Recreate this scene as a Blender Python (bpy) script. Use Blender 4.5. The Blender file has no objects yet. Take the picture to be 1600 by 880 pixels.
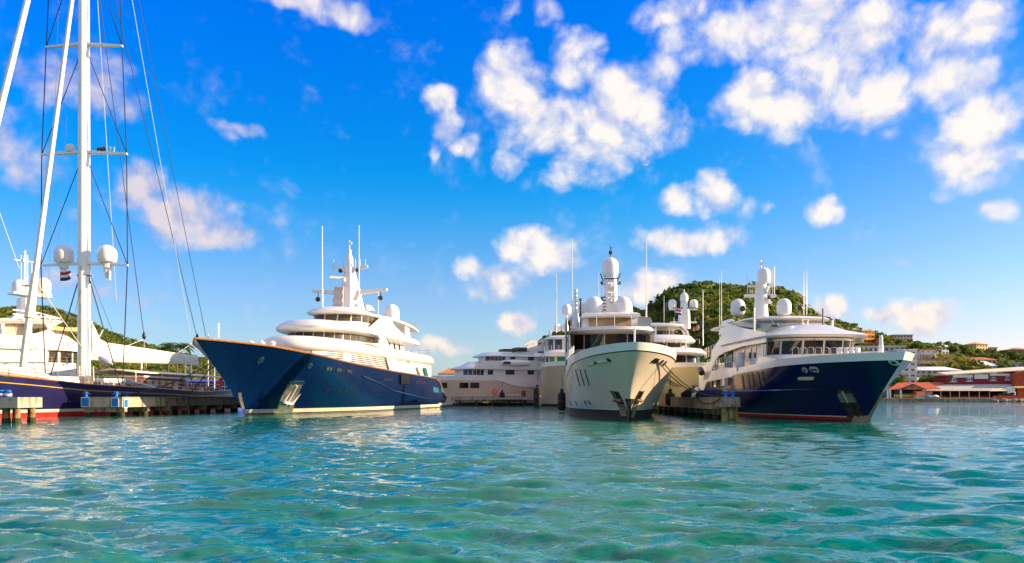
import bpy, bmesh, math, random
import numpy as np
from mathutils import Vector, Matrix
R = math.radians
PI = math.pi
SC = bpy.context.scene
C = SC.collection

# ------------------------------------------------------------------ camera
CAMZ = 1.9          # eye height above the water, metres
K, HX, HY = 1250.0, 800.0, 620.0     # focal length / principal column / horizon row of the 1600 px wide photograph
cam_d = bpy.data.cameras.new('camera')
cam = bpy.data.objects.new('camera', cam_d); C.objects.link(cam)
cam.location = (0, 0, CAMZ); cam.rotation_euler = (R(90), 0, 0)
cam_d.sensor_width = 36.0
cam_d.lens = K * 36.0 / 1600.0
cam_d.shift_y = (HY - 440.0) / 1600.0
cam_d.clip_start = 0.1; cam_d.clip_end = 30000
SC.camera = cam

# ------------------------------------------------------------------ light
SUN_EL, SUN_AZ = R(18.0), R(88)        # azimuth from +Y (away from the viewer) towards +X: low on the right, a little ahead
sun_dir = Vector((math.sin(SUN_AZ) * math.cos(SUN_EL), math.cos(SUN_AZ) * math.cos(SUN_EL), math.sin(SUN_EL)))
sd = bpy.data.lights.new('sun', 'SUN'); sd.energy = 3.0; sd.angle = R(0.5); sd.color = (1.0, 0.78, 0.52)
so = bpy.data.objects.new('sun', sd); C.objects.link(so)
so.rotation_euler = (-sun_dir).to_track_quat('-Z', 'Y').to_euler()
so.location = (200, -50, 80)
SC.view_settings.view_transform = 'Standard'
SC.view_settings.look = 'None'
SC.view_settings.gamma = 1.0
SC.view_settings.use_curve_mapping = False
SC.view_settings.exposure = 1.72
SC.cycles.use_denoising = True
SC.cycles.max_bounces = 6
SC.cycles.diffuse_bounces = 3
SC.cycles.glossy_bounces = 4
SC.cycles.transmission_bounces = 4
SC.cycles.sample_clamp_indirect = 6.0

# ------------------------------------------------------------------ node helpers
def N(nt, typ, ins=None, **kw):
    n = nt.nodes.new(typ)
    for k, v in kw.items():
        setattr(n, k, v)
    for k, v in (ins or {}).items():
        if isinstance(v, bpy.types.NodeSocket):
            nt.links.new(v, n.inputs[k])
        elif isinstance(v, bpy.types.Node):
            nt.links.new(v.outputs[0], n.inputs[k])
        else:
            n.inputs[k].default_value = v
    return n
def M(nt, op, a, b=None, c=None, clamp=False):
    ins = {0: a}
    if b is not None: ins[1] = b
    if c is not None: ins[2] = c
    return N(nt, 'ShaderNodeMath', ins, operation=op, use_clamp=clamp).outputs[0]
def SS(nt, x, a, b, lo=0.0, hi=1.0):
    return N(nt, 'ShaderNodeMapRange', {0: x, 1: a, 2: b, 3: lo, 4: hi}, interpolation_type='SMOOTHSTEP').outputs[0]
def MIX(nt, f, a, b, blend='MIX'):
    n = N(nt, 'ShaderNodeMix', data_type='RGBA', blend_type=blend)
    for idx, v in ((0, f), (6, a), (7, b)):
        if isinstance(v, bpy.types.NodeSocket): nt.links.new(v, n.inputs[idx])
        else: n.inputs[idx].default_value = (tuple(v) + (1.0,))[:4] if isinstance(v, (tuple, list)) else v
    return n.outputs[2]

# ------------------------------------------------------------------ sky with clouds
W = bpy.data.worlds.new('World'); SC.world = W; W.use_nodes = True
wt = W.node_tree
for n in list(wt.nodes): wt.nodes.remove(n)
geo = N(wt, 'ShaderNodeTexCoord')
DIR = geo.outputs['Generated']
sky = N(wt, 'ShaderNodeTexSky', sky_type='NISHITA', sun_disc=False, sun_elevation=SUN_EL, sun_rotation=SUN_AZ,
        air_density=1.0, dust_density=0.6, ozone_density=3.0, altitude=0)
xyz = N(wt, 'ShaderNodeSeparateXYZ', {0: DIR})
dx, dy, dz = xyz.outputs
hyp = M(wt, 'SQRT', M(wt, 'ADD', M(wt, 'MULTIPLY', dx, dx), M(wt, 'MULTIPLY', dy, dy)))
AZ = M(wt, 'ARCTAN2', dx, dy)
EL = M(wt, 'ARCTAN2', dz, hyp)
# deep, saturated tropical blue overhead, pale at the horizon
g1 = SS(wt, EL, R(0), R(27))
grade = MIX(wt, g1, (0.63, 0.70, 0.79), (0.012, 0.45, 0.93))
skyc = MIX(wt, 1.0, sky.outputs[0], grade, 'MULTIPLY')
g3 = M(wt, 'MULTIPLY', SS(wt, EL, R(6.5), R(16)), SS(wt, AZ, R(34), R(6)))
skyc = MIX(wt, 1.0, skyc, MIX(wt, g3, (1, 1, 1), (0.06, 1.08, 1.10)), 'MULTIPLY')
g4 = SS(wt, EL, R(14), R(30))
skyc = MIX(wt, 1.0, skyc, MIX(wt, g4, (1, 1, 1), (0.5, 1.05, 1.28)), 'MULTIPLY')
skyc = MIX(wt, M(wt, 'MULTIPLY', SS(wt, EL, R(9), R(1)), SS(wt, AZ, R(5), R(34))), skyc, MIX(wt, 1.0, skyc, (1.18, 0.92, 0.94), 'MULTIPLY'))
# blue deepens away from the sun's side
g2 = SS(wt, AZ, R(-40), R(40))
skyc = MIX(wt, 1.0, skyc, MIX(wt, g2, (0.67, 0.72, 0.80), (0.89, 0.79, 0.76)), 'MULTIPLY')

def cloud_noise(vec, scale, detail=9.0, rough=0.58, dist=0.25):
    return N(wt, 'ShaderNodeTexNoise', {'Vector': vec, 'Scale': scale, 'Detail': detail, 'Roughness': rough, 'Distortion': dist},
             noise_dimensions='3D').outputs[0]
P2 = N(wt, 'ShaderNodeCombineXYZ', {0: AZ, 1: EL, 2: 0.0}).outputs[0]
wn = N(wt, 'ShaderNodeTexNoise', {'Vector': DIR, 'Scale': 14.0, 'Detail': 3.0, 'Roughness': 0.6}, noise_dimensions='3D')
wob = N(wt, 'ShaderNodeVectorMath', {0: wn.outputs[1], 1: (0.5, 0.5, 0.5)}, operation='SUBTRACT').outputs[0]
P2w = N(wt, 'ShaderNodeVectorMath', {0: wob, 1: (0.05, 0.045, 0.0), 2: P2}, operation='MULTIPLY_ADD').outputs[0]
# each cloud bank is a handful of soft lobes standing at a bearing and elevation: bearing/elevation given as tangents
LOBES = [
 (800,130,55,58,1),(850,195,80,62,1),(900,95,48,50,.8),(935,205,85,62,1),(1012,185,60,58,.9),(1032,130,34,40,.8),(900,262,60,34,.8),(965,150,55,52,.8),(785,258,28,20,.6),(1060,205,40,40,.5),
 (850,10,32,24,.8),(868,45,20,16,.5),(797,8,14,24,.45),
 (1085,62,80,45,.75),(1155,50,95,55,.95),(1250,35,115,62,1),(1175,155,60,44,1.05),(1235,172,70,38,1),(1300,130,90,72,1),(1362,140,66,62,1),(1335,60,85,66,1),(1450,60,80,48,.7),(1540,30,70,40,.85),(1500,120,78,55,1),(1535,185,66,56,1),(1520,250,78,42,.95),(1565,235,56,44,.8),(1045,18,70,28,.8),(1410,110,60,60,.5),(1600,130,40,60,.45),
 (1555,325,30,22,.75),(1475,297,26,18,.55),(1285,327,30,26,.9),(1198,320,14,14,.6),
 (1080,382,85,24,1),(1135,372,60,28,.9),(1112,308,40,32,.9),(1060,312,32,24,.8),(1165,335,34,32,.6),(998,368,22,24,.55),(1030,372,40,20,.7),
 (735,415,34,32,.85),(772,440,52,32,1),(822,385,48,32,1),(862,402,48,30,1),(807,503,34,17,.9),(690,543,48,17,.8),(640,545,30,10,.35),
 (1005,455,48,28,.9),(1300,486,40,30,1.05),(1372,498,26,17,1),(1430,492,70,28,1.05),(1415,410,24,10,.7),(1495,443,16,8,.55),(1390,220,20,12,.4),
 (680,158,32,20,.8),(690,200,26,24,.7),(718,224,26,17,.65),(672,234,12,18,.5),(378,199,50,15,.8),(352,210,22,18,.5),
 (480,4,75,18,.95),(525,20,62,20,.9),(562,28,28,20,.7),
 (170,135,58,48,.8),(105,125,62,36,.68),(55,130,55,32,.6),(205,165,45,36,.75),(15,228,62,40,.8),(60,270,62,46,.65),(130,320,55,36,.4),(228,300,52,44,.95),(285,340,82,48,1.1),(345,372,52,28,1.0),(440,340,22,46,.22),(455,385,20,30,.2),(20,180,40,40,.4),(110,450,90,24,.45),(230,470,60,16,.3),
]
acc = None
for (px, py, rx, ry, w) in LOBES:
    a = math.atan((px - HX) / K); e = math.atan((HY - py) / K * math.cos(a))
    sa = K / (rx * math.cos(a) ** 2 * 1.14); se = K / (ry * math.cos(a) * 1.14)
    q = N(wt, 'ShaderNodeVectorMath', {0: P2w, 1: (sa, se, 0), 2: (-a * sa, -e * se, 0)}, operation='MULTIPLY_ADD').outputs[0]
    l = N(wt, 'ShaderNodeVectorMath', {0: q}, operation='LENGTH').outputs['Value']
    f = SS(wt, l, 1.35, 0.15, 0.0, w)
    acc = f if acc is None else M(wt, 'SMOOTH_MAX', acc, f, 0.25)
# outside the view, denser cloud than in frame, thickened to pale reflections and ambient
rest = SS(wt, cloud_noise(DIR, 3.2, 4.0, 0.5, 0.0), 0.36, 0.54, 0.0, 0.95)
inside = M(wt, 'MULTIPLY', M(wt, 'MULTIPLY', SS(wt, M(wt, 'ABSOLUTE', AZ), R(33), R(37), 1.0, 0.0), SS(wt, EL, R(26.5), R(29), 1.0, 0.0)), SS(wt, EL, R(0), R(1.5)))
BODY = N(wt, 'ShaderNodeMix', {0: inside, 2: M(wt, 'MULTIPLY', rest, SS(wt, EL, R(2), R(8))), 3: acc}, data_type='FLOAT').outputs[0]
n1 = cloud_noise(DIR, 13.0, 12.0, 0.6, 0.35)
def puffs(vec, sc):
    wv = N(wt, 'ShaderNodeVectorMath', {0: wob, 1: (0.035, 0.035, 0.035), 2: vec}, operation='MULTIPLY_ADD').outputs[0]
    return N(wt, 'ShaderNodeTexVoronoi', {'Vector': wv, 'Scale': sc}, feature='F1', voronoi_dimensions='3D').outputs['Distance']
bil = M(wt, 'ADD', M(wt, 'MULTIPLY', M(wt, 'SUBTRACT', 0.45, puffs(DIR, 34.0)), 0.30), M(wt, 'MULTIPLY', M(wt, 'SUBTRACT', 0.45, puffs(DIR, 85.0)), 0.20))
off = N(wt, 'ShaderNodeVectorMath', {0: DIR, 1: (0.012, -0.004, 0.016)}, operation='ADD').outputs[0]
n2 = cloud_noise(off, 13.0, 12.0, 0.6, 0.35)
off2 = N(wt, 'ShaderNodeVectorMath', {0: DIR, 1: (0.010, -0.003, 0.010)}, operation='ADD').outputs[0]
bsh = M(wt, 'SUBTRACT', puffs(off2, 34.0), puffs(DIR, 34.0))
dens = M(wt, 'ADD', BODY, M(wt, 'MULTIPLY', M(wt, 'SUBTRACT', n1, 0.5), 1.9))
dens = M(wt, 'ADD', dens, bil)
dens = M(wt, 'MULTIPLY', dens, SS(wt, BODY, 0.06, 0.32))
cov = SS(wt, dens, 0.12, 1.0)
lit = M(wt, 'ADD', M(wt, 'ADD', 0.52, M(wt, 'MULTIPLY', bsh, 1.1)), M(wt, 'MULTIPLY', M(wt, 'SUBTRACT', n1, n2), 3.6))
lit = M(wt, 'ADD', lit, M(wt, 'MULTIPLY', SS(wt, dens, 0.4, 1.2), 0.35), clamp=True)
CL = 3.2
ccol = MIX(wt, lit, (0.56 * CL, 0.61 * CL, 0.82 * CL), (1.0 * CL, 0.93 * CL, 0.87 * CL))
ccol = MIX(wt, SS(wt, EL, R(1), R(11)), MIX(wt, 1.0, ccol, (1.0, 0.92, 0.86), 'MULTIPLY'), ccol)
ccol = MIX(wt, SS(wt, AZ, R(-26), R(-4)), MIX(wt, 1.0, ccol, (0.74, 0.72, 0.84), 'MULTIPLY'), ccol)
final = MIX(wt, M(wt, 'MULTIPLY', cov, 0.97), skyc, ccol)
bg = N(wt, 'ShaderNodeBackground', {0: final, 1: 0.1})
out = N(wt, 'ShaderNodeOutputWorld', {0: bg})

# ------------------------------------------------------------------ materials
MATS = {}
def pmat(name, col, rough=0.5, metal=0.0, var=0.0, vscale=4.0, bump=0.0, bscale=20.0, coat=0.0, spec=0.5, col2=None, vmin=.4, vmax=.65, coords='Object', stretch=None):
    m = bpy.data.materials.new(name); m.use_nodes = True
    nt = m.node_tree; b = nt.nodes['Principled BSDF']
    b.inputs['Roughness'].default_value = rough; b.inputs['Metallic'].default_value = metal
    b.inputs['Coat Weight'].default_value = coat; b.inputs['Coat Roughness'].default_value = 0.04
    b.inputs['Specular IOR Level'].default_value = spec
    tc = N(nt, 'ShaderNodeTexCoord')
    if var > 0 or col2:
        vec = N(nt, 'ShaderNodeMapping', {0: tc.outputs[coords], 3: stretch}).outputs[0] if stretch else tc.outputs[coords]
        no = N(nt, 'ShaderNodeTexNoise', {'Vector': vec, 'Scale': vscale, 'Detail': 6.0, 'Roughness': 0.6})
        f = SS(nt, no.outputs[0], vmin, vmax)
        c2 = col2 or tuple(max(0, c * (1 - var)) for c in col)
        nt.links.new(MIX(nt, f, col, c2), b.inputs['Base Color'])
    else:
        b.inputs['Base Color'].default_value = tuple(col) + (1,)
    if bump > 0:
        no2 = N(nt, 'ShaderNodeTexNoise', {'Vector': tc.outputs[coords], 'Scale': bscale, 'Detail': 5.0})
        bp = N(nt, 'ShaderNodeBump', {'Height': no2.outputs[0], 'Strength': bump, 'Distance': 0.05})
        nt.links.new(bp.outputs[0], b.inputs['Normal'])
    MATS[name] = m
    return m
white = pmat('white_paint', (0.82, 0.78, 0.70), 0.28, var=.05, vscale=.35, coat=.3)
white2 = pmat('white_gelcoat_aged', (0.80, 0.72, 0.63), 0.35, var=.08, vscale=.5)
cream = pmat('cream_paint', (0.78, 0.62, 0.36), 0.32, var=.05, vscale=.4, coat=.2)
pearl = pmat('pearl_hull_paint', (0.80, 0.64, 0.46), 0.26, var=.06, vscale=.25, coat=.2, spec=.35, bump=.12, bscale=.9)
beige = pmat('beige_hull_paint', (0.66, 0.47, 0.31), 0.3, var=.08, vscale=.3, coat=.3)
navyA = pmat('blue_hull_paint', (0.001, 0.013, 0.062), 0.2, var=.2, vscale=.12, coat=.12, spec=.35, bump=.14, bscale=.8)
navyN = pmat('dark_navy_hull_paint', (0.001, 0.010, 0.062), 0.18, var=.2, vscale=.15, coat=.15, spec=.3, bump=.14, bscale=.8)
navyS = pmat('violet_navy_hull_paint', (0.018, 0.014, 0.075), 0.3, var=.2, vscale=.2, coat=.2)
blackp = pmat('black_paint', (0.012, 0.012, 0.014), 0.35)
redboot = pmat('red_antifouling', (0.55, 0.012, 0.01), 0.5, var=.35, vscale=1.5)
darkboot = pmat('dark_antifouling', (0.025, 0.022, 0.02), 0.6, var=.5, vscale=2)
creamstripe = pmat('cream_stripe', (0.75, 0.62, 0.42), 0.4, var=.15, vscale=2)
gold = pmat('gold_stripe', (0.75, 0.42, 0.03), 0.35, metal=.2)
teak = pmat('varnished_teak', (0.42, 0.17, 0.035), 0.3, var=.35, vscale=3, coat=.4)
teakdeck = pmat('teak_deck', (0.36, 0.24, 0.13), 0.7, var=.25, vscale=2)
mahog = pmat('red_mahogany', (0.42, 0.09, 0.015), 0.28, var=.3, vscale=3, coat=.5)
glass = pmat('dark_window_glass', (0.018, 0.016, 0.014), 0.06, spec=.6)
glassw = pmat('warm_tinted_glass', (0.10, 0.075, 0.035), 0.06, spec=.7, var=.6, vscale=.6)
glassg = pmat('green_window_glass', (0.01, 0.16, 0.09), 0.08)
glassb = pmat('blue_window_glass', (0.02, 0.16, 0.25), 0.08)
amber = pmat('amber_screen', (0.52, 0.33, 0.14), 0.25, var=.35, vscale=.7)
steel = pmat('polished_steel', (0.66, 0.57, 0.42), 0.3, metal=.8, var=.35, vscale=1.6, bump=.25, bscale=3)
steeld = pmat('dark_weathered_steel', (0.10, 0.085, 0.06), 0.4, metal=.6, var=.6, vscale=2.5)
bronze = pmat('bronze_anchor', (0.30, 0.19, 0.09), .4, metal=.6, var=.4, vscale=3)
polish = pmat('dull_polished_fitting', (0.74, 0.68, 0.60), .4, metal=.35)
chrome = pmat('chrome', (0.8, 0.78, 0.75), 0.15, metal=1.0)
canvas = pmat('white_canvas', (0.80, 0.71, 0.56), 0.85, var=.08, vscale=1.2, bump=.5, bscale=2.0)
tancanvas = pmat('tan_canvas', (0.62, 0.44, 0.20), 0.85, var=.1, vscale=1)
radw = pmat('radome_white', (0.80, 0.77, 0.72), 0.4, var=.04, vscale=1)
mastw = pmat('mast_white', (0.84, 0.81, 0.76), 0.3, var=.05, vscale=.3)
wire = pmat('black_rigging', (0.01, 0.012, 0.03), 0.6)
wirew = pmat('pale_rope', (0.62, 0.60, 0.58), 0.7)
ropeb = pmat('brown_rope', (0.10, 0.055, 0.03), 0.9)
rubber = pmat('black_fender_cloth', (0.014, 0.013, 0.013), 0.85, var=.4, vscale=4)
weed = pmat('weed_band', (0.035, 0.045, 0.012), 0.8, var=.5, vscale=5)
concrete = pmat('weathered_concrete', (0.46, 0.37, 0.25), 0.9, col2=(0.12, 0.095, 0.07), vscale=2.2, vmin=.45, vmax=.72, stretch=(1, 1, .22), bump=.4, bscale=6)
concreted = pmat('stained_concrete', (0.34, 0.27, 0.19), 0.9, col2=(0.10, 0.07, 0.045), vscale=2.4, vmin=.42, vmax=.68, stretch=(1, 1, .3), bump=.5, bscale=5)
piled = pmat('shaded_pile', (0.07, 0.045, 0.025), 0.9, var=.5, vscale=2)  # pile colour darkened to paint in the shade below the deck beams
pile = pmat('pile_concrete', (0.36, 0.20, 0.06), 0.9, col2=(0.09, 0.05, 0.025), vscale=1.8, bump=.5, bscale=6)
pilem = pmat('mossy_pile', (0.30, 0.26, 0.07), 0.95, col2=(0.10, 0.06, 0.03), vscale=2.2, bump=.6, bscale=6)
bluep = pmat('blue_paint', (0.0, 0.19, 0.62), 0.5, var=.15, vscale=2)
louvrem = pmat('exhaust_metal', (0.55, 0.47, 0.43), .35, metal=.3)
stainless = pmat('rail_steel', (0.55, 0.52, 0.48), 0.3, metal=.8)
redc = pmat('red_cloth', (0.50, 0.02, 0.02), 0.8)
navyc = pmat('navy_cloth', (0.015, 0.02, 0.11), 0.8)
whitec = pmat('white_cloth', (0.75, 0.72, 0.70), 0.8)
orange = pmat('orange_canvas', (0.80, 0.22, 0.01), 0.8, var=.1)
orangep = pmat('orange_plastic', (0.80, 0.16, 0.01), 0.5)

# ------------------------------------------------------------------ mesh builder
class MB:
    def __init__(s): s.v = []; s.f = []; s.m = []
    def add(s, vs, fs, m=0):
        o = len(s.v); s.v += [tuple(p) for p in vs]
        s.f += [tuple(i + o for i in f) for f in fs]; s.m += [m] * len(fs)
        return s
    def box(s, c, d, rz=0.0, m=0, ry=0.0):
        hx, hy, hz = d[0] / 2, d[1] / 2, d[2] / 2
        P = [Vector((sx * hx, sy * hy, sz * hz)) for sz in (-1, 1) for sy in (-1, 1) for sx in (-1, 1)]
        A = Matrix.Rotation(rz, 3, 'Z') @ Matrix.Rotation(ry, 3, 'Y')
        P = [A @ p + Vector(c) for p in P]
        return s.add(P, [(0, 2, 3, 1), (4, 5, 7, 6), (0, 1, 5, 4), (2, 6, 7, 3), (0, 4, 6, 2), (1, 3, 7, 5)], m)
    def tube(s, pts, r, n=6, m=0, cap=True):
        pts = [Vector(p) for p in pts]
        rr = r if isinstance(r, (list, tuple)) else [r] * len(pts)
        vs = []; fs = []
        for i, p in enumerate(pts):
            d = (pts[min(i + 1, len(pts) - 1)] - pts[max(i - 1, 0)]).normalized()
            a = d.orthogonal().normalized() if abs(d.z) < 0.98 else Vector((1, 0, 0))
            if abs(d.z) < 0.98:
                a = d.cross(Vector((0, 0, 1))).normalized()
            b = d.cross(a).normalized()
            a = b.cross(d).normalized()
            for k in range(n):
                t = 2 * PI * k / n
                vs.append(p + (a * math.cos(t) + b * math.sin(t)) * rr[i])
        for i in range(len(pts) - 1):
            for k in range(n):
                fs.append((i * n + k, i * n + (k + 1) % n, (i + 1) * n + (k + 1) % n, (i + 1) * n + k))
        if cap:
            fs.append(tuple(range(n - 1, -1, -1))); fs.append(tuple(range((len(pts) - 1) * n, len(pts) * n)))
        return s.add(vs, fs, m)
    def bar(s, p, q, r, n=6, m=0, r2=None):
        return s.tube([p, q], [r, r if r2 is None else r2], n, m)
    def lathe(s, prof, c=(0, 0, 0), n=18, m=0, axis='Z'):
        vs = []; fs = []
        for (r, z) in prof:
            for k in range(n):
                t = 2 * PI * k / n
                p = (r * math.cos(t), r * math.sin(t), z)
                if axis == 'X': p = (z, p[0], p[1])
                if axis == 'Y': p = (p[0], z, p[1])
                vs.append((p[0] + c[0], p[1] + c[1], p[2] + c[2]))
        L = len(prof)
        for i in range(L - 1):
            for k in range(n):
                fs.append((i * n + k, i * n + (k + 1) % n, (i + 1) * n + (k + 1) % n, (i + 1) * n + k))
        fs.append(tuple(range(n - 1, -1, -1))); fs.append(tuple(range((L - 1) * n, L * n)))
        return s.add(vs, fs, m)
    def loft(s, rings, caps=True, closed=True, m=0):
        n = len(rings[0]); vs = [p for r in rings for p in r]; fs = []
        for i in range(len(rings) - 1):
            for k in range(n if closed else n - 1):
                fs.append((i * n + k, i * n + (k + 1) % n, (i + 1) * n + (k + 1) % n, (i + 1) * n + k))
        if caps:
            fs.append(tuple(range(n - 1, -1, -1))); fs.append(tuple(range((len(rings) - 1) * n, len(rings) * n)))
        return s.add(vs, fs, m)
    def prism(s, poly, vec, m=0):
        a = [Vector(p) for p in poly]; b = [p + Vector(vec) for p in a]
        return s.loft([a, b], True, True, m)
    def build(s, name, mat, parent=None, label=None, ang=35, kind=None, recalc=True):
        me = bpy.data.meshes.new(name)
        me.from_pydata(s.v, [], s.f)
        mats = mat if isinstance(mat, (list, tuple)) else [mat]
        for mm in mats: me.materials.append(mm)
        if len(mats) > 1: me.polygons.foreach_set('material_index', s.m)
        if recalc:
            bm = bmesh.new(); bm.from_mesh(me); bmesh.ops.recalc_face_normals(bm, faces=bm.faces); bm.to_mesh(me); bm.free()
        me.polygons.foreach_set('use_smooth', [True] * len(me.polygons))
        me.set_sharp_from_angle(angle=R(ang))
        me.update()
        o = bpy.data.objects.new(name, me); C.objects.link(o)
        if parent: o.parent = parent
        if label: o['label'] = label
        if kind: o['kind'] = kind
        return o
def tag(o, label, cat, group=None):
    o['label'] = label; o['category'] = cat
    if group: o['group'] = group
    return o
def thing(name, label, cat, loc=(0, 0, 0), rz=0.0, group=None):
    o = bpy.data.objects.new(name, None); C.objects.link(o)
    o.empty_display_size = 0.5
    o.location = loc; o.rotation_euler = (0, 0, rz)
    return tag(o, label, cat, group)
def copy_thing(o, loc, rz=0.0, label=None, scale=None):
    r = o.copy(); C.objects.link(r); r.location = loc; r.rotation_euler = (0, 0, rz)
    if scale: r.scale = scale
    if label: r['label'] = label
    for ch in list(o.children):
        c = ch.copy(); C.objects.link(c); c.parent = r
        for g in list(ch.children):
            d = g.copy(); C.objects.link(d); d.parent = c
    return r
def at(px, py, Y):
    return Vector(((px - HX) / K * Y, Y, CAMZ + (HY - py) / K * Y))
def catenary(p, q, sag, n=10):
    p, q = Vector(p), Vector(q)
    return [p.lerp(q, i / n) - Vector((0, 0, 4 * sag * (i / n) * (1 - i / n))) for i in range(n + 1)]
# ------------------------------------------------------------------ water
def make_water():
    rng = np.random.default_rng(7)
    a_in = np.linspace(-38, 38, 560)
    a_l = np.linspace(-180, -38, 60, endpoint=False)
    a_r = np.linspace(38, 180, 60, endpoint=False)[1:]
    ang = np.radians(np.concatenate([a_l, a_in, a_r]))
    r1 = 2.5 * 1.0075 ** np.arange(0, 540)          # 2.5 .. ~140 m
    r2 = np.geomspace(r1[-1] * 1.02, 9000, 60)
    rad = np.concatenate([[0.5, 1.2, 1.9], r1, r2])
    A, Rr = np.meshgrid(ang, rad)
    X = Rr * np.sin(A); Y = Rr * np.cos(A)
    Z = np.zeros_like(X)
    sp = np.maximum(Rr * 0.0075, Rr * np.radians(76 / 560))      # local grid spacing
    wind = math.radians(262)       # waves run roughly towards the viewer
    nw = 80
    lam = np.exp(rng.uniform(math.log(0.26), math.log(2.1), nw))
    for i in range(nw):
        l = lam[i]
        th = wind + rng.normal(0, 0.38)
        k = 2 * math.pi / l
        amp = 0.0108 * l ** 0.72 * rng.uniform(0.6, 1.3)
        ph = rng.uniform(0, 2 * math.pi)
        # patches of livelier and calmer water
        q = 0.6 + 0.4 * np.sin(X * rng.uniform(.1, .35) + rng.uniform(0, 6)) * np.sin(Y * rng.uniform(.1, .35) + rng.uniform(0, 6))
        fade = np.clip((l / (2.6 * sp) - 1.0), 0, 1)
        arg = k * (X * math.cos(th) + Y * math.sin(th)) + ph + 0.9 * np.sin(X * 0.21 * rng.uniform(.5, 1.5) + Y * 0.17 + ph)
        s = np.sin(arg)
        Z += amp * q * fade * (s + 0.22 * np.cos(2 * arg))
    Z *= np.clip(1.15 - Rr / 400, 0.0, 1)
    nr, na = X.shape
    co = np.stack([X, Y, Z], -1).reshape(-1, 3)
    i = np.arange(nr - 1)[:, None] * na; j = np.arange(na)[None, :]; j2 = (j + 1) % na
    quads = np.stack([i + j, i + na + j, i + na + j2, i + j2], -1).reshape(-1, 4)
    c0 = len(co); co = np.vstack([co, [[0, 0, 0]]])
    me = bpy.data.meshes.new('water')
    nq = len(quads)
    tri = np.stack([np.full(na, c0), np.arange(na), (np.arange(na) + 1) % na], -1)
    me.vertices.add(len(co)); me.vertices.foreach_set('co', co.astype(np.float32).ravel())
    me.loops.add(nq * 4 + na * 3)
    me.loops.foreach_set('vertex_index', np.concatenate([quads.ravel(), tri.ravel()]).astype(np.int32))
    me.polygons.add(nq + na)
    me.polygons.foreach_set('loop_start', np.concatenate([np.arange(nq) * 4, nq * 4 + np.arange(na) * 3]).astype(np.int32))
    me.update(calc_edges=True); me.validate()
    me.polygons.foreach_set('use_smooth', [True] * len(me.polygons))
    m = bpy.data.materials.new('harbour_water'); m.use_nodes = True
    nt = m.node_tree; b = nt.nodes['Principled BSDF']
    tc = N(nt, 'ShaderNodeTexCoord'); P = tc.outputs['Object']
    n1 = N(nt, 'ShaderNodeTexNoise', {'Vector': P, 'Scale': 0.045, 'Detail': 3.0})
    n2 = N(nt, 'ShaderNodeTexNoise', {'Vector': P, 'Scale': 0.35, 'Detail': 3.0})
    c = MIX(nt, SS(nt, n1.outputs[0], .35, .65), (0.0, 0.165, 0.105), (0.002, 0.15, 0.075))
    c = MIX(nt, SS(nt, n2.outputs[0], .35, .7), c, (0.0, 0.17, 0.128))
    nt.links.new(c, b.inputs['Base Color'])
    b.inputs['Roughness'].default_value = 0.02
    b.inputs['IOR'].default_value = 1.42
    st = N(nt, 'ShaderNodeMapping', {0: P, 3: (0.75, 1.25, 1.0)})
    w1 = N(nt, 'ShaderNodeTexNoise', {'Vector': st.outputs[0], 'Scale': 3.4, 'Detail': 4.0, 'Roughness': 0.55, 'Distortion': 0.6})
    w2 = N(nt, 'ShaderNodeTexNoise', {'Vector': st.outputs[0], 'Scale': 0.8, 'Detail': 3.0, 'Roughness': 0.5, 'Distortion': 0.4})
    w3 = N(nt, 'ShaderNodeTexNoise', {'Vector': st.outputs[0], 'Scale': 10.0, 'Detail': 3.0, 'Roughness': 0.5, 'Distortion': 0.8})
    h = M(nt, 'ADD', M(nt, 'ADD', M(nt, 'MULTIPLY', w3.outputs[0], 0.022), M(nt, 'MULTIPLY', w1.outputs[0], 0.085)), M(nt, 'MULTIPLY', w2.outputs[0], 0.24))
    dist = N(nt, 'ShaderNodeVectorMath', {0: P}, operation='LENGTH').outputs['Value']
    bp = N(nt, 'ShaderNodeBump', {'Height': h, 'Strength': SS(nt, dist, 6.0, 90.0, 0.13, 0.40), 'Distance': 1.0})
    nt.links.new(bp.outputs[0], b.inputs['Normal'])
    me.materials.append(m)
    o = bpy.data.objects.new('water', me); C.objects.link(o); o['kind'] = 'structure'
    return o
water = make_water()
# ------------------------------------------------------------------ yacht building kit
def interp(x, xs, ys):
    o = np.argsort(xs)
    return float(np.interp(x, np.array(xs)[o], np.array(ys)[o]))

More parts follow.
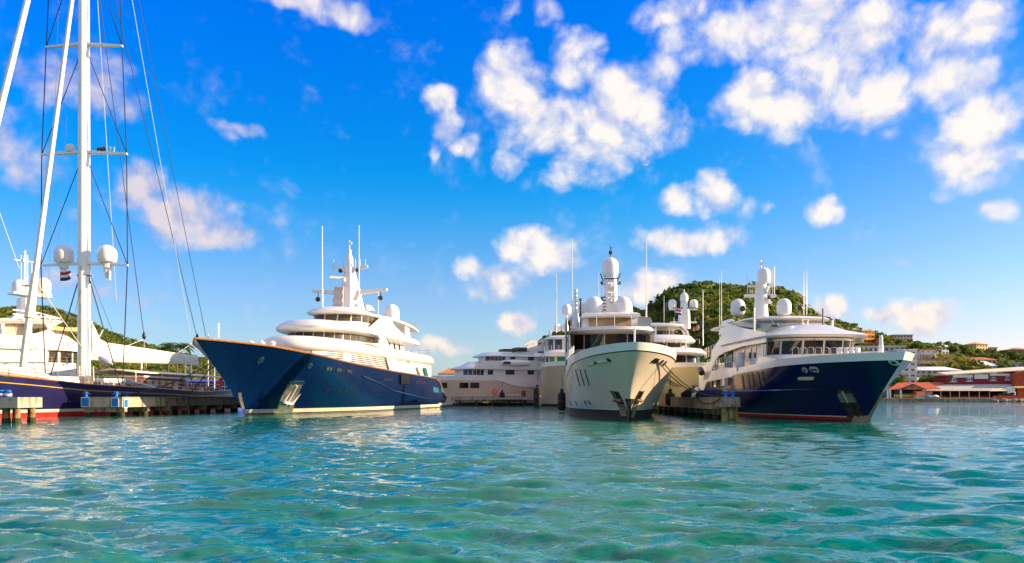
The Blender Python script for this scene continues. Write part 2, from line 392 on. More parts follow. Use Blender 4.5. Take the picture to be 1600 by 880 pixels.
class Yacht:
    """local frame: x towards the bow (0 where the stem meets the water), y to port, z up"""
    def __init__(s, name, label, loc, theta, cat='yacht', group=None):
        s.loc = Vector((loc[0], loc[1], 0)); t = R(theta)
        s.bow = Vector((-math.sin(t), -math.cos(t), 0)); s.port = Vector((math.cos(t), -math.sin(t), 0))
        s.root = thing(name, label, cat, s.loc, math.atan2(s.bow.y, s.bow.x), group)
    def plane(s, px, py, yl):
        u, v = (px - HX) / K, (HY - py) / K
        Y = (yl + s.loc.dot(s.port)) / (u * s.port.x + s.port.y)
        rel = Vector((u * Y, Y, 0)) - s.loc
        return rel.dot(s.bow), CAMZ + v * Y
    def front(s, px, py, xl):
        u, v = (px - HX) / K, (HY - py) / K
        Y = (xl + s.loc.dot(s.bow)) / (u * s.bow.x + s.bow.y)
        rel = Vector((u * Y, Y, 0)) - s.loc
        return rel.dot(s.port), CAMZ + v * Y
    def z(s, py, x, y=0.0):
        p = s.loc + s.bow * x + s.port * y
        return CAMZ + (HY - py) / K * p.y
    def world(s, x, y, z):
        p = s.loc + s.bow * x + s.port * y
        return Vector((p.x, p.y, z))
    # ---- hull
    def set_hull(s, L, ov, sheer, Bd, Bw, Ld, Lw, qd=2.4, qw=1.7, rd=1.25, rw=1.0, pe=1.2, pf=1.3, stern_t=.85, srake=0.0):
        s.L = L; s.ov = ov; s.sh = sheer; s.Bd = Bd; s.Bw = Bw; s.Ld = Ld; s.Lw = Lw
        s.qd, s.qw, s.rd, s.rw, s.pe, s.pf, s.st, s.srake = qd, qw, rd, rw, pe, pf, stern_t, srake
    def zs(s, x): return interp(x, [a for a, _ in s.sh], [b for _, b in s.sh])
    def xstem(s, v): return s.ov * (max(v, 0) ** s.pe if v >= 0 else 0) if v >= 0 else 0.15 * v * s.ov
    def hb(s, x, v):
        v = min(v, 1.2); vv = max(v, 0.0)
        d = s.xstem(v) - x
        if d <= 0: return 0.0
        B = s.Bw + (s.Bd - s.Bw) * vv ** s.pf
        Le = s.Lw + (s.Ld - s.Lw) * vv
        q = s.qw + (s.qd - s.qw) * vv; r = s.rw + (s.rd - s.rw) * vv
        t = min(d / Le, 1.0)
        f = (1 - (1 - t) ** q) ** (1.0 / r)
        a = (d - 0.6 * s.L) / (0.4 * s.L)
        if a > 0: f *= 1 - (1 - s.st) * min(a, 1.2) ** 2
        return B * f
    def hpt(s, x, z, side=1, off=0.0):
        v = z / s.zs(x)
        y = s.hb(x, v)
        p = Vector((x, side * y, z))
        if off:
            e = 0.15
            dyx = (s.hb(x + e, z / s.zs(x)) - s.hb(x - e, z / s.zs(x))) / (2 * e)
            dyz = (s.hb(x, (z + e) / s.zs(x)) - s.hb(x, (z - e) / s.zs(x))) / (2 * e)
            n = Vector((-dyx, side, -dyz)); n.normalize()
            p += n * off
        return p
    def rows(s, rows, mats, name, nu=46, x0=None, transom=True, off=0.0, inner=0.0, label=None, xend=None, cap=False):
        """rows: list of (kind, value, material) kind 'z' absolute height or 'v' share of the sheer height, 'h' height above the sheer"""
        mb = MB(); n = nu + 1
        us = [(i / nu) ** 1.7 for i in range(n)]
        both = []
        for (kind, val, mi) in rows:
            half = []
            for u in us:
                v0 = val / s.zs(0) if kind == 'z' else (val if kind == 'v' else 1 + .35 * val / s.zs(s.ov))
                xs = s.xstem(v0)
                xe = -(s.L if xend is None else xend) + s.srake * max(v0, 0)
                x = xs + (xe - xs) * u
                zz = s.zs(x)
                z = val if kind == 'z' else (val * zz if kind == 'v' else zz + val)
                v = z / zz
                if kind == 'z': z = min(z, zz * .98)
                vv = v if kind == 'v' else (v0 if kind == 'z' else 1 + .35 * val / zz)
                y = s.hb(x, vv) if u > 0 else 0.0
                if y > 0: y += off
                if u == 0: x += off
                half.append((x, y, z))
            both.append((half, mi))
        for i in range(len(both) - 1):
            a, _ = both[i]; b, mi = both[i + 1]
            for side in (1, -1):
                vs = [(x, side * y, z) for (x, y, z) in a] + [(x, side * y, z) for (x, y, z) in b]
                fs = [(k, k + 1, n + k + 1, n + k) if side > 0 else (k, n + k, n + k + 1, k + 1) for k in range(n - 1)]
                mb.add(vs, fs, mi)
        if transom:
            for i in range(len(both) - 1):
                a = both[i][0][-1]; b, mi = both[i + 1][0][-1], both[i + 1][1]
                mb.add([a, (a[0], -a[1], a[2]), (b[0], -b[1], b[2]), b], [(0, 1, 2, 3)], mi)
        if inner:
            top = both[-1][0]; bot = both[0][0]; mi = both[-1][1]
            for side in (1, -1):
                t = [(x, side * y, z) for (x, y, z) in top]
                ti = [(x - inner * (1 if k == 0 else .5), side * max(y - inner, 0), z) for k, (x, y, z) in enumerate(top)]
                bi = [(x - inner * (1 if k == 0 else .5), side * max(y - inner, 0), z) for k, (x, y, z) in enumerate(bot)]
                fs = []
                for k in range(n - 1): fs += [(k, k + 1, n + k + 1, n + k), (n + k, n + k + 1, 2 * n + k + 1, 2 * n + k)]
                mb.add(t + ti + bi, fs, mi)
        o = mb.build(name, mats, s.root, label, ang=40, recalc=False)
        bm = bmesh.new(); bm.from_mesh(o.data); bmesh.ops.remove_doubles(bm, verts=bm.verts, dist=.002)
        bmesh.ops.recalc_face_normals(bm, faces=bm.faces); bm.to_mesh(o.data); bm.free()
        o.data.polygons.foreach_set('use_smooth', [True] * len(o.data.polygons)); o.data.set_sharp_from_angle(angle=R(40))
        return o
    def deck(s, name='deck', dz=-0.7, mat=None, nu=30, inset=.06):
        mb = MB(); pts = []
        for i in range(nu + 1):
            x = s.ov - (s.ov + s.L) * (i / nu) ** 1.5
            pts.append((x, max(s.hb(x, 1.0 + dz / s.zs(x)) - inset, 0), s.zs(x) + dz))
        for i in range(nu):
            a, b = pts[i], pts[i + 1]
            mb.add([a, b, (b[0], -b[1], b[2]), (a[0], -a[1], a[2])], [(0, 1, 2, 3)])
        return mb.build(name, mat or teakdeck, s.root)
    def caprail(s, r, mat, dz=0.0, name='cap_rail', x1=None, off=.02):
        mb = MB()
        xs = [s.ov - (s.ov + (s.L if x1 is None else x1)) * (i / 40) ** 1.6 for i in range(41)]
        for side in (1, -1):
            mb.tube([(x + (off if i == 0 else 0), side * (s.hb(x, 1.0) + (off if i else 0)), s.zs(x) + dz) for i, x in enumerate(xs)], r, 6)
        return mb.build(name, mat, s.root)
    def patch(s, corners, mat, name, side=1, n=6, m=4, off=.03, label=None, parent=None, depth=.0):
        """a plate lying on the hull: corners (x,z) in order"""
        mb = MB(); c = [Vector(q) for q in corners]
        g = []
        for j in range(m + 1):
            for i in range(n + 1):
                q = c[0].lerp(c[1], i / n).lerp(c[3].lerp(c[2], i / n), j / m)
                g.append(s.hpt(q[0], q[1], side, off))
        lo = []
        for j in range(m + 1):
            for i in range(n + 1):
                q = c[0].lerp(c[1], i / n).lerp(c[3].lerp(c[2], i / n), j / m)
                lo.append(s.hpt(q[0], q[1], side, -.03))
        W_ = n + 1
        fs = [(j * W_ + i, j * W_ + i + 1, (j + 1) * W_ + i + 1, (j + 1) * W_ + i) for j in range(m) for i in range(n)]
        edge = [i for i in range(W_)] + [j * W_ + n for j in range(1, m + 1)] + [m * W_ + i for i in range(n - 1, -1, -1)] + [j * W_ for j in range(m - 1, 0, -1)]
        T = len(g)
        for a, b in zip(edge, edge[1:] + edge[:1]): fs.append((a, b, T + b, T + a))
        mb.add(g + lo, fs)
        return mb.build(name, mat, parent or s.root, label)
    def disc(s, x, z, r, mat, name, side=1, off=.04, n=10, sx=1.0, parent=None, ring=None):
        mb = MB(); pts = [s.hpt(x, z, side, off)]
        for k in range(n):
            t = 2 * PI * k / n
            pts.append(s.hpt(x + sx * r * math.cos(t), z + r * math.sin(t), side, off))
        for k in range(n):
            t = 2 * PI * k / n
            pts.append(s.hpt(x + sx * r * math.cos(t), z + r * math.sin(t), side, -.02))
        fs = [(0, 1 + k, 1 + (k + 1) % n) for k in range(n)] + [(1 + k, 1 + n + k, 1 + n + (k + 1) % n, 1 + (k + 1) % n) for k in range(n)]
        mb.add(pts, fs)
        return mb.build(name, mat, parent or s.root)
    # ---- superstructure
    def box(s, name, c, d, mat, parent=None, rz=0, label=None):
        return MB().box(c, d, rz).build(name, mat, parent or s.root, label)
    def slab(s, name, mat, plan, rings, parent=None, label=None):
        """rings: (z, inset) through the height of a rounded deck"""
        mb = MB(); mb.loft([plan_pts(*plan, z=z, inset=i) for (z, i) in rings])
        return mb.build(name, mat, parent or s.root, label, ang=50)
    def wall(s, name, mat, planB, planT, z0, z1, parent=None, label=None):
        w = Wall(planB, planT, z0, z1)
        mb = MB(); mb.loft([w.b, w.t])
        w.obj = mb.build(name, mat, parent or s.root, label, ang=40)
        return w
    def plate(s, name, mat, poly, y, th=.12, both=True, parent=None, lean=0.0):
        """fashion plate standing in the fore-and-aft plane; poly of (x,z)"""
        for sg in ((1, -1) if both else (1,)):
            mb = MB()
            mb.prism([(q[0], sg * y, q[1]) for q in poly], (0, -sg * th, 0))
            o = mb.build(name, mat, parent or s.root, ang=30)
        return o

def plan_pts(xf, xr, hb, rnd, pw=2.4, hr=None, z=0.0, inset=0.0, nf=18, rc=0.0):
    """deck outline, rear starboard round the bow to rear port. hr: half-breadth at the rear, rc: rear corner radius"""
    xf -= inset; xr += inset; hb = hb - inset; hr = (hr - inset) if hr else hb
    rnd = max(rnd - inset * .5, 0.05)
    pts = []
    for i in range(nf + 1):
        t = i / nf * PI / 2
        pts.append((xf - rnd + rnd * math.cos(t) ** (2 / pw), hb * math.sin(t) ** (2 / pw)))
    side = []
    if rc > 0:
        side = [(xr + rc, hr)] + [(xr + rc - rc * math.sin(a), hr - rc + rc * math.cos(a)) for a in (PI / 8, PI / 4, 3 * PI / 8, PI / 2)]
    else:
        side = [(xr, hr)]
    port = pts + side
    stb = [(x, -y) for (x, y) in reversed(port)]
    return [(x, y, z) for (x, y) in stb[:-1] + port]

class Wall:
    def __init__(s, planB, planT, z0, z1):
        s.b = [Vector(p) for p in plan_pts(*planB, z=z0)]; s.t = [Vector(p) for p in plan_pts(*planT, z=z1)]
        s.z0, s.z1 = z0, z1
        c = [0.0]
        for a, b in zip(s.b, s.b[1:]): c.append(c[-1] + (b - a).length)
        s.c = c; s.len = c[-1]; s.mid = s.len / 2
    def pt(s, d, h, off=0.0):
        """d metres of outline measured from the centreline at the bow, port positive; h 0..1 up the wall"""
        q = min(max(d + s.mid, 0.0), s.len)
        i = max(k for k in range(len(s.c) - 1) if s.c[k] <= q + 1e-9)
        f = (q - s.c[i]) / max(s.c[i + 1] - s.c[i], 1e-6)
        b = s.b[i].lerp(s.b[i + 1], f); t = s.t[i].lerp(s.t[i + 1], f)
        p = b.lerp(t, h)
        tan = (s.b[i + 1] - s.b[i]).normalized()
        n = Vector((tan.y, -tan.x, 0))
        if n.dot(Vector((p.x - s.b[0].x * .5 - s.b[len(s.b) // 2].x * .5, p.y, 0))) < 0: n = -n
        return p + n * off
    def window(s, d0, d1, h0, h1, mat, parent, name='window', off=.05, k=3, slant=0.0, label=None):
        mb = MB(); o = []; inn = []
        for h in (h0, h1):
            for i in range(k + 1):
                d = d0 + (d1 - d0) * i / k + (slant if h == h1 else 0)
                o.append(s.pt(d, h, off)); inn.append(s.pt(d, h, -.03))
        W_ = k + 1
        fs = [(i, i + 1, W_ + i + 1, W_ + i) for i in range(k)]
        edge = list(range(W_)) + list(range(2 * W_ - 1, W_ - 1, -1))
        T = 2 * W_
        for a, b in zip(edge, edge[1:] + edge[:1]): fs.append((a, b, T + b, T + a))
        mb.add(o + inn, fs)
        return mb.build(name, mat, parent, label)
    def windows(s, edges, h0, h1, mat, parent, gap=.12, **kw):
        for a, b in zip(edges, edges[1:]): s.window(a + gap / 2, b - gap / 2, h0, h1, mat, parent, **kw)
    def d_at_y(s, y):
        best = min(range(len(s.b)), key=lambda i: abs(s.b[i].y - y) + (0 if s.b[i].x > s.b[0].x + .01 else 0))
        return s.c[best] - s.mid
    def d_at_x(s, x, side=1):
        half = len(s.b) // 2
        idx = range(half, len(s.b)) if side > 0 else range(0, half + 1)
        pr = [(s.b[i].x, s.c[i]) for i in idx]
        return interp(x, [a for a, _ in pr], [b for _, b in pr]) - s.mid

def radome(mb, c, r, tall=1.15, n=18):
    """satellite dome: short foot, cylindrical skirt, hemispherical top; c is the centre of its base"""
    h = 2 * r * tall
    prof = [(r * .70, 0), (r * .90, h * .04), (r * .96, h * .12), (r, h * .3), (r, h - r)]
    prof += [(r * math.cos(a), h - r + r * math.sin(a)) for a in (R(15), R(30), R(45), R(60), R(75), R(86))]
    return mb.lathe(prof, c, n)
def whip(y, x, yy, z0, z1, r=.05, mat=None):
    return MB().tube([(x, yy, z0), (x, yy, z0 + (z1 - z0) * .3), (x, yy, z0 + (z1 - z0) * .3 + .02), (x, yy, z1)], [r * 1.6, r * 1.4, r, r * .6], 6).build('whip_antenna', mat or radw, y.root)
def railing(parent, pts, h=1.0, step=1.5, rails=2, r=.025, mat=None, name='railing'):
    mb = MB(); pts = [Vector(p) for p in pts]
    seg = [(b - a).length for a, b in zip(pts, pts[1:])]
    for k in range(1, rails + 1):
        mb.tube([p + Vector((0, 0, h * k / rails)) for p in pts], r, 5)
    tot = sum(seg); npost = max(int(tot / step), 1)
    for i in range(npost + 1):
        d = tot * i / npost; j = 0
        while j < len(seg) - 1 and d > seg[j]: d -= seg[j]; j += 1
        p = pts[j].lerp(pts[j + 1], min(d / max(seg[j], 1e-6), 1))
        mb.bar(p, p + Vector((0, 0, h)), r, 5)
    return mb.build(name, mat or stainless, parent)
def rect_loft(mb, secs):
    """secs: (cx, cy, z, lx, ly)"""
    rings = []
    for (cx, cy, z, lx, ly) in secs:
        c = min(lx, ly) * .25
        rings.append([(cx + sx * (lx / 2 - a), cy + sy * (ly / 2 - b), z) for (sx, sy, a, b) in
                      ((1, 1, 0, c), (1, 1, c, 0), (-1, 1, c, 0), (-1, 1, 0, c), (-1, -1, 0, c), (-1, -1, c, 0), (1, -1, c, 0), (1, -1, 0, c))])
    return mb.loft(rings)
def hull_px(y, px, py, side=1):
    """where the sight line through a place in the photograph first meets the topsides of that side"""
    u, v = (px - HX) / K, (HY - py) / K
    def f(Y):
        rel = Vector((u * Y, Y, 0)) - y.loc
        x, yy, z = rel.dot(y.bow), side * rel.dot(y.port), CAMZ + v * Y
        zz = max(z, .05); vv = zz / y.zs(x)
        gap = yy - y.hb(x, min(vv, 1.0))
        if x > y.xstem(min(vv, 1)): gap = abs(yy) + (x - y.xstem(min(vv, 1)))
        return gap, x, min(zz, y.zs(x) * .985)
    best = None; prev = None
    Y = y.loc.y - y.ov - 4
    while Y < y.loc.y + y.L:
        g = f(Y)
        if best is None or g[0] < best[0]: best = g
        if g[0] <= 0:
            lo, hi = Y - .1, Y
            for _ in range(20):
                m = (lo + hi) / 2
                if f(m)[0] > 0: lo = m
                else: hi = m
            g = f(hi); return (g[1], g[2])
        Y += .1
    return (best[1], best[2])
# ------------------------------------------------------------------ big blue motor yacht on the left
def yacht_blue():
    y = Yacht('motor_yacht', 'big blue hulled motor yacht with white superstructure and tall raked bow', (-28.2, 85.0), 9.0)
    r = y.root
    y.set_hull(68, 10.0, [(10, 7.35), (3, 7.05), (-2, 6.66), (-13, 6.1), (-31, 5.57), (-55, 5.2), (-61, 5.1), (-64.5, 3.3), (-68, 1.6)],
               6.1, 5.7, 19, 30, qd=2.3, qw=1.7, rd=1.0, pe=1.08, pf=1.5, stern_t=.9)
    y.rows([('z', -1.2, 0), ('z', 0.0, 0), ('z', .12, 0), ('z', .55, 1), ('v', .16, 2), ('v', .3, 2), ('v', .45, 2), ('v', .6, 2), ('v', .72, 2), ('v', .84, 2), ('v', .93, 2), ('v', 1.0, 2)],
           [darkboot, creamstripe, navyA], 'hull', nu=60)
    y.deck(dz=-.9)
    y.caprail(.11, teak, .04)
    # steel stem guard and anchor pocket
    y.patch([(.5, .1), (.1, .1), (2.0, 2.3), (2.4, 2.3)], steel, 'stem_guard', n=2, m=6)
    y.patch([(.5, .1), (.1, .1), (2.0, 2.3), (2.4, 2.3)], steel, 'stem_guard', side=-1, n=2, m=6)
    Q = lambda px, py: hull_px(y, px, py)
    pk = y.patch([Q(430, 647), Q(456, 647), Q(474, 597), Q(452, 596)], steel, 'anchor_pocket', n=4, m=8, off=.05)
    y.patch([Q(450, 599.5), Q(475.5, 599.5), Q(475.5, 596), Q(452, 596)], chrome, 'pocket_lip', n=4, m=1, off=.12, parent=pk)
    a, b = Q(446, 632), Q(463, 602)
    mb = MB()
    p0 = y.hpt(a[0], a[1], 1, .14); p1 = y.hpt(b[0], b[1], 1, .14)
    mb.bar(p0, p1, .12, 6); mb.bar(y.hpt(a[0] + .75, a[1] + .35, 1, .16), y.hpt(a[0] - .75, a[1] + .1, 1, .16), .16, 6)
    mb.tube([y.hpt(a[0] + .75, a[1] + .35, 1, .16), y.hpt(a[0] + .7, a[1] + 1.5, 1, .2)], [.2, .03], 6)
    mb.tube([y.hpt(a[0] - .75, a[1] + .1, 1, .16), y.hpt(a[0] - 1.0, a[1] + 1.3, 1, .2)], [.2, .03], 6)
    mb.build('anchor', radw, pk)
    for (px, py) in ((407, 563.5), (484.5, 572)):
        f = y.disc(*Q(px, py), .32, chrome, 'fairlead', off=.07)
        y.disc(*Q(px, py), .17, steeld, 'fairlead_hole', off=.09, parent=f)
    for i in range(3):
        x, z = Q(515 + i * 15.5, 576.5 + i * 2.1)
        f = y.patch([(x + .9, z - .26), (x - 1.1, z - .26), (x - 1.1, z + .26), (x + .9, z + .26)], blackp, 'mooring_port', n=3, m=1, off=.03)
        for k in (-.1, .6):
            y.disc(x + k - .1, z, .22, chrome, 'fairlead', off=.09, parent=f)
    for px in (512, 528, 540, 555, 567, 579, 587, 594, 607, 612):
        x, z = Q(px, 611 + (px - 512) * .012)
        y.disc(x, z, .26, glass, 'porthole', off=.035, n=8)
    # knuckle in the topsides and the aft boarding side
    kn = MB()
    xs = [Q(545, 577)[0], Q(575, 588)[0], Q(600, 600)[0], Q(612, 610)[0]]
    kp = [y.hpt(Q(px, py)[0], Q(px, py)[1], 1, .02) for (px, py) in ((566, 588), (585, 596), (600, 603), (611, 610), (640, 617), (660, 622), (694, 623))]
    kn.tube(kp, .13, 6); kn.build('rubbing_strake', navyA, r)
    for px in (631, 637): y.patch([Q(px - 2, 614.5), Q(px + 2, 614.5), Q(px + 2, 610.5), Q(px - 2, 610.5)], glass, 'porthole', n=2, m=1)
    for (a0, a1, py) in ((600, 613, 593), (650, 663, 597.5)):
        f = y.patch([Q(a0, py + 2), Q(a1, py + 2), Q(a1, py - 1.6), Q(a0, py - 1.6)], chrome, 'freeing_port', n=4, m=1)
        y.patch([Q(a0 + 1, py + 1.5), Q(a1 - 1, py + 1.5), Q(a1 - 1, py - 1), Q(a0 + 1, py - 1)], blackp, 'port_opening', n=4, m=1, off=.06, parent=f)
    y.patch([Q(624.5, 600), Q(638, 600), Q(638, 585.5), Q(624.5, 585.5)], blackp, 'boarding_gate', n=3, m=2, off=.25)
    for (a0, a1) in ((677, 686), (689, 692.5)):
        y.patch([Q(a0, 613), Q(a1, 614), Q(a1 - 1.5, 606), Q(a0 - 1, 604.5)], glassb, 'stern_window', n=2, m=1, off=.05)
    sp = MB(); sp.loft([[(p[0], p[1], z) for p in plan_pts(-60, -72, 5.6, 3, z=0, rc=.6)] for z in (.35, .75)]); sp.build('swim_platform', creamstripe, r)

    # ---- deck 1: house behind the cap rail with steel louvre slats, T1: the white coaming that runs the full length
    w0 = y.wall('deckhouse', white, (-9.5, -57, 5.15, 12), (-9.5, -57, 5.15, 12), 4.6, 7.65)
    for i in range(7):
        z = 5.95 + i * .25
        d0, d1 = w0.d_at_x(-10.6), w0.d_at_x(-36 + (i * .45))
        mb = MB(); k = 22
        P_ = [w0.pt(d0 + (d1 - d0) * j / k, 0, .0) for j in range(k + 1)]
        P_ = [Vector((p.x, p.y, z)) for p in P_]
        if i == 0:
            base = MB()
            base.loft([[Vector((p.x, p.y + .02, 5.5)) for p in P_], [Vector((p.x, p.y + .02, 7.64)) for p in P_]], caps=False, closed=False)
            base.build('louvre_backing', steeld, w0.obj)
        
        mb.loft([[p + Vector((0, .05, 0)) for p in P_], [p + Vector((0, .16, 0)) for p in P_], [p + Vector((0, .13, .12)) for p in P_], [p + Vector((0, .03, .12)) for p in P_]], True, False)
        mb.build('louvre_slat', white2, w0.obj)
    mb = MB(); dd = w0.d_at_x(-15.5)
    mb.loft([[w0.pt(dd, 0, .14) + Vector((0, 0, 1.0)), w0.pt(dd + 2.0, 0, .14) + Vector((0, 0, 1.0)), w0.pt(dd + 2.0, 0, 0) + Vector((0, 0, 1.0)), w0.pt(dd, 0, 0) + Vector((0, 0, 1.0))],
             [w0.pt(dd, 1, .14), w0.pt(dd + 2.0, 1, .14), w0.pt(dd + 2.0, 1, 0), w0.pt(dd, 1, 0)]])
    mb.build('louvre_post', white, w0.obj)
    y.slab('upper_deck_coaming', white, (-8.5, -56.5, 5.85, 12, 2.2), [(7.3, .9), (7.5, .25), (7.9, 0), (8.5, .15), (8.95, .6), (9.15, 1.3)])
    # ---- wheelhouse
    w1 = y.wall('wheelhouse', white, (-15.8, -30, 4.75, 7.5), (-16.3, -30, 4.65, 7.5), 9.0, 10.6)
    e = [w1.d_at_x(-27.5, -1)] + [k * 1.35 for k in (-5.5, -4.5, -3.5, -2.5, -1.5, -.5, .5, 1.5, 2.5, 3.5, 4.5, 5.5, 6.5)] + [w1.d_at_x(-27.5, 1)]
    w1.windows([q for q in e if abs(q) < w1.mid - .2], .12, .78, glassw, w1.obj, gap=.14)
    y.slab('wheelhouse_brow', white, (-13.6, -47, 5.85, 9.5, 2.3), [(10.05, 1.2), (10.15, .5), (10.35, .05), (10.7, .0), (11.15, .45), (11.5, 1.2), (11.68, 2.4)], label=None)
    # aft of the wheelhouse: slanting side plates and open recesses under the overhanging decks
    A = lambda px, py, yl=5.75: y.plane(px, py, yl)
    y.plate('side_screen', white, [A(570, 535.5), A(592, 542), A(604, 549), A(613, 549), A(604, 531), A(598, 521), A(589, 521), A(594, 529), A(591.5, 537)], 5.75, .14, lean=.0)
    y.plate('side_screen', white, [A(606, 560), A(611, 580), A(625, 584.5), A(623, 566), A(620, 558)], 5.6, .14)
    y.plate('deck_support', white, [A(634, 551), A(642, 565), A(646, 566), A(640, 548)], 5.6, .2)
    y.plate('deck_support', white, [A(654, 573), A(661, 593), A(665, 594), A(660, 573)], 5.6, .2)
    y.plate('wind_screen', glassg, [A(663, 574), A(668, 594), A(673, 594), A(668, 575)], 5.55, .05)
    w2 = y.wall('bridge_deck_house', white, (-28, -44, 4.3, .5), (-28, -43, 4.3, .5), 9.0, 10.2)
    for k in range(4):
        d = w2.d_at_x(-33.0 - k * 2.6)
        w2.window(d, d + .85, .12, .8, glass, w2.obj, k=1)
    w3 = y.wall('main_deck_saloon', cream, (-40, -54, 4.2, .5), (-40, -54, 4.2, .5), 4.2, 7.4)
    for k in range(4):
        d = w3.d_at_x(-43 - k * 2.9); w3.window(d, d + 1.2, .15, .78, glass, w3.obj, k=1)
    railing(r, [(-44, 5.6, 11.2), (-46.8, 5.2, 11.2), (-46.8, -5.2, 11.2)], .8, 1.2)
    railing(r, [(-52, 5.6, 9.1), (-56.2, 5.2, 9.1), (-56.2, -5.2, 9.1)], .85, 1.2)
    railing(r, [(-61.5, 5.3, 5.1), (-64.5, 5.2, 3.4), (-67, 5.0, 2.0)], .9, 1.0)
    # ---- sun deck
    w4 = y.wall('sundeck_house', white, (-23.2, -36, 3.9, 4.5), (-24.0, -36, 3.7, 4.5), 11.4, 13.35)
    ee = [-6.3, -4.7, -2.9, -1.0, .9, 2.8, 4.6, 6.4, 8.2, 9.6]
    w4.windows(ee, .40, .86, glassw, w4.obj, gap=.22)
    y.slab('sundeck_roof', white, (-21.9, -38, 4.25, 5.0, 2.3), [(13.1, .7), (13.2, .15), (13.4, 0), (13.75, .5), (14.1, 1.6), (14.25, 2.6)])
    wing = MB()
    for sg in (1, -1):
        P_ = [(-30, 3.2, 13.55), (-38, 3.4, 13.9), (-46, 3.6, 13.6), (-53.5, 3.7, 12.9)]
        for (x, yy, z) in P_: pass
    wing.loft([[(x, -w, z - t), (x, w, z - t), (x, w + .15, z - t * .4), (x, w - .5, z), (x, -w + .5, z), (x, -w - .15, z - t * .4)] for (x, w, z, t) in
               ((-33, 3.7, 14.0, .7), (-38, 4.3, 14.0, .55), (-44, 4.5, 13.85, .45), (-49, 4.4, 13.55, .4), (-52.5, 4.1, 13.2, .3))])
    wing.build('sundeck_wing', white, r, ang=50)
    y.plate('wing_support', white, [(-45.5, 11.2), (-48.2, 11.2), (-47.2, 13.4), (-44.8, 13.5)], 4.0, .2)
    y.plate('sundeck_side', white, [(-26, 11.4), (-45, 11.2), (-38, 12.5), (-35, 13.6), (-31, 13.3)], 4.6, .15)
    d = MB(); radome(d, (-44.5, 1.9, 13.9), 1.25); d.build('radome', radw, r)
    d = MB(); radome(d, (-44.5, -2.2, 13.9), 1.25); d.build('radome', radw, r)
    railing(r, [(-47, 4.2, 13.6), (-51.5, 4.0, 13.2), (-51.5, -4.0, 13.2)], .6, .8)
    # ---- mast
    mz = lambda py: y.z(py, -30)
    mb = MB(); rect_loft(mb, [(-31.3, 0, 13.9, 5.4, 3.2), (-31.2, 0, 15.6, 4.2, 2.6), (-31, 0, 17.6, 3.2, 2.2), (-30.8, 0, 19.3, 2.0, 1.5), (-30.6, 0, 20.6, 1.2, 1.1), (-30.6, 0, 21.2, 1.0, 1.0)])
    mast = mb.build('radar_mast', white, r, ang=40)
    mb = MB()
    for i in range(16):
        pass
    rings = []
    for i in range(15):
        t = i / 14; z = 14.2 + 3.3 * t; b = .14 * math.sin(i * PI / 2.33)
        rings.append([(-28.4 - .3 * t + b, -1.75 + .2 * t, z), (-28.4 - .3 * t + b, -.25, z), (-29.6, -.25, z), (-29.6, -1.75 + .2 * t, z)])
    mb.loft(rings); mb.build('exhaust_panel', louvrem, mast, ang=60)
    for z, hw, lx in ((16.9, 5.6, .7), (20.3, 2.7, .35)):
        mb = MB()
        for sg in (1, -1):
            mb.loft([[(-30.5 - lx / 2, sg * .6, z - .45), (-30.5 + lx / 2, sg * .6, z - .45), (-30.5 + lx / 2, sg * .6, z + .25), (-30.5 - lx / 2, sg * .6, z + .25)],
                     [(-30.7 - lx / 2, sg * hw, z + .15), (-30.7 + lx / 2, sg * hw, z + .15), (-30.7 + lx / 2, sg * hw, z + .5), (-30.7 - lx / 2, sg * hw, z + .5)]])
        mb.build('crosstree', white, mast)
    for sg in (1, -1):
        mb = MB(); mb.bar((-30.5, sg * 4.7, 16.9), (-30.5, sg * 4.7, 16.3), .06); mb.lathe([(.05, -.4), (.3, -.25), (.38, 0), (.3, .25), (.05, .4)], (-30.4, sg * 4.7, 16.0), 10, axis='X'); mb.build('searchlight', steeld, mast)
        for k in (.9, 1.6, 2.4):
            mb = MB(); mb.bar((-30.6, sg * k, 20.5), (-30.6, sg * k, 20.5 + 1.2), .05); mb.build('signal_pole', radw, mast)
        mb = MB(); mb.lathe([(.05, 0), (.3, .1), (.3, .5), (.1, .6)], (-30.5, sg * 1.3, 19.75), 10); mb.build('horn_speaker', steeld, mast)
    mb = MB(); mb.box((-29.6, -.9, 18.9), (.35, 3.2, .3), .5); mb.bar((-29.6, -.4, 18.3), (-29.6, -.4, 18.9), .25, 8); mb.build('radar_scanner', radw, mast)
    mb = MB(); mb.lathe([(.55, 20.9), (.6, 21.3), (.5, 22.0), (.3, 22.4), (.28, 23.0), (.05, 23.2)], (-30.6, 0, 0), 12); mb.bar((-30.6, 0, 23), (-30.6, 0, 24.4), .09); mb.box((-30.6, .1, 24.0), (.2, .5, .35)); mb.build('mast_head', radw, mast)
    for (px, py0, py1, x) in ((503.5, 489, 353, -26), (561, 491, 352, -28)):
        yy, zz = y.front(px, py0, x); _, z1 = y.front(px, py1, x)
        whip(y, x, yy, zz - .4, z1, .09)
    mb = MB(); mb.bar((-34, 3.2, 14), (-34, 3.2, 17.5), .04); mb.build('whip_antenna', radw, r)
    # bow: jackstaff and windlass things peeping over the rail
    yy, zz = y.front(341, 531, 6.0); mb = MB(); mb.bar((6.0, yy, zz - 1), (6.0, yy, y.z(505, 6.0)), .11, 8); mb.build('jackstaff', chrome, r)
    yy, zz = y.front(405, 538, -1.5)
    for k in range(3):
        mb = MB(); mb.lathe([(.5, 0), (.5, .3), (.25, .5), (.4, .8), (.1, 1.0)], (-2.0 - k * .5, yy - 1.2 + k * 1.0, zz - .55), 10); mb.box((-2 - k * .5, yy - 1.0 + k, zz - .5), (1.2, .8, .6)); mb.build('windlass', white, r)
    return y
yA = yacht_blue()
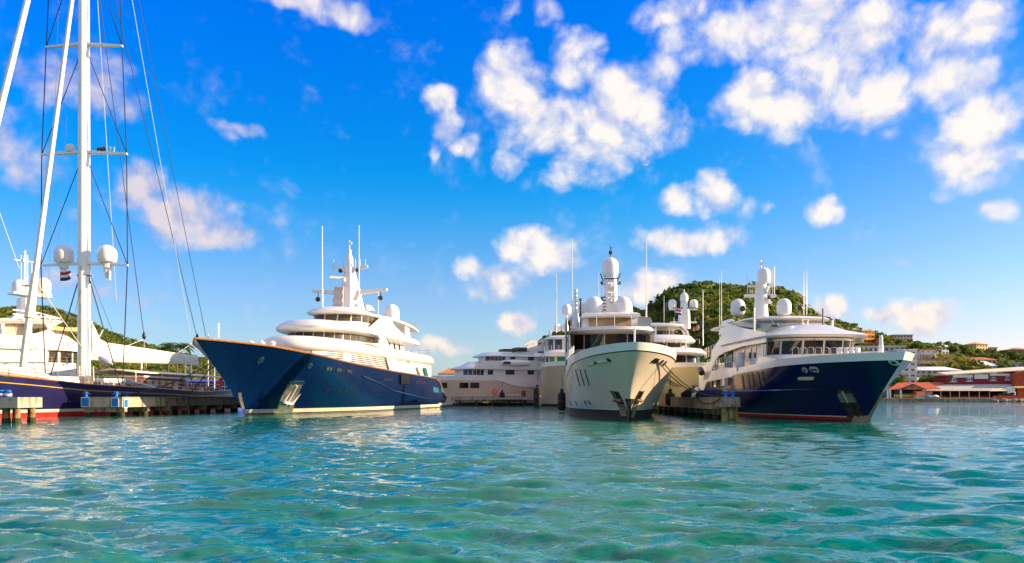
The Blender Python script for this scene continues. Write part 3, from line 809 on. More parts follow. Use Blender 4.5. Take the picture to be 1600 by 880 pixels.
clearg = pmat('clear_screen', (0.35, 0.36, 0.30), 0.08, spec=.6)
# ------------------------------------------------------------------ pearl coloured yacht seen bow on, centre
def whip_px(y, px, py0, py1, x, r=.05, mat=None):
    yy, z0 = y.front(px, py0, x); _, z1 = y.front(px, py1, x)
    return whip(y, x, yy, z0, z1, r, mat)
def dome_px(y, px, py_base, x, r, tall=1.1, parent=None):
    yy, z = y.front(px, py_base, x)
    d = MB(); radome(d, (x, yy, z), r, tall)
    return d.build('radome', radw, parent or y.root)
def yacht_pearl():
    y = Yacht('motor_yacht', 'pearl grey motor yacht seen bow on with a tall mast carrying one dome', (9.35, 64.2), 2.5)
    r = y.root
    y.set_hull(50, 4.6, [(5, 5.4), (2, 5.2), (-2, 4.9), (-6, 4.62), (-10, 4.42), (-20, 4.2), (-50, 3.6)], 4.4, 4.25, 11.5, 21, qd=2.4, qw=1.8, rd=1.5, rw=1.0, pe=1.25, pf=1.6)
    y.rows([('z', -1.2, 0), ('z', 0, 0), ('z', .5, 0), ('z', .8, 0), ('z', .88, 1), ('v', .22, 2), ('v', .35, 2), ('v', .5, 2), ('v', .65, 2), ('v', .8, 2), ('v', .9, 2), ('v', .985, 2), ('v', 1.0, 3)],
           [darkboot, white, pearl, blackp], 'hull', nu=60)
    y.deck(dz=-.3)
    y.rows([('h', 0.0, 0), ('h', .2, 0), ('h', .58, 0)], [white], 'bulwark', nu=50, transom=False, off=.05, inner=.22, xend=40)
    Q = lambda px, py, sg=1: hull_px(y, px, py, sg)
    # stem plate and the two anchor pockets
    for sg in (1, -1):
        y.patch([(.45, .02), (-.05, .02), (.75, 1.75), (1.35, 1.75)], steeld, 'stem_plate', side=sg, n=2, m=4, off=.06)
    for sg, cs in ((-1, [(972, 650), (981, 650), (966, 612), (953.5, 610.5)]), (1, [(984.5, 652), (989, 652), (1007, 610.5), (998.5, 611)])):
        q = [Q(a, b, sg) for a, b in cs]
        pk = y.patch(q, steeld, 'anchor_pocket', side=sg, n=3, m=8, off=.05)
        q0, q1, q2, q3 = [Vector(v) for v in q]
        for k in range(9):
            t = .02 + .058 * k
            a, b = q0.lerp(q3, t), q1.lerp(q2, t)
            mb = MB(); mb.bar(y.hpt(a.x, a.y, sg, .08), y.hpt(b.x, b.y, sg, .08), .035, 5); mb.build('pocket_rib', steel, pk)
        a, b = q0.lerp(q1, .5).lerp(q3.lerp(q2, .5), .55), q3.lerp(q2, .5)
        mb = MB(); mb.bar(y.hpt(a.x, a.y, sg, .12), y.hpt(b.x, b.y, sg, .12), .09, 6)
        c, d = q0.lerp(q3, .66), q1.lerp(q2, .66); mb.bar(y.hpt(c.x, c.y, sg, .14), y.hpt(d.x, d.y, sg, .14), .17, 6)
        mb.build('anchor', bronze, pk)
    # slanting slots in the topsides on the shaded side
    for px in (899, 906, 913.5):
        cs = [(px + 6.5, 603), (px + 8, 603), (px + .6, 577), (px - .8, 577)]
        y.patch([Q(a, b, -1) for a, b in cs], glass, 'hull_slot', side=-1, n=1, m=5, off=.03)
    for (a0, a1, py) in ((919, 928, 569), (934, 949, 565.5)):
        q = [Q(a0, py + 2, -1), Q(a1, py + 1.2, -1), Q(a1, py - 2, -1), Q(a0, py - 1.0, -1)]
        f = y.patch(q, polish, 'mooring_roller', side=-1, n=4, m=2, off=.09)
    y.disc(*Q(951.5, 562.5, -1), .14, blackp, 'fairlead', side=-1, off=.05)
    y.disc(*Q(930.5, 567, -1), .12, blackp, 'fairlead', side=-1, off=.05)
    for (px, py) in ((1022, 563), (1026, 564), (1033, 566), (1038, 568)):
        f = y.disc(*Q(px, py, 1), .2, blackp, 'fairlead', side=1, off=.06, sx=.8)
    for (px, py) in ((892, 630), (900, 630), (914.5, 629), (921, 629)):
        y.disc(*Q(px, py, -1), .2, glass, 'porthole', side=-1, off=.03)
    for (px, py) in ((1021, 632), (1027, 631), (1033, 630)):
        y.disc(*Q(px, py, 1), .16, chrome, 'porthole', side=1, off=.04)
    zf = lambda py, x: y.z(py, x)
    # wheelhouse and its brow
    wx = -13.5
    w1 = y.wall('wheelhouse', white2, (wx, -34, 4.2, 4.5), (wx + .8, -34, 4.2, 4.5), 4.2, zf(517, wx))
    e = [-13, -10.2, -7.9, -6.2, -4.7, -3.1, -1.0, 1.2, 3.4, 5.2, 6.7, 8.4, 10.5]
    h0 = (zf(545, wx) - 4.2) / (w1.z1 - 4.2)
    for a, b in zip(e, e[1:]):
        w1.window(a + .06, b - .06, h0, .97, amber if (a, b) == (-6.2, -4.7) else glass, w1.obj)
    bx = wx + 2.2
    zb, zt = zf(519.5, bx), zf(510, bx - 2)
    y.slab('wheelhouse_brow', white, (bx, -36, 4.35, 5.5, 2.5), [(zb - .05, 1.0), (zb + .05, .3), (zb + .3, 0), (zb + .6, .1), (zt - .25, .8), (zt - .05, 1.9), (zt, 2.8)])
    # flybridge: raked front with amber panel, hard top above
    fx = -17.5
    z0, z1 = zf(512, fx), zf(496, fx)
    (ya0, _), (ya1, _) = y.front(909.5, 512, fx), y.front(1002, 512, fx)
    (yb0, _), (yb1, _) = y.front(913, 490, fx), y.front(997, 490, fx)
    mb = MB()
    mb.loft([[(fx, ya0, z0 - .1), (fx, ya1, z0 - .1), (-32, ya1, z0 - .1), (-32, ya0, z0 - .1)], [(fx - 1.1, yb0, z1 + .1), (fx - 1.1, yb1, z1 + .1), (-32, yb1, z1 + .1), (-32, yb0, z1 + .1)]])
    fb = mb.build('flybridge', white, r)
    p = lambda px, py: y.front(px, py, fx)[0]
    def onf(px, py):
        t = (zf(py, fx) - z0) / (z1 - z0); yy, z = y.front(px, py, fx - 1.1 * t); return (fx - 1.1 * t + .06, yy, z)
    mb = MB(); q = [onf(920, 511), onf(986, 511), onf(986, 497), onf(920, 497)]
    mb.loft([q, [(a - .12, b, c) for a, b, c in q]]); mb.build('amber_screen', amber, fb)
    zt2 = zf(489, fx - 1)
    mb = MB(); mb.loft([[(x, w, z) for (x, w, z) in ((fx - .2 - i, yb0 - .3 + i, zz), (fx - .2 - i, yb1 + .3 - i, zz), (-31 + i, yb1 + .3 - i, zz), (-31 + i, yb0 - .3 + i, zz))] for (zz, i) in ((z1 + .02, .25), (z1 + .15, .0), (zt2 - .15, .1), (zt2, .45))])
    mb.build('hard_top', white, r)
    railing(r, [(fx + .9, ya0 - .3, z0 - .05), (fx + 1.9, ya0 + 2.0, z0 - .05), (fx + 2.1, 0, z0 - .05), (fx + 1.9, ya1 - 2, z0 - .05), (fx + .9, ya1 + .2, z0 - .05), (fx - 3, ya1 + 1.0, z0 - .05)], 1.05, 1.6, 1)
    mb = MB(); mb.box((fx + .2, ya1 + .75, z0 + .45), (2.6, .05, .9)); mb.box((fx + 1.5, ya1 + .1, z0 + .45), (.05, 1.3, .9)); mb.build('wind_screen', clearg, r)
    # mast and domes
    mx = -24
    (m0, _), (m1, _) = y.front(943, 488, mx), y.front(964.5, 488, mx)
    mc, mw = (m0 + m1) / 2, (m1 - m0)
    zb0, zm = zf(490, mx), zf(436, mx)
    mb = MB(); rect_loft(mb, [(mx, mc, zb0, 2.6, mw * .98), (mx, mc, zb0 + (zm - zb0) * .5, 2.2, mw * .96), (mx - .2, mc, zm, 1.8, mw * .92), (mx - .2, mc, zm + .3, 1.5, mw * .7)])
    mast = mb.build('radar_mast', white, r)
    d = MB(); radome(d, (mx - .1, mc, zm + .2), .88, 1.25); d.build('radome', radw, mast)
    mb = MB(); mb.bar((mx, mc, zm + 2.2), (mx, mc, zm + 3.6), .06); mb.box((mx, mc, zm + 2.9), (.25, .35, .35)); mb.bar((mx, mc, zm + 3.2), (mx, mc + .35, zm + 3.6), .03); mb.build('mast_light', steeld, mast)
    mb = MB(); mb.box((mx + .98, mc, zm - .12), (.08, mw * 1.02, .12), ry=0); mb.build('blue_band', navyc, mast)
    for sg in (1, -1):
        mb = MB(); mb.tube([(mx, mc + sg * mw * .5, zm - .3), (mx, mc + sg * (mw * .5 + .35), zm + .6)], .07, 6); mb.build('horn_bracket', steeld, mast)
        for zz in (.12, .82):
            mb = MB(); mb.lathe([(.04, 0), (.14, .05), (.14, .3), (.04, .38)], (mx + .4, mc + sg * (mw * .5 + .22), zb0 + (zm - zb0) * zz + (.9 if zz < .5 else 0)), 8); mb.bar((mx + .4, mc + sg * mw * .4, zb0 + (zm - zb0) * zz + (.95 if zz < .5 else .05)), (mx + .4, mc + sg * (mw * .5 + .25), zb0 + (zm - zb0) * zz + (.95 if zz < .5 else .05)), .05); mb.build('navigation_light', steeld, mast)
        mb = MB(); mb.bar((mx + .4, mc + sg * (mw * .5 + .22), zb0 + 1.5), (mx + .4, mc + sg * (mw * .5 + .22), zm), .02); mb.build('mast_cable', radw, mast)
        for k in range(5):
            mb = MB(); mb.box((mx + 1.2, mc + sg * (mw * .5 + .1), zb0 + .25 + k * .35), (.12, .5, .12)); mb.build('louvre_slat', steeld, mast)
    for k, (zz, w) in enumerate(((.45, .7), (.72, .9), (.3, .8))):
        mb = MB(); mb.box((mx + 1.15, mc + .1, zb0 + (zm - zb0) * zz), (.5, mw * w * .7, .12)); mb.bar((mx + 1.3, mc, zb0 + (zm - zb0) * zz), (mx + 1.3, mc, zb0 + (zm - zb0) * zz + .35), .09); mb.box((mx + 1.3, mc, zb0 + (zm - zb0) * zz + .42), (.2, mw * .6, .14), .3); mb.build('radar_scanner', radw, mast)
    mb = MB(); mb.box((mx + 1.22, mc + .05, zb0 + 1.5), (.12, .28, .9)); mb.build('mast_hatch', amber, mast)
    dome_px(y, 928.5, 490, -21.5, .92, 1.0); dome_px(y, 973.6, 490, -21.5, .92, 1.0); dome_px(y, 912.5, 491, -25, .66, 1.0)
    whip_px(y, 894, 520, 373, -22, .055); whip_px(y, 1010, 512, 378, -20, .06); whip_px(y, 935.5, 476, 425, -26, .03); whip_px(y, 870, 470, 432, -34, .03)
    whip_px(y, 988, 490, 476, -22, .05)
    # white lattice aerial and exhaust beside the hard top
    yy, z = y.front(899.5, 512, -24)
    mb = MB(); rect_loft(mb, [(-24, yy, z - 1, .9, .8), (-24, yy, zf(487, -24), .5, .5)]); mb.bar((-24, yy, zf(488, -24)), (-24, yy, zf(452, -24)), .10, 6)
    for k in range(5): mb.box((-24, yy, zf(484 - k * 6.5, -24)), (.4, .42, .08))
    mb.build('aerial_mast', radw, r)
    yy, z = y.front(907, 512, -22); mb = MB(); mb.bar((-22, yy, z - 1), (-22, yy, zf(468, -22)), .08, 6); mb.bar((-22, yy, zf(470, -22)), (-22, yy, zf(466, -22)), .14, 6); mb.build('exhaust_pipe', steeld, r)
    yy, z = y.front(991.5, 541, 0.5); mb = MB(); mb.bar((.5, yy, z - .8), (.5, yy, zf(512, .5)), .075, 8); mb.build('jackstaff', radw, r)
    railing(r, [(-11, -4.72, 5.4), (-6, -4.6, 5.5), (-3, -4.3, 5.6)], .55, .55, 1, .05, radw)
    mb = MB(); mb.loft([[(x, -4.72, z) for x, z in ((-12, 5.0), (-16, 5.0), (-18, 9.2), (-13, 9.4), (-11.5, 8.0))], [(x, -4.6, z) for x, z in ((-12, 5.0), (-16, 5.0), (-18, 9.2), (-13, 9.4), (-11.5, 8.0))]]); mb.build('side_screen', steeld, r)
    return y
yC = yacht_pearl()

# ------------------------------------------------------------------ navy explorer yacht on the right
def yacht_navy():
    y = Yacht('motor_yacht', 'dark navy motor yacht with white wheelhouse and red boot stripe beside the concrete pier', (26.4, 59.4), -2.0)
    r = y.root
    y.set_hull(37, 5.0, [(5.0, 4.4), (3, 4.42), (0, 4.42), (-5, 4.38), (-12, 4.2), (-18, 3.95), (-18.6, 3.05), (-37, 2.7)], 4.55, 4.2, 13, 18, qd=2.5, qw=1.8, rd=1.0, pe=1.2, pf=1.5)
    y.rows([('z', -1.2, 0), ('z', 0, 0), ('z', .14, 0), ('z', .34, 1), ('z', .42, 2), ('v', .16, 3), ('v', .3, 3), ('v', .45, 3), ('v', .6, 3), ('v', .72, 3), ('v', .84, 3), ('v', .93, 3), ('v', 1.0, 3)],
           [darkboot, redboot, creamstripe, navyN], 'hull', nu=60)
    y.deck(dz=-.25)
    y.rows([('h', 0.0, 0), ('h', .12, 0), ('h', .42, 0), ('h', .55, 0)], [white], 'bulwark', nu=50, transom=False, off=.06, inner=.25, xend=18)
    Q = lambda px, py, sg=-1: hull_px(y, px, py, sg)
    for sg in (1, -1):
        y.patch([(.4, .02), (-1.4, .02), (-.9, .5), (.6, .5)], steel, 'stem_plate', side=sg, n=3, m=2, off=.05)
        y.patch([(.55, .45), (.15, .45), (2.2, 2.2), (2.5, 2.2)], steel, 'stem_guard', side=sg, n=2, m=5, off=.05)
    cs = [(1324, 652), (1351, 654), (1328, 609.5), (1307.5, 609.5)]
    q = [Q(a, b) for a, b in cs]
    pk = y.patch(q, steeld, 'anchor_pocket', side=-1, n=3, m=8, off=.05)
    q0, q1, q2, q3 = [Vector(v) for v in q]
    y.patch([q0.lerp(q3, .60), q1.lerp(q2, .60), q1.lerp(q2, .88), q0.lerp(q3, .88)], steel, 'anchor_flukes', side=-1, n=3, m=2, off=.2, parent=pk)
    a, b = q0.lerp(q1, .5).lerp(q3.lerp(q2, .5), .6), q3.lerp(q2, .5)
    mb = MB(); mb.bar(y.hpt(a.x, a.y, -1, .22), y.hpt(b.x, b.y, -1, .15), .09, 6); mb.build('anchor_shank', steel, pk)
    for (px, py) in ((1258, 578), (1270, 577), (1275, 577.3), (1397, 566)):
        f = y.disc(*Q(px, py), .2, polish, 'fairlead', side=-1, off=.07, sx=1.25)
        y.disc(*Q(px, py), .1, blackp, 'fairlead_hole', side=-1, off=.09, sx=1.25, parent=f)
    y.patch([Q(1248, 593), Q(1272, 592.5), Q(1272, 589), Q(1248, 589.6)], creamstripe, 'rubbing_pad', side=-1, n=4, m=2, off=.12)
    for (px, py) in ((1163, 628), (1197, 627.5), (1217.5, 628), (1233, 626.5)):
        y.disc(*Q(px, py), .24, glass, 'porthole', side=-1, off=.03)
    mb = MB(); mb.tube([y.hpt(x, 2.35 + (.012 * (x + 30)) ** 2, -1, .0) for x in np.linspace(-30, -2, 24)], .08, 6); mb.build('rubbing_strake', navyN, r)
    for (px) in (1160.5, 1169, 1175.5, 1185, 1192):
        yl, zt = y.front(px, 585, -17)
    zf = lambda py, x: y.z(py, x)
    S = lambda px, py, yl=-4.3: y.plane(px, py, yl)
    # tall slots in the bulwark amidships
    for k, px in enumerate((1160.5, 1169.5, 1176, 1185.5, 1192.5)):
        x, _ = Q(px, 592)
        z0, z1 = y.zs(x) - 1.55, y.zs(x) - .15
        if x < -18.2: z0, z1 = 2.5, 3.9
        mb = MB(); P_ = []
        for t in range(10):
            a = 2 * PI * t / 10
            P_.append((x + .22 * math.cos(a), (z0 + z1) / 2 + (z1 - z0) / 2 * math.copysign(abs(math.sin(a)) ** .6, math.sin(a))))
        f = [y.hpt(u, v, -1, .04) for u, v in P_]; g = [y.hpt(u, v, -1, -.04) for u, v in P_]
        mb.loft([g, f]); mb.build('bulwark_slot', blackp, r)
    # deckhouse front and wheelhouse
    wx = -8.3
    w0 = y.wall('deckhouse', white, (wx + 2.6, -33, 3.7, 3.2), (wx + 2.2, -33, 3.7, 3.2), 3.2, zf(554, wx + 2))
    w1 = y.wall('wheelhouse', white2, (wx, -20, 3.75, 3.0), (wx + .35, -20, 3.75, 3.0), w0.z1 - .1, zf(528.5, wx))
    h0, h1 = (zf(553, wx) - w1.z0) / (w1.z1 - w1.z0), (zf(532.5, wx) - w1.z0) / (w1.z1 - w1.z0)
    e = [-5.05, -3.35, -1.55, .2, 1.95, 2.9, 3.9, 5.4]
    for a, b in zip(e, e[1:]): w1.window(a + .1, b - .1, h0, h1, glass, w1.obj)
    for a, b in ((-6.2, -5.75), (-5.6, -5.2)): w1.window(a, b, h0, h1, glassb, w1.obj, k=1)
    for a, b in ((-8.2, -7.7), (-9.5, -9.0), (-11.5, -10.8)): w1.window(a, b, h0 - .05, h1 - .15, glass, w1.obj, k=1)
    mb = MB()
    for k in range(3):
        d = -4.4 + k * 1.8; P_ = w1.pt(d, h0 + .2, .06); q = w1.pt(d + .15, h0 + .85, .07); mb.bar(P_, q, .02, 4)
    mb.build('window_wiper', blackp, w1.obj)
    bx = wx + 1.6
    z0, z1 = zf(524, bx), zf(508.5, bx - 4)
    y.slab('wheelhouse_brow', white, (bx, -22, 4.55, 3.6, 2.6), [(z0 - .05, .9), (z0, .12), (z0 + .12, 0), (z0 + .3, .35), (z0 + .62, 1.5), (z1 - .1, 2.5), (z1, 3.3)])
    # sweeping side screen on both sides from the brow down aft
    pl = [S(1196, 535), S(1160, 541), S(1131, 551), S(1122, 556), S(1116, 566), S(1110, 566), S(1112, 548), S(1124, 530), S(1135, 505), S(1143, 508), S(1158, 512), S(1196, 520)]
    y.plate('side_screen', white, pl, 4.3, .14)
    pl2 = [S(1103, 581), S(1128, 577), S(1160, 573), S(1180, 570), S(1186, 556), S(1210, 560), S(1210, 575), S(1160, 586), S(1128, 592), S(1104, 597), S(1098, 590)]
    y.plate('upper_bulwark', white, pl2, 4.3, .14)
    y.plate('aft_pillar', white, [S(1110, 566), S(1116, 566), S(1108, 590), S(1098, 596), S(1100, 585)], 4.3, .14)
    y.plate('aft_pillar', white, [S(1128, 592), S(1132, 591), S(1133, 622), S(1128, 622)], 4.3, .16)
    y.plate('aft_pillar', white, [S(1092, 596), S(1099, 590), S(1104, 597), S(1100, 608), S(1097, 622), S(1093, 622)], 4.3, .14)
    for k, px in enumerate((1119, 1135, 1141, 1152)):
        x, z = S(px, 570, -3.75)
        y.box('saloon_window', (x, -3.72, zf(562, x)), (1.1, .1, 1.6), glass)
    for k, px in enumerate((1106, 1111, 1122, 1138, 1148)):
        x, z = S(px, 600, -3.75)
        y.box('saloon_window', (x, -3.72, zf(604, x)), (1.5, .1, 1.8), glass)
        mb = MB(); mb.bar((x - 1.0, -4.2, zf(622, x)), (x - 1.0, -4.2, zf(590, x)), .05); mb.build('deck_post', radw, r)
    mb = MB()
    x0, z0_ = S(1150, 560); mb.lathe([(.3, -.9), (.38, -.7), (.38, .7), (.3, .9)], (x0 + 1.5, -4.35, zf(567, x0)), 12); mb.build('life_raft', white2, r)
    mb = MB(); x0, _ = S(1101, 580); mb.tube([(x0, -4.6, zf(583, x0)), (x0 - .7, -4.6, zf(577, x0))], .35, 8); mb.build('rolled_cover', steeld, r)
    railing(r, [(S(1100, 560)[0], -4.2, zf(560, S(1100, 560)[0])), (S(1130, 545)[0], -4.2, zf(549, S(1130, 545)[0]))], 1.1, .6, 2)
    railing(r, [(S(1105, 590)[0], -4.25, zf(577, S(1105, 590)[0])), (S(1160, 570)[0], -4.25, zf(572, S(1160, 570)[0]))], 1.0, .8, 2)
    # flybridge hard top
    fx = -13.5
    z0, z1 = zf(501, fx), zf(491, fx)
    y.slab('hard_top', white, (fx, -27, 4.1, 3.2, 2.6), [(z0 + .02, .9), (z0 + .12, .15), (z0 + .25, 0), (z0 + .42, .25), (z1 - .05, 1.0), (z1, 1.8)])
    pl3 = [S(1127, 522, -4.0), S(1136, 519, -4.0), S(1140, 503, -4.0), S(1150, 500, -4.0), S(1145, 497, -4.0), S(1132, 501, -4.0)]
    y.plate('hard_top_arch', white, [(x - 1, z) for x, z in pl3], 4.0, .25)
    for k, yy in enumerate((-3.6, -2.0, -.4, 1.3, 3.6)):
        mb = MB(); mb.bar((fx - .7, yy, zf(512, fx)), (fx - .7, yy, z0 + .1), .05 if k not in (0, 4) else .12, 6); mb.build('hard_top_post', radw, r)
    mb = MB(); q = [(-18, -4.1, zf(518, -18)), (fx - .4, -3.4, zf(512, fx)), (fx - .4, -3.4, zf(505, fx)), (-18, -4.1, zf(507, -18))]; mb.loft([q, [(a, b + .05, c) for a, b, c in q]]); mb.build('side_wind_screen', glassb, r)
    mb = MB(); P_ = plan_pts(fx + .3, -19, 3.6, 2.6); L_ = [p for p in P_[1:-1]]
    mb.loft([[(x, yy, zf(512.5, fx)) for x, yy, _ in L_], [(x - .3, yy, zf(504.5, fx)) for x, yy, _ in L_]], caps=False, closed=False); o = mb.build('wind_screen', clearg, r)
    y.box('helm_console', (-16, 1.4, zf(508, -16)), (1.6, 3.4, 1.4), white2)
    mb = MB(); yy, z = y.front(1245, 511, wx); mb.box((wx, yy - 1.9, zf(510, wx)), (.3, .5, .12)); mb.bar((wx, yy - 1.75, zf(511, wx)), (wx, yy - 1.75, zf(507, wx)), .13); mb.bar((wx, yy - 2.05, zf(511, wx)), (wx, yy - 2.05, zf(508, wx)), .13); mb.build('searchlight', blackp, r)
    y_r, _ = y.front(1275, 510, -11); railing(r, [(-11, y_r - 1.2, zf(513, -11)), (-11.8, y_r - .2, zf(513, -11)), (-18, y_r - .1, zf(513, -11))], .8, .9, 2)
    # domes, mast and aerials
    dome_px(y, 1153, 493, -15.5, .67, 1.15); dome_px(y, 1225, 492, -15.5, .67, 1.15)
    mx = -19
    mc, z0 = y.front(1189, 492, mx); zt = zf(442, mx)
    mb = MB(); mb.lathe([(.72, z0 - .2), (.66, z0 + .5), (.60, (z0 + zt) / 2), (.52, zt)], (mx, mc, 0), 16)
    mast = mb.build('radar_mast', white, r)
    yd, _ = y.front(1193, 440, mx)
    d = MB(); radome(d, (mx + .1, yd, zt - .1), .66, 1.2); d.build('radome', radw, mast)
    mb = MB(); mb.bar((mx, yd - .25, zt + 1.4), (mx, yd - .25, zf(407, mx)), .06); mb.box((mx, yd - .2, zf(412, mx)), (.2, .35, .25)); mb.bar((mx, yd - .25, zf(411, mx)), (mx, yd - .6, zf(409, mx)), .03); mb.build('mast_light', radw, mast)
    for py, x0, x1, th in ((462.5, 1164, 1211, .26), (447.5, 1169, 1206, .12), (473, 1190, 1205, .16)):
        (a, z), (b, _) = y.front(x0, py, mx), y.front(x1, py, mx)
        mb = MB(); mb.loft([[(mx - .35, yy, z - th * .5), (mx + .35, yy, z - th * .5), (mx + .35, yy, z + th * .5), (mx - .35, yy, z + th * .5)] for yy in (a, b)]); mb.build('crosstree', white, mast)
    for px, p0, p1 in ((1168, 462, 432), (1172, 462, 438), (1207, 462, 420), (1210, 462, 416), (1203, 462, 436)):
        yy, a = y.front(px, p0, mx); _, b = y.front(px, p1, mx); mb = MB(); mb.bar((mx, yy, a), (mx, yy, b), .035, 5); mb.build('signal_pole', radw, mast)
    for px, py in ((1199, 450), (1198, 455), (1202, 464), (1201, 470)):
        yy, z = y.front(px, py, mx + .6); mb = MB(); mb.lathe([(.05, -.15), (.16, -.1), (.16, .1), (.05, .15)], (mx + .6, yy, z), 8); mb.box((mx + .5, yy + .05, z - .17), (.3, .5, .06)); mb.build('mast_instrument', radw if py != 464 else steeld, mast)
    for px, py in ((1160, 485), (1249, 485)):
        yy, z = y.front(px, py, -13.9); mb = MB(); mb.bar((-13.9, yy, z - .5), (-13.9, yy, z), .05); mb.lathe([(.1, -.25), (.24, -.2), (.27, .2), (.2, .25)], (-13.9, yy, z + .15), 10, axis='X'); mb.build('searchlight', steeld, r)
    whip_px(y, 1127.5, 545, 424, -25, .028); whip_px(y, 1124.5, 545, 432, -27, .022); whip_px(y, 1256, 492, 424, -20, .024); whip_px(y, 1260.5, 492, 420, -22, .026)
    whip_px(y, 1098.5, 540, 455, -34, .045, stainless)
    yy, z = y.front(1178.5, 512, -6); mb = MB(); mb.bar((-6, yy, z - .3), (-6, yy, zf(481, -6)), .07, 6); mb.build('flag_staff', radw, r)
    yy, z = y.front(1286, 512, -12); mb = MB(); mb.bar((-12, yy, z - .5), (-12, yy, zf(482, -12)), .08, 6); mb.build('aerial_post', steeld, r)
    yy, z = y.front(1376.5, 553, 3.2); mb = MB(); mb.lathe([(.17, z - .9), (.16, z + .6), (.12, zf(532, 3.2)), (.14, zf(530, 3.2)), (.1, zf(524, 3.2))], (3.2, yy, 0), 10); mb.build('jackstaff', radw, r)
    # fore deck: rails and chocks
    zr = zf(553.5, -2.5)
    for px in range(1238, 1345, 12):
        (a, _), (b, _) = y.front(px, 550, -2.5), y.front(px + 9.5, 550, -2.5)
        z0, z1 = zf(554, -2.5), zf(543, -2.5)
        mb = MB(); mb.tube([(-2.5, a, z0), (-2.5, a, z1 - .1), (-2.5, a + .1, z1), (-2.5, b - .1, z1), (-2.5, b, z1 - .1), (-2.5, b, z0)], .024, 6); mb.build('grab_rail', stainless, r)
    for px in (1312, 1322, 1331, 1339):
        a, z = y.front(px, 552, -1.2); mb = MB(); mb.lathe([(.18, -.35), (.22, 0), (.14, .2), (.2, .35), (.05, .4)], (-1.2, a, zf(551, -1.2)), 10); mb.build('windlass_head', white, r)
    mb = MB(); a, z = y.front(1355, 553, 0); mb.loft([[(x, yy, zz) for (x, yy) in ((1.4, a - .8), (1.4, a + .8), (-1.6, a + .9), (-1.6, a - .9))] for zz in (zf(556, 0), zf(551, 0))]); mb.build('deck_locker', white, r)
    return y
yN = yacht_navy()
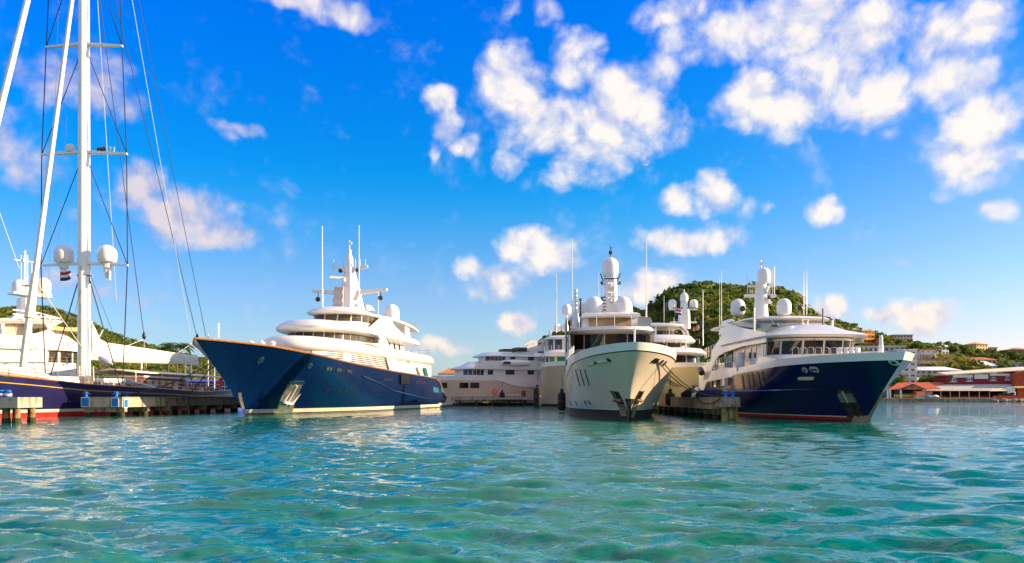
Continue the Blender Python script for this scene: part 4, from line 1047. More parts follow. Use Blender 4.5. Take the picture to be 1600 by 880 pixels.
# ------------------------------------------------------------------ cream yacht moored bow on behind the pier, between the pearl one and the navy one
def yacht_cream():
    y = Yacht('motor_yacht', 'cream sunlit yacht seen bow on behind the concrete pier, three domes on its mast', (22.4, 101.0), 0.0)
    r = y.root
    y.set_hull(46, 4.5, [(5, 5.5), (0, 5.4), (-12, 5.2), (-46, 4.6)], 5.0, 4.8, 8, 13, qd=2.6, qw=2.0, rd=2.0, pe=1.2, pf=1.3)
    y.rows([('z', -1.2, 0), ('z', 0, 0), ('z', .5, 0), ('v', .2, 1), ('v', .4, 1), ('v', .6, 1), ('v', .8, 1), ('v', .93, 1), ('v', 1.0, 1)], [darkboot, cream], 'hull')
    y.deck(dz=-.3)
    y.rows([('h', 0.0, 0), ('h', .3, 0), ('h', .55, 0)], [white], 'bulwark', nu=36, transom=False, off=.05, inner=.2, xend=40)
    for px in (1045, 1049, 1053):
        a, z = hull_px(y, px, 596, -1); y.patch([(a, z - .7), (a - .12, z - .7), (a - .4, z + .7), (a - .28, z + .7)], glass, 'hull_slot', side=-1, n=1, m=3)
    zf = lambda py, x: y.z(py, x)
    wx = -9
    for name, (pb, pt, h0, h1), hb, e in (('saloon_house', (572, 553, .12, .9), 4.4, [-8.6, -6.6, -5.0, -3.4, -1.7, 0, 1.7, 3.4, 5.0, 6.6, 8.6]),
                                        ('wheelhouse', (548, 533, .25, .92), 4.1, [-7.6, -5.5, -4.0, -2.2, 0, 2.2, 4.0, 5.5, 7.6])):
        w = y.wall(name, white2, (wx, -38, hb, 5), (wx - .4, -38, hb, 5), zf(pb, wx), zf(pt, wx))
        w.windows([q for q in e if abs(q) < w.mid - .3], h0, h1, glass, w.obj, gap=.22)
        zb, zt = zf(pt + 1.5, wx + 1.6), zf(pt - 10, wx)
        y.slab('deck_brow', white, (wx + 1.8, -38, 4.9 if name == 'saloon_house' else 4.6, 5, 2.5), [(zb, .9), (zb + .1, .15), (zb + .35, 0), (zt - .15, .6), (zt, 1.6)])
        wx = -14.5
    zb = zf(527, -18)
    w = y.wall('sky_lounge', white2, (-21, -32, 2.6, 1.5), (-21, -32, 2.6, 1.5), zb - .5, zf(513, -21))
    w.windows([-3.4, -1.2, 1.2, 3.4], .25, .8, glass, w.obj, gap=.2)
    zt = zf(510, -19)
    for sg in (1, -1):
        mb = MB(); mb.loft([[(x + dx, sg * yy, z) for (x, yy, z) in ((-17 , 4.0, zb - .6), (-17.4, 3.7, zb + .9), (-18.4, 3.1, zt - .05))] for dx in (0,)] + [[(x - 3, sg * yy, z) for (x, yy, z) in ((-17 , 4.0, zb - .6), (-17.4, 3.7, zb + .9), (-18.4, 3.1, zt - .05))]] , caps=False, closed=False)
        mb.loft([[(-17, sg * 4.0, zb - .6), (-17, sg * 3.7, zb - .6), (-20, sg * 3.7, zb - .6), (-20, sg * 4.0, zb - .6)], [(-17.4, sg * 3.7, zb + .9), (-17.4, sg * 3.4, zb + .9), (-20, sg * 3.4, zb + .9), (-20, sg * 3.7, zb + .9)], [(-18.2, sg * 3.0, zt), (-18.2, sg * 2.7, zt), (-20, sg * 2.7, zt), (-20, sg * 3.0, zt)]])
        mb.build('arch_leg', white, r)
        y.box('arch_pillar', (-18, sg * 1.0, (zb + zt) / 2), (.18, .18, zt - zb), radw)
    y.slab('hard_top', white, (-17.2, -30, 3.5, 2.4, 2.6), [(zt - .12, .5), (zt, .05), (zt + .2, .1), (zt + .42, .9)])
    mx = -22
    (a, z0), (b, _) = y.front(1060.5, 511, mx), y.front(1077.5, 511, mx); zt = zf(484, mx); mc = (a + b) / 2
    mb = MB(); rect_loft(mb, [(mx, mc, z0 - .3, 2.2, b - a), (mx, mc, zt, 1.7, (b - a) * .92)]); mast = mb.build('radar_mast', white, r)
    for py, x0, x1, th in ((483, 1046, 1089, .3), (504, 1047, 1088, .2)):
        (a, z), (b, _) = y.front(x0, py, mx), y.front(x1, py, mx); y.box('crosstree', (mx + .1, (a + b) / 2, z), (.9, b - a, th), white, mast)
    (a, z), (b, _) = y.front(1050, 481.6, mx), y.front(1089, 481.6, mx); y.box('blue_band', (mx + .58, (a + b) / 2, z - .05), (.06, b - a, .12), navyc, mast)
    mb = MB(); rect_loft(mb, [(mx, mc, zt, 1.3, 1.1), (mx, mc, zf(472, mx), 1.0, 1.0)]); mb.build('dome_pedestal', white, mast)
    dome_px(y, 1050.7, 482, mx, .64, 1.1, mast); dome_px(y, 1084, 482, mx, .64, 1.1, mast); dome_px(y, 1069, 472, mx, .62, 1.15, mast)
    mb = MB(); mb.bar((mx, mc, zf(461, mx)), (mx, mc, zf(452, mx)), .07); mb.box((mx, mc, zf(457, mx)), (.25, .45, .15)); mb.build('mast_light', radw, mast)
    for k in range(3):
        mb = MB(); mb.box((mx + 1.05, mc, z0 + .5 + k * .75), (.12, .8, .1)); mb.build('mast_step', white2, mast)
    for px, p0, p1 in ((1037.5, 530, 462), (1098, 528, 455), (1053, 504, 496), (1086, 504, 496)): whip_px(y, px, p0, p1, -20, .045, stainless)
    whip_px(y, 1071.5, 546, 528, -6, .09)
    for px, py, s in ((1085, 514, .35), (1090, 512, .45)):
        yy, z = y.front(px, py, -18); mb = MB(); mb.lathe([(.04, -s), (s * .5, -s * .6), (s * .7, 0), (s * .4, s * .6), (.04, s)], (-18, yy, z), 9); mb.build('deck_lamp', teak, r)
    railing(r, [(-13, -4.3, zf(537, -13)), (-12.2, 0, zf(537, -12)), (-13, 4.3, zf(537, -13))], .6, 1.5, 1)
    return y
yE = yacht_cream()

# ------------------------------------------------------------------ white yacht glimpsed bow on just left of the pearl one
def yacht_narrow():
    y = Yacht('motor_yacht', 'tall white yacht half hidden behind the pearl yacht, with green tinted windows', (11.2, 150.0), 1.0)
    r = y.root
    y.set_hull(45, 3, [(4, 7.7), (0, 7.6), (-45, 6.6)], 5.6, 5.4, 9, 15, qd=2.6, qw=1.9, rd=1.7, pe=1.2)
    y.rows([('z', -1.2, 0), ('z', 0, 0), ('z', .5, 0), ('v', .2, 1), ('v', .4, 1), ('v', .6, 1), ('v', .8, 1), ('v', .93, 1), ('v', 1.0, 1)], [darkboot, beige], 'hull')
    y.deck(dz=-.3)
    y.rows([('h', 0.0, 0), ('h', .3, 0), ('h', .8, 0)], [white], 'bulwark', nu=36, transom=False, off=.05, inner=.2, xend=40)
    zf = lambda py, x: y.z(py, x)
    wx = -7
    w = y.wall('saloon_house', white2, (wx, -40, 4.6, 3), (wx, -40, 4.6, 3), zf(577, wx), zf(556, wx))
    for a in (-5.6, -4.2, -2.6, 0, 2.6): w.window(a + .1, a + 2.1 if a > -4.2 else a + 1.2, .3, .95, glassg if a > -5 else glass, w.obj)
    zb, zt = zf(558, wx), zf(547, wx)
    y.slab('deck_brow', white, (wx + 1.6, -40, 5.2, 4, 2.6), [(zb, .8), (zb + .15, .05), (zt - .5, .05), (zt, .8)])
    w = y.wall('wheelhouse', white2, (-11, -40, 4.3, 3), (-11.2, -40, 4.3, 3), zt - .2, zf(528, -11))
    for a in (-6.6, -4.8, -2.9, -.8, 1.4): w.window(a + .12, a + 1.6, .2, .9, glass, w.obj)
    railing(r, [(-9.5, -4.9, zt), (-6.5, -3.5, zt), (-6.1, 0, zt), (-6.5, 4, zt)], .9, 1.5, 2)
    zb = zf(530, -10.5)
    y.slab('wheelhouse_brow', white, (-10, -40, 4.7, 3.5, 2.6), [(zb, .6), (zb + .12, 0), (zb + .5, .1), (zb + .8, 1.0)])
    mb = MB()
    y.plate('funnel_side', white2, [(-13, zb + .6), (-24, zb + .6), (-24, zf(512, -20)), (-16, zf(517, -16))], 3.6, .3)
    dome_px(y, 871, 518, -14, .72, 1.1); dome_px(y, 883, 518, -14, .72, 1.15)
    yy, z = y.front(885.5, 518, -18); mb = MB(); mb.bar((-18, yy, z), (-18, yy, zf(491, -18)), .2, 8); mb.box((-18, yy, zf(497, -18)), (.8, 1.6, .12)); mb.build('dome_pedestal', white, r)
    dome_px(y, 885.5, 491.5, -18, 1.0, 1.1)
    whip_px(y, 869.5, 520, 428, -12, .09); whip_px(y, 894, 520, 470, -16, .1)
    mx = -20; yy, z = y.front(900, 520, mx)
    mb = MB(); rect_loft(mb, [(mx, yy, z, 2, 1.8), (mx, yy, zf(490, mx), 1.0, 1.0)]); mb.bar((mx, yy, zf(490, mx)), (mx, yy, zf(452, mx)), .3, 8)
    mb.build('radar_mast', white, r)
    for py in (485, 476, 468): y.box('crosstree', (mx, yy, zf(py, mx)), (.6, 2.2, .2), white)
    x, z = hull_px(y, 862, 600, -1)
    return y
yD = yacht_narrow()

# ------------------------------------------------------------------ beige yacht lying broadside at the back
def yacht_broadside():
    y = Yacht('motor_yacht', 'beige yacht lying broadside behind the low back pier, bow hidden by the blue yacht', (-30, 164.0), 70.0)
    r = y.root
    y.set_hull(58, 3.0, [(3, 6.2), (-28, 6.2), (-58, 6.0)], 5.2, 5.0, 12, 18, qd=2.4, qw=1.8, pe=1.2)
    y.rows([('z', -1.2, 0), ('z', 0, 0), ('z', .6, 0), ('v', .3, 1), ('v', .55, 1), ('v', .86, 1), ('v', .87, 2), ('v', 1.0, 2)], [darkboot, beige, white2], 'hull')
    y.deck(dz=-.3)
    S = lambda px, py, yl=5.2: y.plane(px, py, yl)
    for a0, a1 in ((690, 699), (718, 732), (735, 749)):
        q = [S(a0, 606.5), S(a1, 606.5), S(a1, 598), S(a0, 598)]; y.patch(q, glass, 'hull_window', n=2, m=1, off=.04)
    q = [S(803, 603), S(814, 603), S(814, 598.5), S(806, 598.5)]; y.patch(q, glass, 'hull_window', n=2, m=1, off=.04)
    # white sweep of the aft topsides
    pl = [S(775, 594), S(862, 594), S(862, 606), S(818, 605), S(800, 602), S(788, 597.5)]
    y.plate('topside_sweep', white2, pl, 5.32, .1, both=False)
    x0, z0 = S(805.5, 612.3)
    mb = MB()
    for k, (dx, w) in enumerate(((-.55, .16), (-.3, .16), (0, .2), (.4, .18), (.65, .16), (.9, .12))):
        mb2 = MB(); mb2.box((x0 - dx, 5.06, z0), (w, .2, .28)); mb2.build('name_letter', mahog, r)
    def tier(name, hb, top, bot, xl, wins, brow):
        (x0, zt), (_, zb) = S(xl, top, hb), S(xl, bot, hb)
        w = y.wall(name, white2, (x0, -56, hb, 3.0), (x0 - .2, -56, hb, 3.0), zb - .3, zt + .1)
        for a0, a1, p0, p1 in wins:
            (xa, za), (xb, zb2) = S(a0, p0, hb), S(a1, p1, hb)
            h1, h0 = (za - w.z0) / (w.z1 - w.z0), (zb2 - w.z0) / (w.z1 - w.z0)
            n = 5 if a1 - a0 > 20 else 1
            for i in range(n):
                xi, xj = xa + (xb - xa) * i / n, xa + (xb - xa) * (i + 1) / n
                w.window(w.d_at_x(xi - .06), w.d_at_x(xj + .06), h0, min(h1, .99), glass, w.obj, k=2)
        return w
    tier('main_house', 4.6, 575, 588, 722, [(726, 755.5, 576.5, 586), (761, 770, 576.5, 585.5), (789, 803.5, 576.5, 585.5), (823.5, 834, 576.5, 585.5)], None)
    xl, z0 = S(716, 576.5); xr, z1 = S(756, 564)
    y.slab('upper_brow', white, (xl, -56, 5.3, 4, 2.5), [(z0 - .1, .6), (z0, .1), (z0 + .3, .1), (z0 + .9, 2.2), (z1 - .1, 3.6), (z1, 4.2)])
    y.plate('upper_bulwark', white2, [S(740, 575, 5.3), S(862, 576, 5.3), S(862, 564, 5.3), S(757, 564.5, 5.3)], 5.25, .12)
    mb = MB(); x0, z0 = S(792, 567, 5.4); mb.lathe([(.02, -3.4), (.55, -3.0), (.72, -1), (.72, 1.0), (.5, 3.0), (.02, 3.4)], (x0 - 2, 5.3, z0), 12, axis='X'); mb.build('stowed_tender', white, r)
    mb = MB(); mb.lathe([(.02, -1.0), (.25, -.6), (.3, 0), (.25, .6), (.02, 1.0)], (S(791, 567, 5.4)[0], 5.9, z0), 10, axis='X'); mb.build('tender_cover', blackp, r)
    tier('upper_house', 4.3, 555, 565, 759, [(761.5, 789, 556, 563.5), (796, 805, 556, 563), (824, 834, 556, 563)], None)
    xl, z0 = S(753, 556); xr, z1 = S(768, 549.5)
    y.slab('top_brow', white, (xl, -56, 5.0, 3, 2.5), [(z0 - .08, .5), (z0, .05), (z0 + .2, .1), (z1 - .1, 1.6), (z1, 2.0)])
    for a0, a1, p0, p1, m in ((785, 808, 549, 546, steeld), (806, 821, 550, 543.5, glass), (806, 822, 545.5, 544, white2), (821, 834, 549, 545.5, white2)):
        (xa, za), (xb, zb) = S(a0, p0, 2), S(a1, p1, 2); y.box('sundeck_fitting', ((xa + xb) / 2, 1.2, (za + zb) / 2), (abs(xa - xb), 3.5, abs(zb - za)), m)
    y.plate('arch_side', white2, [S(828, 549, 4.2), S(862, 549, 4.2), S(862, 528, 4.2), S(850, 533, 4.2), S(838, 544, 4.2)], 4.2, .3)
    y.plate('arch_wing', white2, [S(838, 535.5, 4.2), S(856, 535, 4.2), S(858, 528, 4.2), S(850, 529, 4.2)], 4.4, .5)
    railing(r, [(S(690, 588)[0], 4.9, S(690, 588)[1]), (S(720, 588)[0], 4.9, S(720, 588)[1])], .7, 1.5, 1)
    return y
yB = yacht_broadside()

# ------------------------------------------------------------------ white yacht behind the sailing yacht, far left
def yacht_white():
    y = Yacht('motor_yacht', 'gleaming white motor yacht behind the sailing yacht, two domes on its pylon', (-76, 78.0), 38.0)
    r = y.root
    LW = -y.plane(129, 548, 4.4)[0]
    y.set_hull(LW, 4, [(4, 5.0), (-20, 4.2), (-46, 3.8)], 4.6, 4.4, 12, 16)
    y.rows([('z', -1.2, 0), ('z', 0, 0), ('z', .6, 0), ('v', .4, 1), ('v', .7, 1), ('v', 1.0, 1)], [darkboot, white], 'hull', nu=30)
    y.deck(dz=-.2)
    S = lambda px, py, yl=4.4: y.plane(px, py, yl)
    x0, z0 = S(75, 566, 4.0); x1, z1 = S(127, 548.5, 4.0)
    w = y.wall('main_house', white, (-12, -LW + .6, 4.0, 3), (-12, -LW + .6, 4.0, 3), 3.8, z1 + .2)
    for a, b in ((77, 90), (95, 112), (115, 126)):
        w.window(w.d_at_x(S(a, 560, 4)[0]), w.d_at_x(S(b, 560, 4)[0]), (z0 - w.z0) / (w.z1 - w.z0), .93, glassw, w.obj, k=1)
    y.plate('house_side', white, [S(-60, 566), S(74, 566), S(74, 546.5), S(57, 546), S(43, 549), S(-60, 546)], 4.35, .15)
    # big curved bulwark of the upper deck
    up = [S(-80, 541), S(0, 541), S(60, 545), S(126, 550), S(128, 546), S(120, 536), S(108, 527), S(98, 523), S(86, 522), S(76, 514.5), S(60, 520), S(35, 524), S(14, 523), S(0, 522), S(-80, 522)]
    y.plate('upper_bulwark', white, up, 4.5, .2)
    xs = [S(-80, 545)[0], S(127, 548)[0]]
    y.box('upper_deck', ((xs[0] + xs[1]) / 2, 0, S(60, 545)[1]), (abs(xs[1] - xs[0]), 8.8, .25), white2)
    y.box('upper_house', (S(0, 520)[0], 0, S(20, 514)[1]), (abs(S(50, 0)[0] - S(-60, 0)[0]), 5.5, 2.6), cream)
    y.plate('bridge_wing', steeld, [S(78, 522, 3.5), S(106, 526, 3.5), S(96, 519, 3.5), S(84, 515, 3.5)], 3.6, .1)
    # hard top
    xa, za = S(-60, 505, 4.2); xb, zb = S(104, 500, 4.2)
    mb = MB()
    secs = []
    for px, pt, pb, hw in ((-60, 499, 507, 3.9), (20, 499, 505, 4.1), (70, 498.5, 506, 4.1), (90, 499, 509, 3.8), (104.5, 500, 503, 3.0)):
        x, zt = S(px, pt, 4.0); _, zb = S(px, pb, 4.0)
        secs.append([(x, -hw, zt - .15), (x, -hw + .4, zb), (x, hw - .4, zb), (x, hw, zt - .15), (x, hw - .4, zt), (x, -hw + .4, zt)])
    mb.loft(secs); ht = mb.build('hard_top', white, r)
    for px, w_ in ((44, .8), (3, .5)):
        x, z = S(px, 524, 3.4); _, z1 = S(px, 503, 3.4); mb = MB(); rect_loft(mb, [(x, 3.4, z, w_, .5), (x, 3.4, z1, w_ * .9, .5)]); mb.build('hard_top_pillar', white, r)
    y.plate('hard_top_pillar', white, [S(76, 516, 3.6), S(85, 516, 3.6), S(80, 505, 3.6), S(71, 506, 3.6)], 3.6, .3)
    y.plate('shade_awning', tancanvas, [S(82, 516, 2.0), S(127, 518.5, 2.0), S(127, 512, 2.0), S(100, 511.5, 2.0), S(84, 509, 2.0)], 2.0, 4.0, both=False)
    # sloping lattice roof
    for sg in (1.5, -1.5):
        mb = MB()
        a, b = S(20, 491, sg), S(94, 498, sg)
        mb.bar((a[0], sg, a[1]), (b[0], sg, b[1]), .12); c, d = S(20, 484, sg), S(60, 489, sg); mb.bar((c[0], sg, c[1]), (d[0], sg, d[1]), .1); mb.bar((d[0], sg, d[1]), (b[0], sg, b[1]), .08)
        for px in (55, 62, 70, 78, 86): p, q = S(px, 499, sg), S(px + 3, 489 + (px - 55) * .25, sg); mb.bar((p[0], sg, p[1]), (q[0], sg, q[1]), .05)
        mb.build('roof_lattice', white, r)
    y.plate('roof_slope', white2, [S(18, 498, 2), S(62, 498, 2), S(52, 489, 2), S(38, 491, 2), S(22, 494, 2)], 2.0, 4.0, both=False)
    # pylon, platform, domes, pole
    def blk(name, px0, px1, pt, pb, yl, ly, mat=white):
        (xa, zt), (xb, zb) = S(px0, pt, yl), S(px1, pb, yl); mb = MB(); rect_loft(mb, [((xa + xb) / 2, 0, zb, abs(xa - xb) * 1.1, ly), ((xa + xb) / 2, 0, zt, abs(xa - xb) * .95, ly * .9)]); return mb.build(name, mat, r)
    blk('mast_pylon', 29, 51, 466, 500, 0, 2.2)
    blk('mast_top', 33, 48, 447, 464, 0, 1.6)
    blk('mast_platform', 30, 52, 445.5, 448, 0, 2.4)
    (xa, za), (xb, zb) = S(16, 458, 0), S(76, 464, 0)
    mb = MB(); mb.loft([[(xa, -1, za - .12), (xa, 1, za - .12), (xa, 1, za + .12), (xa, -1, za + .12)], [(xb, -1, zb - .2), (xb, 1, zb - .2), (xb, 1, zb + .3), (xb, -1, zb + .3)]]); mb.build('dome_platform', white, r)
    for px, py, rr in ((67, 459, .92), (29.5, 458, .75)):
        x, z = S(px, py, 0); d = MB(); radome(d, (x, 0, z), rr, 1.1); d.build('radome', radw, r)
    x, z = S(38.5, 446, 0); _, z1 = S(38.5, 392, 0); mb = MB(); mb.bar((x, 0, z), (x, 0, z1), .16, 8); mb.box((x, 0, z1 - 1.2), (.5, .5, .4)); mb.box((x - .4, 0, z + 3), (3.2, .12, .1)); mb.build('signal_pole', radw, r)
    for px in (33, 43, 49.5): x, z = S(px, 447, 0); mb = MB(); mb.bar((x, 0, z), (x, 0, z + (3.8 if px != 49.5 else 2.8)), .06); mb.build('whip_antenna', radw, r)
    railing(r, [(S(0, 0)[0], 4.2, S(0, 523)[1]), (S(40, 0)[0], 4.2, S(40, 525)[1])], .9, .9, 3, .03)
    railing(r, [(S(-20, 0)[0], 4.3, S(0, 570)[1]), (S(128, 0)[0], 4.3, S(128, 570)[1])], .9, 1.5, 2, .03)
    return y
yW = yacht_white()
# ------------------------------------------------------------------ the big sailing yacht
def sailing_yacht():
    y = Yacht('sailing_yacht', 'large violet navy sailing yacht with towering white mast, moored beside the left pier', (-47.5, 59.0), 2.0, cat='sailing yacht')
    r = y.root
    y.set_hull(64, 3.5, [(3.5, 4.75), (0, 4.5), (-8, 3.75), (-20, 3.12), (-50, 2.55), (-64, 2.9)], 4.6, 4.4, 20, 24, qd=2.0, qw=1.7, rd=1.0, pe=1.2, stern_t=.6)
    y.rows([('z', -1.2, 0), ('z', 0, 0), ('z', .46, 0), ('z', .74, 1), ('v', .36, 2), ('v', .55, 2), ('h', -.62, 2), ('h', -.54, 3), ('h', -.2, 2), ('v', 1.0, 2)], [redboot, creamstripe, navyS, gold], 'hull', nu=50)
    y.deck(dz=-.12, mat=teakdeck)
    y.caprail(.07, teak, .03)
    f = y.disc(*hull_px(y, 9, 590), .2, chrome, 'fairlead', off=.05, sx=1.5)
    mx = -28.0; zd = 3.0
    def P(px, py, x=mx):
        yy, z = y.front(px, py, x); return Vector((x, yy, z))
    z1, z2, z3 = 16.2, 28.3, 40.0
    mb = MB(); rings = []
    for z, rad in ((2.8, .62), (12, .60), (30, .55), (50, .48), (70, .38), (84, .28)):
        rings.append([(mx + 1.25 * rad * math.cos(2 * PI * k / 20), rad * math.sin(2 * PI * k / 20), z) for k in range(20)])
    mb.loft(rings); mast = mb.build('mast', mastw, r)
    mb = MB(); mb.box((mx + .80, .05, 9.5), (.06, .12, 13)); mb.build('mast_track', steel, mast)
    mb = MB(); mb.lathe([(.72, z1 - 1.2), (.72, z1 - 1.1)], (mx, 0, 0), 16); mb.build('mast_band', steeld, mast)
    for zz, hw in ((z1, 4.85), (z2, 4.75), (z3, 4.25), (52, 3.7), (64, 3.0)):
        for sg in (1, -1):
            mb = MB(); mb.loft([[(mx - .3, sg * .4, zz + .05), (mx + .3, sg * .4, zz + .05), (mx + .3, sg * .4, zz + .32), (mx - .3, sg * .4, zz + .32)], [(mx - .15, sg * hw, zz - .13), (mx + .15, sg * hw, zz - .13), (mx + .15, sg * hw, zz + .06), (mx - .15, sg * hw, zz + .06)]])
            mb.build('spreader', mastw, mast)
    for yy in (-2.25, 2.55):
        d = MB(); radome(d, (mx, yy, z1 + .25), 1.0, .98, 22); o = d.build('radome', radw, mast)
        mb = MB(); mb.lathe([(.1, -1.45), (.3, -1.3), (.22, -.95), (.42, -.8), (.3, -.45), (.5, -.3), (.45, .0), (.5, .3)], (mx, yy, z1), 10); mb.bar((mx + .2, yy + .4, z1 - 1.7), (mx + .2, yy + .4, z1 - .6), .14); mb.build('dome_bracket', radw, mast)
    d = MB(); radome(d, (mx, -1.55, z2 + .2), .46, 1.0); d.build('radome', radw, mast)
    mb = MB(); mb.box((mx, 1.9, z2 + .45), (.4, .8, .3)); mb.lathe([(.1, 0), (.25, .2), (.1, .5)], (mx, 2.2, z2 + .3), 8); mb.build('mast_instrument', steeld, mast)
    for yy in (2.9, 3.3):
        mb = MB(); mb.bar((mx, yy, z2), (mx, yy, z2 + .55), .05); mb.lathe([(.04, 0), (.13, .1), (.04, .25)], (mx, yy, z2 + .5), 8); mb.build('mast_light', radw, mast)
    mb = MB(); mb.bar((mx, 3.2, z1), (mx, 3.2, z1 + .9), .04); mb.build('mast_light', radw, mast)
    # shrouds
    W_ = .045
    def stay(a, b, rad=W_, mat=wire, name='shroud'):
        return MB().tube([a, b], rad, 5).build(name, mat, mast)
    tips = {1: 4.8, 2: 4.7, 3: 4.2, 4: 3.65, 5: 2.95}
    zl = {1: z1, 2: z2, 3: z3, 4: 52, 5: 64}
    for sg in (1, -1):
        stay((mx, sg * 4.25, 3.0), (mx, sg * tips[1], z1), .06)
        for k in range(1, 5): stay((mx, sg * tips[k], zl[k]), (mx, sg * tips[k + 1], zl[k + 1]), .055)
        stay((mx, sg * tips[5], 64), (mx, 0, 78))
        for k in range(1, 5): stay((mx, sg * tips[k], zl[k]), (mx, sg * .4, zl[k + 1] - .8))
        stay((mx + .1, sg * 4.0, 3.1), (mx, sg * .5, z1 - 1.2), .06)
    # furled headsails on their stays
    def furled(zt, xf, rad, foot):
        p, q = Vector((mx + .9, 0, zt)), Vector((xf, 0, 3.9))
        n = 14; pts = [q.lerp(p, i / n) for i in range(n + 1)]
        rr = [rad * (foot if i == 0 else (1.25 if i == 1 else 1.0 - .35 * i / n)) for i in range(n + 1)]
        return MB().tube(pts, rr, 10).build('furled_headsail', canvas, r)
    furled(50.5, -17.5, .29, 1.0); furled(67, -6.5, .33, 1.0)
    yy, z0 = y.front(24, 517, -20.5); 
    mb = MB()
    pts = []
    for py, w_ in ((498, .36), (497, .46), (478, .42), (450, .36), (425, .31)):
        q = Vector((-17.5, 0, 3.9)).lerp(Vector((mx + .9, 0, 50.5)), (y.z(py, -18.5) - 3.9) / 46.6); pts.append((q, w_))
    mb.tube([q for q, _ in pts], [w_ for _, w_ in pts], 10); mb.build('sail_cover', canvas, r)
    # boom under its white cover
    secs = []
    for t, zb, zt, w_ in ((0.5, 6.5, 10.4, .35), (1.2, 6.2, 9.6, .55), (2.2, 5.95, 8.5, .6), (3.5, 5.85, 8.05, .6), (10, 5.95, 8.0, .62), (20, 6.3, 7.95, .55), (27, 6.75, 7.75, .4), (28, 6.95, 7.65, .2)):
        x = mx - .6 - t; c = (zb + zt) / 2; h = (zt - zb) / 2
        sag = .05 * math.sin(t * 2.1)
        secs.append([(x, w_ * math.copysign(abs(math.cos(a)) ** .7, math.cos(a)) * (1.0 if math.sin(a) < 0 else .75), c + sag + h * math.copysign(abs(math.sin(a)) ** .8, math.sin(a))) for a in [2 * PI * k / 16 for k in range(16)]])
    mb = MB(); mb.loft(secs); boom = mb.build('boom_cover', canvas, r, ang=60)
    mb = MB(); mb.bar((mx - .5, 0, 6.2), (mx - 28.6, 0, 6.8), .28, 10); mb.build('boom', mastw, r)
    mb = MB(); mb.bar((mx - .6, 0, 4.0), (mx - 5.5, 0, 6.0), .14, 8); mb.build('vang', steeld, r)
    mb = MB(); mb.bar((mx - 1.6, .3, 8.7), (mx - .9, .3, 10.2), .09, 6); mb.bar((mx - 2.2, .3, 8.3), (mx - 3.4, .3, 9.6), .05, 6); mb.build('boom_bracket', mastw, r)
    for px in (221, 290, 299):
        x = -40 if px == 221 else -57
        yy, zz = y.front(px, 566, x); y.box('boom_prop', (x, yy, (zz + 3) / 2), (.16, .16, zz - 3), mastw)
    # running rigging led aft
    for (px0, py0, px1, py1, x, ytop, mat, rad, blk) in (
        (132, -190, 308, 527, -54, 0, wire, .045, True), (134, -420, 322, 527, -56, 0, wire, .04, False), (133, -170, 225, 525, -40, 0, wire, .045, True),
        (134, -420, 297, 520, -50, 0, wirew, .03, False), (134, -300, 182, 470, -34, 0, wirew, .03, False)):
        yy, zz = y.front(px1, py1, x); zt = y.z(py0, mx)
        zt = min(zt, 83)
        mb = MB(); mb.tube([(mx - .3, 0, zt), (x, yy, zz)], rad, 5); mb.build('halyard', mat, r)
        if blk:
            mb = MB(); mb.lathe([(.04, -.5), (.2, -.3), (.24, 0), (.14, .35), (.04, .5)], (x, yy, zz), 8); mb.build('block', blackp, r)
            mb = MB(); mb.tube([(x, yy, zz - .4), (x + 4, 0, 7.7)], .035, 5); mb.build('tackle_rope', wirew, r)
            mb = MB(); mb.tube([(x, yy, zz - .4), (x - .5, yy + .3, 2.6)], .02, 4); mb.build('tackle_fall', wirew, r)
    for (a, b, c, d) in ((88, 415, 105, 180), (76, 440, 92, 0)):
        p, q = P(a, b), P(c, d); mb = MB(); mb.tube([p, q], .02, 4); mb.build('flag_halyard', wirew, mast)
    p0 = P(0, 335, -20); p1 = P(30, 420, -16); mb = MB(); mb.tube([p0 + (p0 - p1) * 3, p1], .04, 5); mb.build('lazy_halyard', wirew, r)
    p0 = P(60, 445, -20); p1 = P(128, 543, -27); mb = MB(); mb.tube([p0, p1], .05, 5); mb.build('topping_lift', creamstripe, r)
    for (a, b, c, d) in ((142, 432, 192, 560), (125, 455, 98, 575), (22, 505, 38, 575), (30, 495, 70, 572)):
        p, q = P(a, b, -27), P(c, d, -24); mb = MB(); mb.tube([p, q], .025, 4); mb.build('guy_rope', wire, r)
    # covered tender lashed on the foredeck
    secs = []
    for t, w_, h in ((0, .1, .25), (.06, .9, .7), (.2, 1.25, 1.0), (.5, 1.35, 1.15), (.8, 1.2, .95), (.95, .8, .6), (1, .15, .2)):
        x = -3 - 16 * t; z0 = y.zs(x) - .1
        secs.append([(x, 2.4 + w_ * math.cos(a), z0 + h * (.62 if math.sin(a) < 0 else 1.0) * (math.sin(a) * .5 + .62)) for a in [2 * PI * k / 14 for k in range(14)]])
    mb = MB(); mb.loft(secs); t = mb.build('tender_cover', canvas, r, ang=60)
    for x in (-6, -10, -14, -17):
        mb = MB(); z0 = y.zs(x); mb.tube([(x, 3.85, z0), (x - .1, 3.75, z0 + .6), (x - .2, 3.2, z0 + 1.15)], .03, 4); mb.build('tender_strap', ropeb, t)
    # deckhouses, awning, winches
    mb = MB()
    for k, (a, b, h, w_) in enumerate(((-20, -25.5, .9, 1.5), (-30.5, -36, 1.1, 1.6))):
        mb = MB(); x = (a + b) / 2; rect_loft(mb, [(x, 0, y.zs(x) - .15, abs(a - b), w_ * 2), (x, 0, y.zs(x) + h, abs(a - b) * .94, w_ * 1.8)]); mb.build('coach_roof', white, r)
    x0, x1 = -34.5, -45.5
    mb = MB(); mb.box(((x0 + x1) / 2, 1.2, 3.3), (abs(x1 - x0), 4.2, 1.7)); dh = mb.build('wooden_deckhouse', mahog, r)
